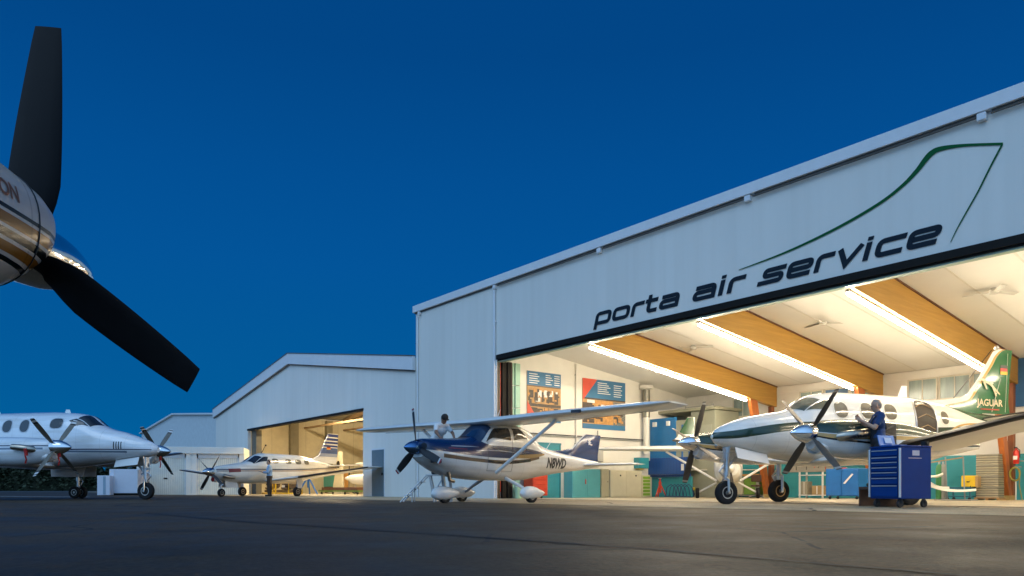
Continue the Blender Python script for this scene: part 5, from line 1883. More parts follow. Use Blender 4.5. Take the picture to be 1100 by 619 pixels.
# ------------------------------------------------------------------ plain strut-braced trainers inside the two hangars
def trainer(loc, rz, label, k=1.0):
    r0 = thing('strut_braced_airplane', label, 'airplane', loc, rz, 'small high-wing airplanes kept in the hangars')
    r0.scale = (k, k, k)
    F = Loft([(1.2, .82, 1.30, .26, 2.4), (1.0, .70, 1.34, .36, 2.4), (.3, .58, 1.42, .46, 2.5), (.0, .56, 1.52, .50, 2.6), (-.4, .56, 1.80, .52, 2.9), (-1.6, .58, 1.80, .50, 2.8), (-2.4, .70, 1.42, .36, 2.3), (-4.6, 1.0, 1.24, .08, 2.0)])
    F.body('fuselage', M_WHITE, r0, 40, 24)
    for q in (1, -1):
        F.quad([(.0, 84), (-.38, 82), (-.44, 48), (-.05, 34)], .008, side=q).build('windshield', M_GLASS, r0, smooth=60)
        F.quad([(-.28, 20), (-.5, 46), (-1.3, 46), (-1.5, 16)], .008, side=q).build('side_window', M_CABWIN, r0, smooth=60)
        wing_mesh([(-.2, q * 0, 1.88, 1.5, .28), (-.2, q * 2.4, 1.89, 1.48, .27), (-.3, q * 4.75, 1.92, 1.2, .2), (-.38, q * 4.95, 1.93, .9, .06)]).build('wing', M_WINGC, r0, smooth=50)
        b = MB()
        b.tube([(-.4, q * .42, .66), (-.6, q * 2.3, 1.80)], .045, 8)
        b.build('wing_strut', M_WHITE, r0, smooth=50)
        b = MB()
        b.tube([(-1.0, q * .4, .6), (-1.05, q * 1.05, .24)], .04, 8)
        g = b.build('main_gear', M_WHITE, r0, smooth=50)
        wheel(g, -1.05, q * 1.12, .2, .2, .14)
        wing_mesh([(-4.0, q * 0, 1.16, .8, .08), (-4.1, q * 1.5, 1.16, .6, .05)], sym=True).build('tailplane', M_WINGC, r0, smooth=50)
    b = MB()
    b.tube([(.75, 0, .7), (.85, 0, .2)], .04, 8)
    g = b.build('nose_gear', M_STEEL, r0, smooth=50)
    wheel(g, .85, 0, .18, .18, .13)
    propeller(r0, 1.24, 0, 1.08, .90, 2, 96, .14, 22, pp_blade, M_WHITE, .32, .15)
    wing_mesh([(-3.5, 0, 1.2, 1.1, .08, True), (-4.1, 0, 2.15, .62, .05, True), (-4.15, 0, 2.2, .5, .02, True)], sym=True).build('fin', M_WHITE, r0, smooth=50)
    return r0


tr1 = trainer((8.05, 27.7, 0), R(270 - 13.5), 'small cream high-wing airplane with white struts at the back of the big hangar')
tq, sq = t_at(394, 7.5), 7.5
tr2 = copy_tree(tr1, None, 'small white high-wing airplane deep inside the gabled hangar')
tr2.location = H(tq, sq, .012)
tr2.rotation_euler = (0, 0, HROT - R(130))
tr1.location.z = .012

# ------------------------------------------------------------------ the nearest airplane: its engine and propeller reach into the picture at the left
h_f = Vector((.17, .985, 0)).normalized()
fg = thing('piston_twin_airplane', 'nearest airplane at the left edge, striped engine cowl and big black propeller blades', 'airplane', (-2.53, 3.52, 0), atan2(h_f.y, h_f.x))
ZF = 1.585
ORG, BLK = (0.30, 0.12, 0.018), (0.004, 0.010, 0.010)
xr = (-3.2, .6)
S0 = ZF - .045
fgp = livery('orange_striped_cowl', (0.60, 0.57, 0.52), [
    (BLK, [(.5, S0 + .060, S0 + .078), (-.5, S0 + .090, S0 + .112), (-3.1, S0 + .22, S0 + .26)]),
    (ORG, [(.5, S0 - .005, S0 + .045), (-.5, S0 + .020, S0 + .075), (-3.1, S0 + .13, S0 + .205)]),
    (BLK, [(.5, S0 - .055, S0 - .020), (-.5, S0 - .035, S0 + .004), (-3.1, S0 + .06, S0 + .110)]),
    (ORG, [(.5, S0 - .112, S0 - .070), (-.5, S0 - .098, S0 - .052), (-3.1, S0 - .02, S0 + .045)]),
    (BLK, [(.5, S0 - .145, S0 - .127), (-.5, S0 - .137, S0 - .115), (-3.1, S0 - .07, S0 - .035)])], xr, rough=.22, coat=.0)
fgp.node_tree.nodes['Principled BSDF'].inputs['Specular IOR Level'].default_value = .28
FG = Loft([(.245, ZF - .06, ZF + .22, .19, 2.3), (.23, ZF - .105, ZF + .255, .225, 2.3), (.15, ZF - .175, ZF + .29, .265, 2.3), (.0, ZF - .27, ZF + .33, .30, 2.3), (-.25, ZF - .37, ZF + .37, .345, 2.3), (-.8, ZF - .42, ZF + .37, .40, 2.5), (-2.8, ZF - .36, ZF + .30, .42, 2.5), (-4.6, ZF - .25, ZF + .1, .25, 2.2), (-5.2, ZF - .1, ZF + .0, .1, 2.0)])
nac = FG.body('nacelle', fgp, fg, 60, 40)
# seam round the nose bowl, with its small latches
b = MB()
b.tube([FG.pt(.06, 2 * pi * j / 40 + .001, .001) for j in range(41)], .0045, 5)
b.build('panel_seam', M_BLACK, nac)
blk = mat('matt_black_blade', (0.005, 0.005, 0.006), 0.6, var=0.25, scale=8, spec=.2)
propeller(fg, 0.30, 0, ZF, 1.15, 3, 96, .245, -14, blk, M_CHROME, .47, .16, root=.10, twist=-22, tip=.58, early=True)
vs, fs = text_mesh('ON', .105, bold=.003)
b = MB()
pv = []
for v in vs:
    x, z = -.145 + v[0] * .8, ZF + .125 + v[1]
    pv.append((x, -FG.yat(x, z) - .002, z))
b.add(pv, fs)
b.build('lettering', mat('brown_lettering', (0.22, 0.085, 0.03), 0.4), nac)
# the rest of this airplane, outside the frame to the left: wing, body, gear
wing_mesh([(-4.3, -3.6, ZF + .12, 1.3, .14), (-4.0, .0, ZF - .16, 2.0, .26), (-3.9, 1.5, ZF - .30, 2.4, .30), (-3.8, 1.9, ZF - .32, 2.5, .3)]).build('wing', M_WHITE, fg, smooth=50)
FX = Loft([(-.3, 1.10, 1.25, .05, 2.0), (-.7, .95, 1.5, .3, 2.2), (-2.2, .85, 1.75, .5, 2.4), (-3.2, .85, 2.2, .55, 2.5), (-6.2, .9, 2.2, .55, 2.4), (-9.5, 1.3, 1.8, .15, 2.0)])
FX.body('fuselage', M_WHITE, fg, 30, 24, 2.1)
for gx_, gy_ in ((-4.9, .2), (-4.9, 4.0), (-.9, 2.1)):
    b = MB()
    b.tube([(gx_, gy_, 1.2), (gx_, gy_, .25)], .05, 8)
    g = b.build('landing_gear', M_STEEL, fg, smooth=50)
    wheel(g, gx_, gy_, .25, .25, .17)
# ------------------------------------------------------------------ things in and around the hangars
def wall_z(px, py, s):
    """height of photo row py on something at column px and depth s in the hangar"""
    x, y, _ = H(t_at(px, s), s)
    return (HY - py) * y / FPX + CAM_Z


M_BLUECART = mat('deep_blue_cart_paint', (0.002, 0.042, 0.21), 0.4, var=0.08, spec=.15)
M_BLUE = mat('mid_blue_paint', (0.015, 0.13, 0.42), 0.38, var=0.1)
M_BLUEDK = banded('blue_roller_sheet', ((0.012, 0.075, 0.30), (0.008, 0.04, 0.18)), 0, .16, .86, .4, .3)
M_GREY = mat('mid_grey_paint', (0.30, 0.31, 0.30), 0.45)
M_OLIVE = mat('grey_green_cabin_paint', (0.34, 0.35, 0.27), 0.5, var=0.06)
M_CREAMCAB = mat('cream_cabinet_paint', (0.66, 0.62, 0.46), 0.45, var=0.05)
M_GREENP = mat('bright_green_plastic', (0.22, 0.42, 0.03), 0.45)
M_YELLOW = mat('yellow_paint', (0.75, 0.50, 0.02), 0.4, var=0.06)
M_ORANGE = mat('orange_red_plastic', (0.70, 0.10, 0.02), 0.45)
M_CARD = mat('cardboard', (0.42, 0.28, 0.13), 0.8, var=0.12, scale=4)
M_SILVER = mat('silver_edge', (0.70, 0.70, 0.70), 0.3, 0.8)
M_CASTER = mat('caster_rubber', (0.02, 0.02, 0.022), 0.6)
M_PAPER = mat('white_paper', (0.80, 0.80, 0.78), 0.7)
M_WOODBENCH = wood('bench_wood', (0.34, 0.19, 0.07), (0.48, 0.28, 0.11), stretch=(1, 6, 6))

# --- posters on the left wall (built in the plane of the wall: s across, z up)
def poster(s0, s1, z0, z1, label, layout):
    r0 = thing('poster', label, 'poster', H(5.745, 0, 0), HROT, 'posters on the side wall')
    x = .02
    b = MB(); b.box(0, x, s0, s1, z0, z1)
    b.build('board', mat('poster_board', (0.46, 0.27, 0.11), 0.5, var=.25, scale=3), r0)

    def pc(name, m, boxes, d):
        b = MB()
        for (a, c, e, f) in boxes:
            b.box(x + .001, x + d, s0 + (s1 - s0) * a, s0 + (s1 - s0) * c, z0 + (z1 - z0) * e, z0 + (z1 - z0) * f)
        b.build(name, m, r0)
    layout(pc)
    return r0


M_PBLUE = mat('poster_blue', (0.035, 0.16, 0.32), 0.45, var=0.1)
M_PRED = mat('poster_red', (0.62, 0.075, 0.04), 0.45)
M_PDK = mat('poster_dark_print', (0.07, 0.055, 0.045), 0.5, var=0.5, scale=16)
M_PTAN = mat('poster_tan_print', (0.52, 0.27, 0.085), 0.5, var=0.3, scale=8)
M_PGRAY = mat('poster_grey_print', (0.16, 0.17, 0.16), 0.5, var=0.6, scale=22)


def mosaic(pc, n, x0, x1, y0, y1, seed):
    rr = random.Random(seed)
    for nm, m, d, k in (('print_pattern', M_PDK, .010, n), ('print_pattern', M_PTAN, .012, n), ('print_pattern', M_PAPER, .014, n // 3)):
        bx = []
        for _ in range(k):
            a, c = rr.uniform(x0, x1 - .08), rr.uniform(y0, y1 - .06)
            bx.append((a, min(x1, a + rr.uniform(.03, .11)), c, min(y1, c + rr.uniform(.025, .08))))
        pc(nm, m, bx, d + .0005)


def lay1(pc):
    mosaic(pc, 9, .02, .98, .36, .66, 5)
    mosaic(pc, 7, .30, .98, .11, .30, 6)
    pc('header', M_PBLUE, [(0, 1, .72, 1)], .004)
    pc('lower_band', M_PBLUE, [(.30, 1, 0, .09)], .004)
    pc('dark_band', M_PDK, [(0, 1, .70, .715), (.0, 1, .30, .36)], .005)
    pc('dial_print', M_PDK, [(.06, .18, .47, .62), (.06, .13, .36, .44), (.22, .30, .38, .62), (.42, .48, .40, .60), (.60, .74, .38, .63), (.80, .92, .37, .62), (.1, .30, .12, .28), (.50, .64, .12, .29), (.70, .92, .12, .29)], .006)
    pc('pale_print', M_PAPER, [(.32, .42, .50, .63), (.50, .58, .50, .64), (.24, .38, .40, .48), (.64, .74, .52, .60)], .008)
    for k in range(5):
        pc('text_line', M_PAPER, [(.06, .30 + .05 * (k % 2), .94 - .045 * k, .955 - .045 * k), (.54, .68 + .04 * (k % 3), .94 - .045 * k, .955 - .045 * k), (.80, .96, .94 - .045 * k, .955 - .045 * k)], .006)


def lay2(pc):
    mosaic(pc, 8, .01, .26, .12, .46, 7)
    mosaic(pc, 8, .28, .69, .12, .50, 8)
    mosaic(pc, 8, .71, .99, .12, .56, 9)
    pc('header', M_PBLUE, [(0, 1, .62, 1)], .004)
    pc('dark_band', M_PDK, [(0, 1, .59, .62)], .005)
    pc('seat_print', M_PDK, [(0, .26, .12, .48), (.0, .22, .48, .52)], .006)
    pc('cabin_print', M_PTAN, [(.27, .70, .10, .58)], .006)
    pc('pale_print', M_PAPER, [(.42, .50, .36, .50), (.56, .63, .34, .49), (.1, .27, .52, .58)], .009)
    pc('engine_print', M_PGRAY, [(.71, 1, .10, .58)], .006)
    pc('lower_band', M_PBLUE, [(0, 1, 0, .10)], .004)
    for k in range(6):
        pc('text_line', M_PAPER, [(.34, .56 + .04 * (k % 3), .93 - .042 * k, .945 - .042 * k), (.72, .92 - .03 * (k % 2), .91 - .045 * k, .925 - .045 * k)], .006)


p1 = poster(1.48, 3.24, 3.0, 4.95, 'tall poster with blue top and red lower corner, nearest the hangar opening', lay1)
b = MB(); b.prism([(0, 0), (.62, 0), (0, .78)], lambda a, c: (.026, 1.48 + a, 3.0 + c), lambda a, c: (.029, 1.48 + a, 3.0 + c))
b.build('red_corner', M_PRED, p1)
p2 = poster(4.45, 7.0, 2.87, 4.94, 'wide poster with red upper corner and tan cabin picture, deeper in the hangar', lay2)
b = MB(); b.prism([(0, 0), (0, -.92), (.85, 0)], lambda a, c: (.026, 4.45 + a, 4.94 + c), lambda a, c: (.029, 4.45 + a, 4.94 + c))
b.build('red_corner', M_PRED, p2)
# conduit and flue on that wall
r0 = thing('wall_conduit', 'thin pale pipe running up the wall between the two posters', 'pipe', H(5.80, 4.06, 0), HROT)
b = MB(); b.tube([(0, 0, 1.6), (0, 0, 5.45)], .035, 8)
b.build('pipe', M_INNER, r0, smooth=50)
b = MB()
for z in (2.2, 3.6, 5.0):
    b.box(-.05, .0, -.05, .05, z, z + .03)
b.build('clip', M_GREY, r0)
r0 = thing('exhaust_flue', 'grey metal flue rising to the ceiling beyond the wide poster', 'flue', H(6.0, 8.1, 0), HROT)
b = MB(); b.tube([(0, 0, 3.5), (0, 0, 4.72), ], .16, 14)
b.build('pipe', mat('grey_flue_metal', (0.26, 0.25, 0.21), 0.4, .6), r0, smooth=50)
b = MB(); b.lathe([(4.72, .17), (4.76, .30), (4.90, .30)], (0, 0, 0), (0, 0, 1), 14)
b.build('collar', M_INNER, r0, smooth=50)
b = MB(); b.tube([(0, 0, 1.9), (0, 0, 3.5)], .13, 12)
b.build('lower_pipe', M_INNER, r0, smooth=50)

# --- left wall furniture
def box_item(name, label, cat, px0, px1, s, dep, z0, z1, m, front=None, group=None, bevel=.01, along_wall=False):
    """box standing with its front face at depth s, from photo column px0 to px1"""
    t0, t1 = t_at(px0, s), t_at(px1, s)
    r0 = thing(name, label, cat, H(t0, s, .012), HROT, group)
    b = MB(); b.box(0, t1 - t0, 0, dep, z0, z1)
    b.build('body', m, r0, bevel=bevel)
    return r0, t1 - t0


# teal sliding door and cabinets along the left wall (their fronts look along +t)
def wall_item(name, label, cat, s0, s1, dep, z0, z1, m, group=None):
    r0 = thing(name, label, cat, H(5.765, s0, .012), HROT, group)
    b = MB(); b.box(0, dep, 0, s1 - s0, z0, z1)
    b.build('body', m, r0, bevel=.008)
    return r0


r0 = wall_item('wall_door', 'teal door in the side wall under the tall poster', 'door', 1.62, 3.2, .05, .0, 2.18, M_TEALDOOR)
b = MB(); b.box(.05, .075, 0, 1.58, 2.10, 2.18).box(.05, .075, .02, .08, 0, 2.1).box(.05, .075, 1.50, 1.56, 0, 2.1)
b.build('frame', mat('teal_door_trim', (0.025, 0.2, 0.25), .4), r0)
b = MB(); b.tube([(.07, .2, 1.0), (.11, .2, 1.0), (.11, .32, 1.0)], .015, 6)
b.build('handle', M_SILVER, r0)
r0 = wall_item('tool_cabinet', 'teal double-door cabinet behind the tail of the high-wing airplane', 'cabinet', 3.4, 4.98, .5, 0, 1.16, mat('light_teal_cabinet', (0.12, 0.42, 0.46), .4, var=.05))
b = MB(); b.box(.501, .515, .03, .77, .05, 1.12); b.build('door', mat('teal_cabinet_door', (0.09, 0.36, 0.40), .4), r0)
b = MB(); b.box(.501, .515, .81, 1.55, .05, 1.12); o = b.build('door', mat('teal_cabinet_door', (0.09, 0.36, 0.4), .4), r0)
b = MB(); b.box(.516, .54, .70, .73, .55, .75); b.build('handle', M_RED, r0)
r0 = wall_item('storage_cabinet', 'cream double-door cabinet with two small knobs against the side wall', 'cabinet', 5.55, 7.5, .5, 0, 1.14, M_CREAMCAB)
for a, c in ((.03, .96), (.99, 1.92)):
    b = MB(); b.box(.501, .513, a, c, .06, 1.10); d_ = b.build('door', M_CREAMCAB, r0, bevel=.004)
    b = MB(); b.ball((.53, (a + c) / 2 + .1, .92), .035, 8, 6); b.build('knob', M_BLACK, d_)
r0 = wall_item('side_locker', 'narrow grey cream locker between the teal and cream cabinets', 'cabinet', 5.05, 5.5, .48, 0, 1.18, mat('grey_cream_locker', (.42, .39, .27), .5))
b = MB(); b.box(.481, .49, .03, .42, .05, 1.14); b.build('door', mat('grey_cream_locker_door', (.45, .42, .29), .5), r0)
b = MB(); b.ball((.505, .36, .65), .02, 8, 6); b.build('knob', M_BLACK, r0)
r0 = wall_item('drawer_rack', 'narrow rack with bright green drawers beside the cream cabinet', 'rack', 7.62, 8.15, .42, 0, .95, M_CREAMCAB)
for k in range(6):
    b = MB(); b.box(.421, .45, .05, .48, .07 + .145 * k, .17 + .145 * k)
    b.build('drawer', M_GREENP, r0, bevel=.006)
r0 = wall_item('wall_shelf', 'small teal wall cupboard above the green drawers', 'cupboard', 7.55, 8.2, .3, 1.25, 1.72, M_TEALDOOR)
b = MB(); b.box(.301, .31, .02, .62, 1.28, 1.69); b.build('door', M_TEALDOOR, r0)
b = MB(); b.box(.05, .25, .08, .36, 1.205, 1.248); b.build('yellow_tray', M_YELLOW, r0)

# --- blue booth in the corner, grey-green cabin beside it
SB = 8.6
ta_, tb_ = 5.78, t_at(741, SB)
r0 = thing('blue_booth', 'large blue metal booth filling the back corner of the big hangar', 'booth', H(ta_, SB, .012), HROT)
w = tb_ - ta_
b = MB(); b.box(0, w * .66, 0, .08, 1.72, 3.45)
b.build('upper_door', mat('bright_blue_door', (0.012, 0.16, 0.42), .35, var=.1), r0)
b = MB(); b.box(0, w, -.12, .02, .98, 1.60)
b.build('lower_shutter', M_BLUEDK, r0)
b = MB(); b.box(0, w, .0, .09, 1.605, 1.715).box(0, w, .0, .09, .88, .975)
b.build('rail', M_BLUEDK, r0)
b = MB(); b.box(w * .66, w, .02, .10, 1.72, 3.3); b.build('side_panel', M_OLIVE, r0)
b = MB(); b.box(w * .80, w * .83, -.01, .02, 1.72, 3.1).box(w * .97, w, -.01, .02, 1.72, 3.1).box(w * .83, w * .97, -.01, .02, 3.02, 3.1)
b.build('blue_frame', M_BLUE, r0)
b = MB(); b.box(w * .84, w * .90, -.14, -.121, 1.14, 1.42); b.build('notice', M_PAPER, r0)
b = MB(); b.box(0, w, .12, .2, 0, .88); b.build('base_panel', M_TEAL, r0)
b = MB(); b.box(w * .1, w * .18, -.1, -.001, 3.1, 3.3); b.build('floodlight', M_PAPER, r0)
b = MB(); b.box(w * .45, w * .52, -.1, -.001, 3.1, 3.3); b.build('floodlight', M_PAPER, r0)
r0, w = box_item('office_cabin', 'grey-green cabin with flat roof beside the blue booth', 'cabin', 742, 768, 9.4, 1.7, 0, 3.72, M_OLIVE)
b = MB(); b.box(-1.9, w + .15, -.2, 1.72, 3.725, 3.84); b.build('roof', mat('olive_roof_sheet', (.30, .30, .22), .5), r0)
b = MB(); b.box(.15, w - .15, -.02, -.001, 2.2, 3.1); b.build('panel', mat('olive_panel', (.40, .41, .33), .5), r0)
b = MB(); b.tube([(-.2, -.1, 3.9), (w, -.1, 3.9)], .02, 6).tube([(-.2, -.1, 3.72), (-.2, -.1, 3.95)], .02, 6).tube([(w, -.1, 3.72), (w, -.1, 3.95)], .02, 6)
b.build('railing', M_GREY, r0)

# --- floor items
def drum(label, px, s, r, hh, m):
    r0 = thing('barrel', label, 'barrel', H(t_at(px, s), s, .012), HROT)
    b = MB(); b.lathe([(0, r * .97), (.02, r), (hh * .32, r), (hh * .34, r * 1.03), (hh * .36, r), (hh * .64, r), (hh * .66, r * 1.03), (hh * .68, r), (hh - .02, r), (hh, r * .97)], (0, 0, 0), (0, 0, 1), 20)
    b.build('body', m, r0, smooth=40)
    b = MB(); b.lathe([(hh + .001, r * .9), (hh + .015, r * .9), (hh + .016, .01)], (0, 0, 0), (0, 0, 1), 20)
    b.build('lid', m, r0, smooth=40)


drum('blue barrel beneath the corner booth', 693.5, 8.1, .19, .40, M_BLUE)


def jack_stand(label, px, s, m, hh, spread, name='jack_stand', group=None, rad=.028):
    r0 = thing(name, label, 'jack', H(t_at(px, s), s, .012), HROT, group)
    for k in range(3):
        a = 2 * pi * k / 3 + .5
        b = MB(); b.tube([(cos(a) * spread, sin(a) * spread, 0.02), (cos(a) * .05, sin(a) * .05, hh * .62)], rad, 7)
        b.build('leg', m, r0, smooth=50)
    b = MB(); b.tube([(0, 0, hh * .25), (0, 0, hh * .85)], .06, 10)
    b.tube([(0, 0, hh * .85), (0, 0, hh)], .03, 8)
    b.build('column', m, r0, smooth=50)
    b = MB(); b.lathe([(hh, .02), (hh + .01, .07), (hh + .04, .07)], (0, 0, 0), (0, 0, 1), 12)
    b.build('head', M_STEEL, r0, smooth=50)
    return r0


jack_stand('small red jack stand beside the blue barrel', 709, 7.6, M_RED, .78, .27)
# rack of blue hoops (tail stands) on the floor
r0 = thing('hoop_rack', 'low rack of bent dark blue tubes on the floor under the blue booth', 'rack', H(t_at(714, 7.4), 7.4, .012), HROT)
b = MB(); b.tube([(0, 0, .05), (1.1, 0, .05)], .025, 6).tube([(0, .3, .05), (1.1, .3, .05)], .025, 6).tube([(0, 0, .05), (0, .3, .05)], .025, 6).tube([(1.1, 0, .05), (1.1, .3, .05)], .025, 6)
b.build('base', mat('dark_blue_tube', (.012, .06, .17), .35), r0)
for k in range(6):
    x = .06 + .18 * k
    b = MB(); b.tube([(x, .0, .05), (x + .06, .0, .42), (x + .2, .1, .55), (x + .26, .25, .40), (x + .3, .3, .05)], .020, 7)
    b.build('hoop', mat('dark_blue_tube', (.012, .06, .17), .35), r0, smooth=50)

# work benches along the back wall, behind the nose of the green-tailed twin
def bench(label, px0, px1, s, hh, m_top, fill):
    t0, t1 = t_at(px0, s), t_at(px1, s)
    w = t1 - t0
    r0 = thing('workbench', label, 'workbench', H(t0, s, .012), HROT, 'workbenches along the back wall')
    b = MB(); b.box(0, w, -.02, .68, hh - .09, hh)
    b.build('top', m_top, r0, bevel=.008)
    for x in (.03, w - .09):
        for y in (.03, .57):
            b = MB(); b.box(x, x + .06, y, y + .06, 0, hh - .092); b.build('leg', M_GREY, r0)
    for (x0, x1, z0, z1, m, nm) in fill:
        b = MB(); b.box(.1 + (w - .2) * x0, .1 + (w - .2) * x1, .08, .55, z0, z1)
        b.build(nm, m, r0, bevel=.008)
    b = MB(); b.box(.1, w - .1, .1, .6, .06, .10); b.build('shelf', M_GREY, r0)
    return r0


bench('wooden workbench with green and dark cupboards left of the nose wheel', 738, 772, 9.9, .98, M_WOODBENCH,
      [(.05, .40, .14, .74, mat('dark_blue_cupboard', (.015, .07, .16), .4), 'cupboard'), (.68, .98, .12, .74, mat('leaf_green_cupboard', (.16, .30, .05), .45), 'cupboard')])
bench('wooden workbench with green cupboard right of the nose wheel', 786, 815, 10.2, .98, M_WOODBENCH,
      [(.02, .34, .12, .80, M_CREAMCAB, 'drawer_unit'), (.40, .95, .12, .80, mat('leaf_green_cupboard', (.16, .3, .05), .45), 'cupboard')])
tb0 = t_at(745, 9.5)
r0 = thing('parts_bin', 'orange red plastic bin under the left workbench', 'bin', H(tb0 + .25, 9.62, .11), HROT)
b = MB(); b.box(0, .42, 0, .3, .22, .52); b.build('body', M_ORANGE, r0, bevel=.02)
b = MB(); b.box(.02, .40, .02, .28, .521, .56); b.build('lid', mat('dark_lid', (.05, .04, .04), .5), r0)
b = MB(); b.box(0.05, .37, .05, .25, .0, .215); b.build('stand', M_GREY, r0)
r0 = thing('tool_trolley', 'small yellow and red trolley beside the left workbench', 'trolley', H(tb0 - .35, 9.3, .012), HROT)
b = MB(); b.box(0, .5, 0, .32, .30, .42); b.build('tray', M_YELLOW, r0, bevel=.02)
b = MB(); b.box(.05, .3, .02, .3, .43, .56); b.build('toolbox', M_ORANGE, r0, bevel=.02)
for q in (.06, .44):
    b = MB(); b.lathe([(-.03, .02), (-.03, .13), (.03, .13), (.03, .02)], (q, -.02, .13), (0, 1, 0), 14); b.build('wheel', M_CASTER, r0, smooth=40)
b = MB(); b.box(.04, .46, .04, .28, .12, .295); b.build('frame', M_DARK, r0)
r0 = thing('drop_cloth', 'white cloth draped over the left workbench by the nose wheel', 'cloth', H(t_at(759, 9.7), 9.85, .012), HROT)
b = MB()
cols = []
for i in range(9):
    x = .75 * i / 8
    dz = .06 * sin(i * 1.7)
    cols.append([(x, .35, 1.0), (x, .0, 1.0), (x, -.045, .96), (x + .01, -.06 + .02 * sin(i * 2.1), .78 + dz), (x, -.055, .62 + dz)])
b.rings(cols, cap=False, closed=False)
b.build('cloth', M_PAPER, r0, smooth=80)
# swivel stool
r0 = thing('swivel_stool', 'brown swivel work chair before the back wall, between the two wheels', 'stool', H(t_at(812, 8.9), 8.9, .012), HROT + .5)
b = MB(); b.lathe([(.44, .05), (.45, .20), (.49, .21), (.52, .18)], (0, 0, 0), (0, 0, 1), 18); b.build('seat', mat('brown_seat', (.09, .045, .03), .6), r0, smooth=50)
b = MB(); b.box(-.2, .2, .17, .22, .64, .92); b.build('backrest', mat('brown_seat', (.09, .045, .03), .6), r0, bevel=.03)
b = MB(); b.tube([(0, 0, .1), (0, 0, .45)], .03, 8).tube([(0, .12, .46), (0, .24, .5), (0, .23, .7)], .02, 6); b.build('column', M_GREY, r0)
for k in range(5):
    a = 2 * pi * k / 5
    b = MB(); b.tube([(0, 0, .10), (cos(a) * .27, sin(a) * .27, .07)], .02, 6); b.ball((cos(a) * .27, sin(a) * .27, .04), .04, 8, 6); b.build('leg', M_GREY, r0)

# shelf rack with boxes, blue cabinet
t0, t1 = t_at(858, 9.4), t_at(884, 9.4)
r0 = thing('shelf_rack', 'pale metal shelf rack behind the far main wheel, boxes on its lower shelf', 'shelf', H(t0, 9.4, .012), HROT)
w = t1 - t0
for x in (0, w - .05):
    for y in (0, .5):
        b = MB(); b.box(x, x + .05, y, y + .05, 0, 1.0); b.build('post', M_PAPER, r0)
for z in (.10, .86):
    b = MB(); b.box(0, w, -.02, .57, z, z + .035); b.build('shelf', M_PAPER, r0)
for k, (x0, x1, hh, m, lb, nm) in enumerate(((.03, .30, .50, mat('grey_carton', (.35, .32, .24), .8), 'tall grey carton on the shelf rack behind the far main wheel', 'carton'), (.48, .92, .34, M_CARD, 'wide brown cardboard box on the shelf rack near the blue cabinet', 'carton'))):
    q = thing(nm, lb, 'box', H(t0 + w * x0, 9.5, .152), HROT, 'boxes on the shelf rack')
    b = MB(); b.box(0, w * (x1 - x0), 0, .36, 0, hh); b.build('body', m, q, bevel=.01)
    b = MB(); b.box(w * (x1 - x0) * .45, w * (x1 - x0) * .55, -.003, -.001, .02, hh - .02); b.build('tape', M_CREAM, q)
t0, t1 = t_at(887, 8.0), t_at(922, 8.0)
w = t1 - t0
r0 = thing('blue_cabinet', 'bright blue two-door cabinet on casters, left of the dark blue tool cart', 'cabinet', H(t0, 8.0, .012), HROT)
b = MB(); b.box(0, w, 0, .75, .11, 1.06); b.build('body', M_BLUE, r0, bevel=.015)
for a, c in ((.02, w / 2 - .01), (w / 2 + .01, w - .02)):
    b = MB(); b.box(a, c, -.02, -.001, .14, 1.03); b.build('door', M_BLUE, r0, bevel=.006)
b = MB(); b.hexa([(w * .56, -.04, .55), (w * .61, -.04, .53), (w * .61, -.025, .53), (w * .56, -.025, .55), (w * .82, -.04, .88), (w * .87, -.04, .86), (w * .87, -.025, .86), (w * .82, -.025, .88)])
b.build('white_rod', M_PAPER, r0)
b = MB(); b.box(w * .45, w * .58, .1, .2, 1.061, 1.10); b.build('red_can', M_RED, r0)
for x in (.1, w - .1):
    for y in (.1, .65):
        b = MB(); b.lathe([(-.02, .01), (-.02, .05), (.02, .05), (.02, .01)], (x, y, .05), (0, 1, 0), 12); b.tube([(x, y, .05), (x, y, .11)], .02, 6); b.build('caster', M_CASTER, r0)

# stacked cages, yellow case on a blue trolley, extinguisher, hose, fairing on a stand
t0, t1 = t_at(1048.5, 9.6), t_at(1072, 9.6)
w = t1 - t0
wire = banded('wire_cage_side', ((0.40, 0.36, 0.26), (0.16, 0.15, 0.11)), 2, .075, .55, .5, .6, metal=.3)
for k in range(4):
    r0 = thing('wire_crate', ('lowest', 'second lowest', 'third lowest', 'topmost')[k] + ' grey wire crate of the stack by the timber post', 'crate', H(t0, 9.6, .10 + .345 * k), HROT + .05, 'stack of wire crates')
    b = MB(); b.box(0, w, 0, .6, 0, .325); b.build('basket', wire, r0, bevel=.006)
    b = MB(); b.box(-.01, w + .01, -.01, .61, .326, .342); b.build('rim', mat('crate_rim', (.5, .47, .38), .4, .5), r0)
r0 = thing('pallet', 'low wooden pallet under the stack of wire crates', 'pallet', H(t0 - .04, 9.56, .012), HROT + .05)
b = MB()
b.box(0, w + .08, 0, .68, .055, .085); b.build('deck', M_WOODBENCH, r0)
for x in (0, w / 2, w):
    b = MB(); b.box(x, x + .08, 0, .68, 0, .054); b.build('runner', M_WOODBENCH, r0)
t0, t1 = t_at(1015, 9.3), t_at(1043, 9.3)
w = t1 - t0
r0 = thing('blue_trolley', 'low blue metal trolley with a push bar in front of the teal wall', 'trolley', H(t0, 9.3, .012), HROT)
b = MB(); b.box(0, w, 0, .6, .36, .42); b.build('deck', mat('teal_blue_steel', (.02, .12, .2), .4), r0)
for x in (.02, w - .06):
    for y in (.02, .54):
        b = MB(); b.box(x, x + .04, y, y + .04, .08, .359); b.build('leg', mat('teal_blue_steel', (.02, .12, .2), .4), r0)
b = MB(); b.box(.06, w - .06, .03, .57, .10, .14); b.build('shelf', mat('teal_blue_steel', (.02, .12, .2), .4), r0)
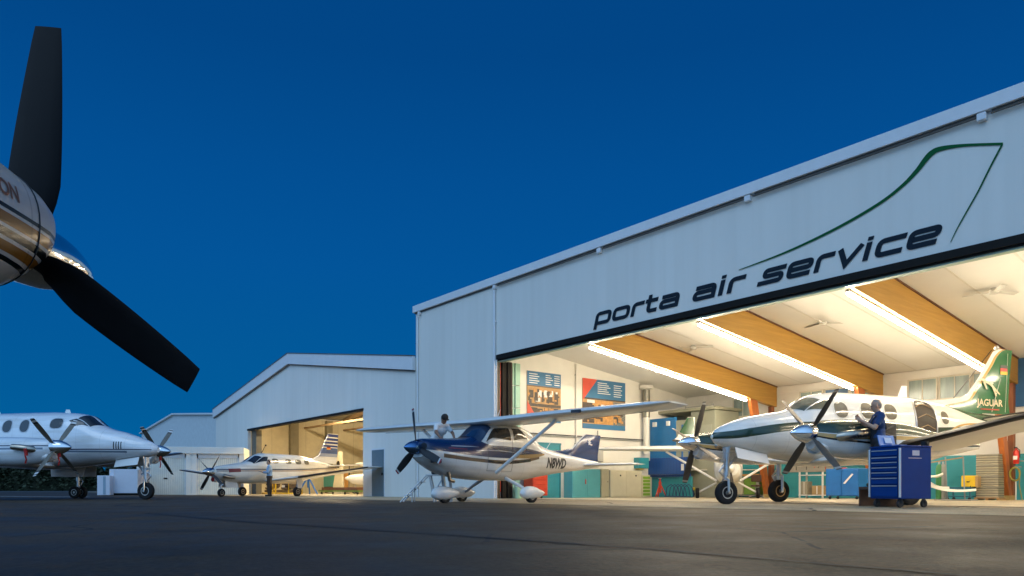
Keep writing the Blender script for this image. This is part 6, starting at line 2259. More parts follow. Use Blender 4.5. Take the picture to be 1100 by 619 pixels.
b = MB(); b.tube([(w - .03, .03, .42), (w + .03, .05, .62), (w + .10, .05, .66)], .016, 6).tube([(w - .03, .57, .42), (w + .03, .55, .62), (w + .1, .55, .66)], .016, 6).tube([(w + .10, .05, .66), (w + .10, .55, .66)], .016, 6); b.build('push_bar', M_DARK, r0)
for x in (.06, w - .06):
    for y in (.05, .55):
        b = MB(); b.lathe([(-.02, .01), (-.02, .045), (.02, .045), (.02, .01)], (x, y, .045), (0, 1, 0), 12); b.build('caster', M_CASTER, r0)
ty = t_at(1031.5, 9.25)
r0 = thing('yellow_case', 'yellow case with black mark standing on the low blue trolley', 'case', H(ty, 9.32, .435), HROT)
b = MB(); b.box(0, .40, 0, .42, 0, .36); b.build('body', M_YELLOW, r0, bevel=.015)
b = MB(); b.prism([(.13, .20), (.17, .165), (.20, .185), (.23, .165), (.27, .20), (.235, .145), (.165, .145)], lambda x, z: (x, -.006, z), lambda x, z: (x, -.001, z)); b.build('mark', M_BLACK, r0)
b = MB(); b.box(.405, .47, .02, .40, 0, .34); b.build('side_panel', M_CARD, r0)
tx = t_at(1091, 10.3)
r0 = thing('fire_extinguisher', 'red fire extinguisher hanging beside the timber post at the right', 'extinguisher', H(tx, 10.35, 0), HROT)
b = MB(); b.lathe([(1.16, .02), (1.17, .075), (1.20, .085), (1.56, .085), (1.60, .06), (1.62, .03), (1.66, .025)], (0, 0, 0), (0, 0, 1), 14); b.build('cylinder', mat('extinguisher_red', (.60, .03, .015), .3), r0, smooth=50)
b = MB(); b.box(-.05, .03, -.02, .02, 1.66, 1.70); b.tube([(.03, 0, 1.66), (.1, 0, 1.60), (.1, 0, 1.36)], .012, 6); b.build('valve', M_BLACK, r0)
b = MB(); b.box(-.06, .06, -.09, -.087, 1.30, 1.42); b.build('paper_label', M_PAPER, r0)
b = MB(); b.box(-.03, .03, .085, .62, 1.25, 1.29); b.build('bracket', M_GREY, r0)
r0 = thing('coiled_hose', 'coil of yellow green hose hanging below the fire extinguisher', 'hose', H(tx - .02, 10.3, 0), HROT)
b = MB()
pts = []
for k in range(4 * 24):
    a = 2 * pi * k / 24
    rr = .17 + .012 * sin(k * .7)
    pts.append((cos(a) * rr * .8, -.03 + .02 * (k // 24), .84 + sin(a) * rr * 1.25))
b.tube(pts, .016, 6); b.tube([pts[-1], (.12, 0, .5), (.2, 0, .02)], .014, 6)
b.build('hose', mat('olive_hose', (.30, .26, .04), .5), r0, smooth=50)
b = MB(); b.tube([(0, .0, 1.08), (0, .55, 1.08)], .02, 6); b.build('hook', M_GREY, r0)
b = MB(); b.tube([(.02, .02, .02), (.02, .02, .62)], .02, 8); b.build('drain_pipe', M_PAPER, r0)
r0 = thing('fairing_stand', 'tubular stand holding curved white fairing panels, right of the tool cart', 'stand', H(t_at(1003, 7.9), 7.9, .012), HROT)
for x in (0.35, .85):
    b = MB(); b.tube([(x, .1, 0.02), (x - .05, .1, 1.35)], .02, 6); b.build('post', M_GREY, r0)
b = MB(); b.tube([(-.2, .1, 1.18), (.80, .1, 1.32)], .02, 6); b.build('bar', M_WOODBENCH, r0)
b = MB(); b.tube([(.05, -.1, .02), (1.1, -.1, .02)], .02, 6).tube([(.05, .4, .02), (1.1, .4, .02)], .02, 6).tube([(.35, -.1, .02), (.35, .4, .02)], .02, 6).tube([(.85, -.1, .02), (.85, .4, .02)], .02, 6); b.build('base', M_GREY, r0)
for k, (x0, z0, ln, dz) in enumerate(((-.35, .82, .62, -.02), (-.3, .66, .75, -.30), (-.15, .46, 1.35, -.16))):
    b = MB()
    rs = []
    for i in range(9):
        u = i / 8
        x, z = x0 + ln * u, z0 + dz * u - .10 * sin(pi * u)
        w_ = .02 + .24 * sin(pi * min(1, u * .8 + .2)) ** .7
        rs.append([(x, -w_, z), (x, -w_ * .5, z + .05), (x, 0, z + .07), (x, w_ * .5, z + .05), (x, w_, z), (x, w_ * .5, z + .03), (x, 0, z + .05), (x, -w_ * .5, z + .03)])
    b.rings(rs)
    b.build('fairing_panel', M_CREAM, r0, smooth=60)

# ceiling fans
for k, (px, py, s, lb) in enumerate(((745, 373, 4.6, 'white ceiling fan in the bay nearest the poster wall'), (884, 346, 4.6, 'white ceiling fan in the middle bay above the cabin of the twin'), (1068, 312, 4.4, 'white ceiling fan in the right bay above the tail fin'))):
    t = t_at(px, s)
    z = wall_z(px, py, s)
    r0 = thing('ceiling_fan', lb, 'ceiling fan', H(t, s, 0), HROT, 'ceiling fans')
    mf = mat('grey_white_fan', (.55, .54, .50), .5)
    b = MB(); b.tube([(0, 0, z), (0, 0, zc(s) - .004)], .018, 8); b.lathe([(zc(s) - .09, .03), (zc(s) - .02, .09)], (0, 0, 0), (0, 0, 1), 12); b.build('rod', mf, r0, smooth=40)
    b = MB(); b.lathe([(z - .10, .02), (z - .09, .10), (z - .01, .12), (z + .05, .06)], (0, 0, 0), (0, 0, 1), 16); b.build('motor', mf, r0, smooth=40)
    for q in range(3):
        a = 2 * pi * q / 3 + .35 + .4 * k
        c_, s_ = cos(a), sin(a)
        b = MB(); b.hexa([(c_ * .1 - s_ * .05, s_ * .1 + c_ * .05, z - .05), (c_ * .7 - s_ * .07, s_ * .7 + c_ * .07, z - .06), (c_ * .7 + s_ * .07, s_ * .7 - c_ * .07, z - .03), (c_ * .1 + s_ * .05, s_ * .1 - c_ * .05, z - .04),
                          (c_ * .1 - s_ * .05, s_ * .1 + c_ * .05, z - .04), (c_ * .7 - s_ * .07, s_ * .7 + c_ * .07, z - .05), (c_ * .7 + s_ * .07, s_ * .7 - c_ * .07, z - .02), (c_ * .1 + s_ * .05, s_ * .1 - c_ * .05, z - .03)])
        b.build('blade', mf, r0)

# red cabinet and green-white crate by the door jamb, behind the near wheel spat
t0 = t_at(551, 1.35)
r0 = thing('tool_chest', 'red tool chest just inside the hangar door, behind the wheel spat', 'tool chest', H(5.95, 1.15, .012), HROT)
b = MB(); b.box(0, .55, 0, .75, .10, .92); b.build('body', mat('tool_chest_red', (.55, .05, .02), .35), r0, bevel=.015)
for k in range(4):
    b = MB(); b.box(.551, .565, .03, .72, .14 + .19 * k, .31 + .19 * k); b.build('drawer', mat('tool_chest_red', (.55, .05, .02), .35), r0, bevel=.005)
b = MB(); b.box(-.02, .58, -.02, .77, .921, .97); b.build('top', mat('orange_red_top', (.65, .13, .03), .4), r0)
for y in (.1, .65):
    b = MB(); b.lathe([(-.02, .01), (-.02, .05), (.02, .05), (.02, .01)], (.3, y, .05), (0, 1, 0), 12); b.build('caster', M_CASTER, r0)
r0 = thing('paint_pail', 'pale green pail in front of the red tool chest', 'pail', H(6.15, .75, .012), HROT)
b = MB(); b.lathe([(0, .13), (.02, .14), (.42, .17), (.44, .175)], (0, 0, 0), (0, 0, 1), 18); b.build('body', mat('pale_green_pail', (.40, .62, .42), .4), r0, smooth=40)
b = MB(); b.lathe([(.441, .178), (.46, .178), (.465, .01)], (0, 0, 0), (0, 0, 1), 18); b.build('lid', M_PAPER, r0, smooth=40)

# --- dark blue tool cart outside
r0 = thing('tool_cart', 'dark blue rolling tool cart with drawers on the apron beside the green-tailed twin', 'tool cart', (7.50, 14.45, .008), R(20))
L, Dp = .84, .74
b = MB(); b.box(0.035, L, 0, Dp, .17, 1.185); b.build('body', M_BLUECART, r0, bevel=.012)
zs = [.20, .45, .60, .71, .81, .91, 1.01, 1.15]
for k in range(7):
    b = MB(); b.box(.008, .034, .05, Dp - .05, zs[k] + .012, zs[k + 1] - .012); d_ = b.build('drawer', M_BLUECART, r0, bevel=.005)
    b = MB(); b.box(-.004, .0075, .06, Dp - .06, zs[k + 1] - .034, zs[k + 1] - .016); b.build('handle', M_SILVER, d_)
b = MB(); b.tube([(.02, .0, .20), (.02, .0, 1.16)], .024, 10); b.build('corner_guard', M_SILVER, r0, smooth=50)
b = MB(); b.tube([(.02, Dp, .20), (.02, Dp, 1.16)], .024, 10); b.build('corner_guard', M_SILVER, r0, smooth=50)
b = MB(); b.box(.02, L + .01, -.012, Dp + .012, 1.186, 1.215); b.build('top', M_BLUECART, r0, bevel=.008)
b = MB(); b.box(.34, .52, -.006, -.001, 1.02, 1.12); b.build('sticker', mat('silver_sticker', (.55, .56, .62), .3), r0)
b = MB(); b.box(.24, .58, -.005, -.001, .965, .975); b.build('text_line', M_SILVER, r0)
b = MB(); b.box(L - .14, L - .04, .02, .12, 1.216, 1.31); b.lathe([(0, .001), (0, .035), (.02, .035), (.021, .001)], (L - .09, .0, 1.265), (0, 1, 0), 12); b.build('reel', M_BLACK, r0)
for x in (.12, L - .10):
    for y in (.09, Dp - .09):
        b = MB(); b.lathe([(-.025, .02), (-.025, .07), (-.012, .076), (.012, .076), (.025, .07), (.025, .02)], (x, y, .076), (0, 1, 0), 16)
        b.tube([(x, y - .035, .08), (x, y - .035, .15), (x, y, .17)], .014, 6).tube([(x, y + .035, .08), (x, y + .035, .15), (x, y, .17)], .014, 6)
        b.build('caster', M_CASTER, r0, smooth=40)
r1 = thing('parts_case', 'open light blue case lying on top of the dark blue tool cart', 'case', (7.50 + .1, 14.45 + .32, 1.226), R(20))
b = MB(); b.box(-.02, .40, .08, .36, 0, .035); b.build('tray', M_BLUE, r1, bevel=.006)
b = MB(); b.hexa([(-.02, .37, .03), (.40, .37, .03), (.40, .39, .03), (-.02, .39, .03), (-.02, .43, .24), (.40, .43, .24), (.40, .45, .24), (-.02, .45, .24)]); b.build('lid', mat('bright_blue_lid', (.03, .20, .55), .35), r1)
b = MB(); b.hexa([(.12, .363, .08), (.3, .363, .08), (.3, .365, .08), (.12, .365, .08), (.12, .399, .19), (.3, .399, .19), (.3, .401, .19), (.12, .401, .19)]); b.build('sheet', mat('pale_blue_sheet', (.4, .55, .7), .5), r1)

# step stool under the mechanic, ladder platform behind the high-wing airplane
MX, MY = at(943.5, 15.75)
r0 = thing('step_platform', 'brown step platform behind the dark blue tool cart', 'step stool', (MX, MY, .008), R(15))
b = MB(); b.box(-.24, .34, -.3, .3, .36, .41); b.build('deck', mat('brown_platform', (.10, .055, .04), .6, var=.2), r0)
for q in (-.3, .27):
    b = MB(); b.box(-.24, .34, q, q + .03, 0, .359); b.build('side', mat('brown_platform', (.1, .055, .04), .6), r0)
LX, LY = -2.0, 20.42
r0 = thing('work_platform', 'white tubular step ladder behind the nose of the high-wing airplane', 'ladder', (LX, LY, .006), 0)
M_LAD = mat('pale_ladder_tube', (.62, .64, .65), .35, .3)
for y in (-.26, .26):
    b = MB(); b.tube([(-1.02, y, .01), (-.32, y, .80)], .022, 7); b.build('stringer', M_LAD, r0, smooth=50)
    b = MB(); b.tube([(-.10, y, .01), (-.24, y, .80)], .022, 7); b.build('leg', M_LAD, r0, smooth=50)
    b = MB(); b.tube([(.34, y, .01), (.30, y, .80)], .022, 7); b.build('leg', M_LAD, r0, smooth=50)
    b = MB(); b.tube([(-.70, y, .01), (-.70, y, .40)], .016, 6); b.build('brace', M_LAD, r0, smooth=50)
for k in range(3):
    x, z = -1.02 + .70 * (k + 1) / 4, .80 * (k + 1) / 4
    b = MB(); b.box(x - .08, x + .10, -.25, .25, z, z + .025); b.build('step', M_LAD, r0)
b = MB(); b.box(-.34, .34, -.27, .27, .80, .83); b.build('deck', M_LAD, r0)
r0.scale = (1, 1, .91)

# --- inside the gabled hangar
YF = 'yellow frames in the gabled hangar'
for k, (pa, pb, lb) in enumerate(((279, 293, 'yellow tube frame with dark engine parts, left of the standing man'), (296, 310, 'yellow tube frame with dark engine parts, right of the standing man'))):
    s = 1.6
    t0, t1 = t_at(pa, s), t_at(pb, s)
    w = t1 - t0
    r0 = thing('engine_stand', lb, 'stand', H(t0, s, .012), HROT, YF)
    b = MB()
    for y in (0, .9):
        b.tube([(0, y, .05), (w, y, .05), (w, y, 1.25), (0, y, 1.25), (0, y, .05)], .055, 6)
    b.tube([(0, 0, 1.25), (0, .9, 1.25)], .05, 6).tube([(w, 0, 1.25), (w, .9, 1.25)], .05, 6).tube([(0, 0, .05), (0, .9, .05)], .05, 6).tube([(w, 0, .05), (w, .9, .05)], .05, 6)
    b.build('frame', M_YELLOW, r0, smooth=40)
    b = MB()
    b.tube([(w * .2, .45, .6), (w * .8, .45, .62)], [.22, .26], 12).tube([(w * .3, .2, .4), (w * .7, .25, .35)], .1, 8).ball((w * .5, .2, .75), .14, 10, 6)
    b.box(w * .15, w * .85, .2, .7, .11, .28)
    b.build('engine', mat('dark_engine_parts', (.10, .07, .05), .45, .4, var=.5, scale=8), r0, smooth=40)
    b = MB(); b.box(w * .35, w * .55, .12, .16, .45, .6); b.build('white_part', M_PAPER, r0)
jack_stand('tall blue tripod jack behind the wing of the small turboprop', 331, 2.6, M_BLUE, 1.7, .72, rad=.055)
s = 8.2
t0, t1 = t_at(335, s), t_at(363, s)
w = t1 - t0
r0 = thing('teal_cabinet', 'wide teal cabinet raised on a dark frame in the gabled hangar', 'cabinet', H(t0, s, .012), HROT)
b = MB(); b.box(0, w, 0, .8, .52, 1.55); b.build('body', mat('teal_cabinet_body', (.06, .34, .34), .45), r0, bevel=.01)
b = MB(); b.box(0, w, .05, .75, .40, .515); b.build('frame', mat('red_brown_frame', (.12, .04, .03), .5), r0)
for x in (.1, w / 2, w - .2):
    b = MB(); b.box(x, x + .1, .1, .7, 0, .399); b.build('leg', mat('red_brown_frame', (.12, .04, .03), .5), r0)
t0, t1 = t_at(364, s), t_at(372, s)
r0 = thing('plywood_panel', 'orange plywood panel leaning beside the teal cabinet', 'panel', H(t0, s, .012), HROT)
b = MB(); b.box(0, t1 - t0, .1, .15, .03, 1.75); b.build('sheet', wood('orange_plywood', (.42, .20, .05), (.55, .28, .08)), r0)
b = MB(); b.box(.05, t1 - t0 - .05, .0, .3, .0, .028); b.build('foot', M_DARK, r0)
t0, t1 = t_at(342, 4.2), t_at(385, 4.2)
r0 = thing('low_dolly', 'long low dolly with green deck and dark wheels in the gabled hangar', 'dolly', H(t0, 4.2, .012), HROT)
b = MB(); b.box(0, t1 - t0, 0, .8, .16, .26); b.build('deck', mat('dolly_green', (.10, .20, .04), .5), r0)
for k in range(4):
    b = MB(); b.lathe([(-.04, .02), (-.04, .08), (.04, .08), (.04, .02)], (.3 + (t1 - t0 - .6) * k / 3, .1, .08), (0, 1, 0), 12); b.build('wheel', M_CASTER, r0)
b = MB(); b.box(.3, t1 - t0 - .4, .1, .7, .265, .45); b.build('load', mat('red_brown_load', (.16, .06, .04), .6, var=.4, scale=6), r0)
# propeller-like white disc and fan on a stand, and a roof cable reel
s = 6.6
tq = t_at(357, s)
r0 = thing('white_tail_section', 'tall cream tail section with a round dark opening, standing behind the striped fin', 'aircraft part', H(tq, s, .012), HROT)
b = MB(); b.prism([(-.1, 0), (1.7, 0), (1.4, 3.0), (.95, 3.0)], lambda x, z: (x, 0, z), lambda x, z: (x, .16, z)); b.build('panel', mat('cream_tail_paint', (.60, .55, .42), .4), r0, bevel=.03)
b = MB(); b.lathe([(-.012, .26), (-.02, .22), (-.02, .001)], (.98, 0, 2.1), (0, 1, 0), 20); b.build('opening', M_DARK, r0)
b = MB(); b.box(-.3, 1.9, -.2, .4, 0, .1); b.build('foot', M_GREY, r0)

# --- smaller workshop clutter
r0 = thing('electric_box', 'grey electric box with conduit on the side wall under the wide poster', 'electric box', H(5.745, 5.1, 0), HROT)
b = MB(); b.box(.02, .16, 0, .42, 1.5, 2.05); b.build('body', M_GREY, r0, bevel=.01)
b = MB(); b.box(.161, .172, .03, .39, 1.53, 2.02); b.build('door', mat('pale_grey_door', (.48, .48, .45), .5), r0)
b = MB(); b.tube([(.05, .2, 2.05), (.05, .2, 2.8)], .02, 6); b.build('conduit', M_GREY, r0)
r0 = thing('cable_tray', 'narrow cable tray running along the side wall below the posters', 'cable tray', H(5.745, 0, 0), HROT)
b = MB(); b.box(.02, .10, 1.3, 8.3, 2.46, 2.50); b.build('tray', M_GREY, r0)
b = MB(); b.tube([(.06, 1.3, 2.53), (.06, 4, 2.525), (.06, 8.3, 2.53)], .02, 6); b.build('cable', M_BLACK, r0)
tw = t_at(846, D_MAIN)
r0 = thing('tool_board', 'board of hanging hand tools on the teal wall behind the shelf rack', 'tool board', H(tw, D_MAIN - .06, 0), HROT)
b = MB(); b.box(0, 2.0, 0, .03, 1.05, 1.75); b.build('board', mat('tool_board_grey', (.35, .34, .30), .6), r0)
for k in range(12):
    x = .1 + .16 * k
    b = MB(); b.tube([(x, -.02, 1.68), (x + .02 * sin(k), -.02, 1.25 + .12 * sin(k * 2.3))], .014, 5); b.box(x - .03, x + .03, -.035, -.005, 1.60, 1.68)
    b.build('tool', (M_STEEL, M_RED, M_BLACK)[k % 3], r0)
for k, (px, s, m, lb) in enumerate(((1009, 10.4, mat('gas_green', (.05, .22, .08), .4), 'green gas cylinder at the teal wall behind the fairing stand'), (1013, 10.45, M_GREY, 'grey gas cylinder beside the green one at the teal wall'))):
    r0 = thing('gas_cylinder', lb, 'gas cylinder', H(t_at(px, s), s, .012), HROT)
    b = MB(); b.lathe([(0, .10), (.02, .11), (1.05, .11), (1.16, .08), (1.2, .04)], (0, 0, 0), (0, 0, 1), 16); b.build('body', m, r0, smooth=50)
    b = MB(); b.lathe([(1.2, .035), (1.28, .035), (1.29, .02)], (0, 0, 0), (0, 0, 1), 10); b.build('valve', M_STEEL, r0, smooth=50)
# ------------------------------------------------------------------ people
def capsules(lst, grow=0.0, voxel=.014, smooth_n=6):
    """one continuous skin grown round tapered limbs; lst: (p0, p1, r0, r1)"""
    b = MB()
    for p0, p1, r0, r1 in lst:
        p0, p1 = Vector(p0), Vector(p1)
        r0, r1 = r0 + grow, r1 + grow
        n = 5
        b.tube([p0.lerp(p1, i / n) for i in range(n + 1)], [r0 + (r1 - r0) * i / n for i in range(n + 1)], 12)
        b.ball(p0, r0, 12, 8)
        b.ball(p1, r1, 12, 8)
    me = bpy.data.meshes.new('tmp')
    me.from_pydata(b.v, [], b.f)
    o = bpy.data.objects.new('tmp', me)
    COL.objects.link(o)
    m = o.modifiers.new('r', 'REMESH')
    m.mode = 'VOXEL'
    m.voxel_size = voxel
    m2 = o.modifiers.new('s', 'SMOOTH')
    m2.factor, m2.iterations = .5, smooth_n
    dg = bpy.context.evaluated_depsgraph_get()
    dg.update()
    out = bpy.data.meshes.new_from_object(o.evaluated_get(dg))
    bpy.data.objects.remove(o)
    bpy.data.meshes.remove(me)
    return out


def skin_obj(name, lst, m, parent, grow=0.0, voxel=.014, smooth_n=6):
    me = capsules(lst, grow, voxel, smooth_n)
    me.name = name
    me.materials.clear()
    me.materials.append(m)
    me.polygons.foreach_set('use_smooth', [True] * len(me.polygons))
    o = bpy.data.objects.new(name, me)
    COL.objects.link(o)
    if parent is not None:
        o.parent = parent
    return o


def hand(wr, el, palm_n, side, curl=.5):
    """palm, four unequal bent fingers and a thumb, as capsules; wr wrist, el elbow"""
    wr, el = Vector(wr), Vector(el)
    d = (wr - el).normalized()
    nrm = Vector(palm_n)
    nrm = (nrm - d * nrm.dot(d)).normalized()
    sd = d.cross(nrm).normalized() * side
    out = [(wr, wr + d * .05, .024, .030)]
    for k in range(4):
        off = sd * (.027 - .018 * k)
        out.append((wr + d * .03 + off * .8, wr + d * .088 + off, .017, .0125))
        ln = (.070, .078, .072, .056)[k]
        p = wr + d * .088 + off
        a = d * cos(curl * .5) + nrm * sin(curl * .5)
        q = p + a * ln * .5
        a2 = d * cos(curl * 1.4) + nrm * sin(curl * 1.4)
        out.append((p, q, .0110, .0098))
        out.append((q, q + a2 * ln * .5, .0098, .0082))
    t0 = wr + d * .03 + sd * .022
    t1 = t0 + (d * .6 + sd * .75 + nrm * .25).normalized() * .042
    out += [(t0, t1, .015, .0125), (t1, t1 + (d * .85 + sd * .25 + nrm * .45).normalized() * .032, .0125, .010)]
    return out


def person(loc, rz, label, J, skin, shirt, trousers, shoes, hairm, sleeves='short', bib=None, cap=False, k=1.0):
    r0 = thing('person', label, 'person', loc, rz)
    V = {a: Vector(b_) for a, b_ in J.items()}
    up = (V['head'] - V['neck']).normalized()
    face = Vector(J.get('face', (1, 0, 0))).normalized()
    face = (face - up * face.dot(up)).normalized()
    sd = up.cross(face)
    hc = V['head']
    body = [(V['pelvis'] + Vector((0, .07, 0)), V['pelvis'] + Vector((0, -.07, 0)), .115, .115), (V['pelvis'], V['waist'], .125, .118), (V['waist'] + Vector((0, .04, 0)), V['waist'] + Vector((0, -.04, 0)), .108, .108),
            (V['waist'], V['chest'], .118, .135), (V['chest'] + Vector((0, .07, 0)), V['chest'] + Vector((0, -.07, 0)), .118, .118), (V['chest'], V['neck'], .115, .06),
            (V['shl'], V['neck'], .062, .058), (V['shr'], V['neck'], .062, .058), (V['neck'], hc - up * .05, .056, .054)]
    torso = list(body[:8])
    arms_u, arms_l, legs = [], [], []
    for q in 'lr':
        arms_u += [(V['sh' + q], V['el' + q], .058, .043)]
        arms_l += [(V['el' + q], V['wr' + q], .042, .028)]
        legs += [(V['hip' + q], V['kn' + q], .088, .060), (V['kn' + q], V['an' + q], .058, .040)]
    head = [(hc + up * .035 - face * .01, hc - up * .005 + face * .0, .088, .080), (hc - up * .045 + face * .025, hc - up * .085 + face * .045, .062, .040), (hc + up * .04 - face * .035, hc + up * .0 - face * .03, .08, .075),
            (hc + face * .078 + up * .008, hc + face * .104 - up * .025, .010, .015), (hc + sd * .082 - up * .005, hc + sd * .086 - up * .035, .016, .012), (hc - sd * .082 - up * .005, hc - sd * .086 - up * .035, .016, .012)]
    hands = hand(V['wrl'], V['ell'], J.get('pl', (0, 0, -1)), 1 if J.get('thumb_l', 1) > 0 else -1, .7) + hand(V['wrr'], V['elr'], J.get('pr', (0, 0, -1)), -1 if J.get('thumb_r', 1) > 0 else 1, .7)
    feet = []
    for q in 'lr':
        a = V['an' + q]
        feet += [(a + Vector((-.03, 0, -.045)), a + Vector((.16, 0, -.05)), .040, .034)]
    bo = skin_obj('body', body + arms_u + arms_l + legs + head + hands + feet, skin, r0, 0, .0085, 3)
    # eyes and mouth
    b = MB()
    for q in (1, -1):
        b.ball(hc + face * .080 + sd * q * .032 + up * .012, .010, 8, 6)
    b.build('eye', mat('eye_dark', (.03, .025, .02), .2), bo)
    b = MB()
    b.tube([hc + face * .082 - up * .058 + sd * .022, hc + face * .088 - up * .060, hc + face * .082 - up * .058 - sd * .022], .005, 6)
    b.build('mouth', mat('lip_skin', (.30, .12, .09), .5), bo)
    # clothes
    sl = [(p0, p0.lerp(p1, .62), a, a + (c - a) * .62) for p0, p1, a, c in arms_u] if sleeves == 'short' else arms_u + [(p0, p0.lerp(p1, .93), a, c + .004) for p0, p1, a, c in arms_l]
    skin_obj('shirt', torso[1:] + [(V['pelvis'] + Vector((0, .06, .06)), V['pelvis'] + Vector((0, -.06, .06)), .118, .118)] + sl, shirt, r0, .014, .014, 4)
    tr = body[:1] + [(V['pelvis'], V['pelvis'].lerp(V['waist'], .35), .128, .122)] + [(p0, p1.lerp(p0, .0), a, c + .012) for p0, p1, a, c in legs]
    skin_obj('trousers', tr, trousers, r0, .020, .014, 4)
    for q in 'lr':
        a = V['an' + q]
        skin_obj('shoe', [(a + Vector((-.035, 0, -.047)), a + Vector((.165, 0, -.055)), .046, .038), (a + Vector((0, 0, 0)), a + Vector((-.01, 0, -.04)), .048, .046)], shoes, r0, .004, .012, 3)
    if bib is not None:
        bl = [(V['waist'].lerp(V['pelvis'], .4) + face * .01, V['waist'].lerp(V['chest'], .35) + face * .012, .130, .125)]
        skin_obj('bib', bl, bib, r0, .020, .014, 3)
        for q in (1, -1):
            b = MB()
            w = V['waist'].lerp(V['chest'], .4)
            b.tube([w + Vector((.14, q * .07, 0)), V['chest'] + Vector((.13, q * .085, .05)), V['neck'].lerp(V['sh' + ('l' if q > 0 else 'r')], .5) + Vector((0, 0, .088)), V['chest'] + Vector((-.13, q * .06, .0)), w + Vector((-.15, q * .03, 0))], .016, 6)
            b.build('strap', bib, r0, smooth=60)
    # hair: a cap of hair on the back and top of the head, or a peaked cap
    hl = [(hc + up * .050 - face * .022, hc + up * .02 - face * .035, .082, .080), (hc + up * .0 - face * .050, hc - up * .03 - face * .048, .066, .055)]
    if cap:
        hl = [(hc + up * .058 - face * .008, hc + up * .045 - face * .015, .092, .092)]
    ho = skin_obj('cap' if cap else 'hair', hl, hairm, r0, .006 if cap else .002, .011, 3)
    if cap:
        b = MB()
        c0 = hc + up * .052 + face * .075
        b.prism([(-.07, 0), (-.055, .05), (0, .078), (.055, .05), (.07, 0)], lambda a, c: c0 + sd * a + face * c, lambda a, c: c0 + sd * a + face * c + up * .008)
        b.build('peak', hairm, ho)
    r0.scale = (k, k, k)
    return r0


SKIN = mat('skin', (0.55, 0.31, 0.20), 0.5, var=0.08)
SKIN2 = mat('tanned_skin', (0.30, 0.15, 0.09), 0.5, var=0.08)
DENIM = mat('dark_denim', (0.020, 0.022, 0.030), 0.8, var=0.2, scale=20)
KHAKI = mat('dark_brown_trousers', (0.055, 0.035, 0.022), 0.8, var=0.15)
SHOE = mat('black_shoe', (0.012, 0.011, 0.010), 0.5)
WHITE_T = mat('white_polo_cotton', (0.78, 0.78, 0.77), 0.8, var=0.08, scale=10, bump=.6, bscale=14)
LBLUE = mat('light_blue_shirt', (0.30, 0.44, 0.60), 0.8, var=0.1, scale=10, bump=.6, bscale=14)
ROYAL = mat('blue_t_shirt', (0.016, 0.05, 0.15), 0.85, var=0.25, scale=12, bump=.6, bscale=14)
GREYH = mat('grey_hair', (0.30, 0.26, 0.22), 0.8, var=0.2, scale=60)
DARKH = mat('dark_cap_cloth', (0.022, 0.018, 0.016), 0.8)
BROWNH = mat('brown_hair', (0.06, 0.03, 0.018), 0.8, var=0.2, scale=60)

stand = dict(pelvis=(0, 0, .93), waist=(0, 0, 1.08), chest=(.01, 0, 1.27), neck=(.0, 0, 1.46), head=(.025, 0, 1.635),
             shl=(0, .175, 1.41), shr=(0, -.175, 1.41), ell=(-.03, .24, 1.13), elr=(-.03, -.24, 1.13), wrl=(.04, .25, .90), wrr=(.04, -.25, .90),
             hipl=(0, .09, .90), hipr=(0, -.09, .90), knl=(.02, .10, .50), knr=(.02, -.10, .50), anl=(-.01, .11, .095), anr=(-.01, -.11, .095))
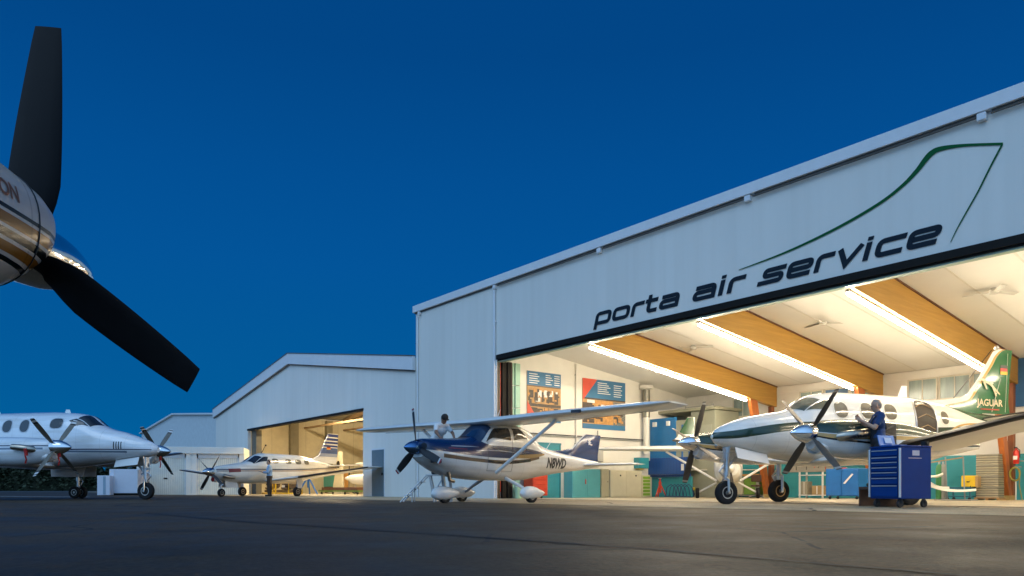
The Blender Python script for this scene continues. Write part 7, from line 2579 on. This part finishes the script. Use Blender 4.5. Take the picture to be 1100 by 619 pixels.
# man in front of the small turboprop, facing left, clipboard in hand
J = dict(stand)
J.update(elr=(.02, -.23, 1.14), ell=(.02, .23, 1.14), wrr=(.25, -.13, 1.13), wrl=(.25, .12, 1.15), pr=(0, 0, 1), pl=(0, 0, 1), head=(.045, 0, 1.63), face=(1, 0, -.25))
mx_, my_ = at(289.5, 35.5)
person((mx_, my_, .006), R(186), 'man in light blue shirt and dark trousers holding a folder by the small turboprop', J, SKIN, LBLUE, KHAKI, SHOE, BROWNH, 'long')
r0 = thing('folder', 'dark folder held in the hands of the man in the light blue shirt', 'folder', (mx_ - .36, my_ - .03, 1.165), R(186))
b = MB(); b.hexa([(-.13, -.12, -.02), (.14, -.12, .03), (.14, .12, .03), (-.13, .12, -.02), (-.13, -.12, -.005), (.14, -.12, .045), (.14, .12, .045), (-.13, .12, -.005)])
b.build('cover', M_BLACK, r0)
b = MB(); b.hexa([(-.12, -.11, -.003), (.13, -.11, .047), (.13, .11, .047), (-.12, .11, -.003), (-.12, -.11, .001), (.13, -.11, .051), (.13, .11, .051), (-.12, .11, .001)])
b.build('paper', M_GREY, r0)

# man in white leaning on the cowl of the high-wing airplane, standing on the ladder platform behind it
J = dict(stand)
J.update(pelvis=(-.06, 0, .90), waist=(.0, 0, 1.05), chest=(.11, 0, 1.205), neck=(.20, 0, 1.355), head=(.30, 0, 1.49), face=(.72, .12, -.7),
         shl=(.18, .18, 1.31), shr=(.18, -.18, 1.31), ell=(.30, .28, 1.12), elr=(.30, -.27, 1.12), wrl=(.43, .24, .98), wrr=(.43, -.22, .98),
         hipl=(-.06, .09, .87), hipr=(-.06, -.09, .87), knl=(-.02, .10, .48), knr=(-.02, -.10, .48), anl=(-.05, .11, .095), anr=(-.05, -.11, .095), pl=(0, 0, -1), pr=(0, 0, -1))
person((LX - .02, LY - .06, .765), R(-50), 'man in white polo shirt and dark cap leaning over the cowl of the high-wing airplane', J, SKIN2, WHITE_T, DENIM, SHOE, DARKH, 'short', cap=True, k=1.0)

# mechanic at the near engine of the green-tailed twin, hands raised to the open cowl
J = dict(stand)
J.update(ell=(.14, .22, 1.17), elr=(.13, -.23, 1.16), wrl=(.34, .10, 1.32), wrr=(.33, -.10, 1.37), pl=(0, -1, 0), pr=(0, 1, 0), head=(.05, 0, 1.63), face=(1, -.1, -.2), chest=(.02, 0, 1.27))
person((MX, MY, .418), R(172), 'grey-haired mechanic in blue t-shirt and dark bib trousers working at the near engine', J, SKIN, ROYAL, DENIM, SHOE, GREYH, 'short', bib=DENIM, k=1.05)
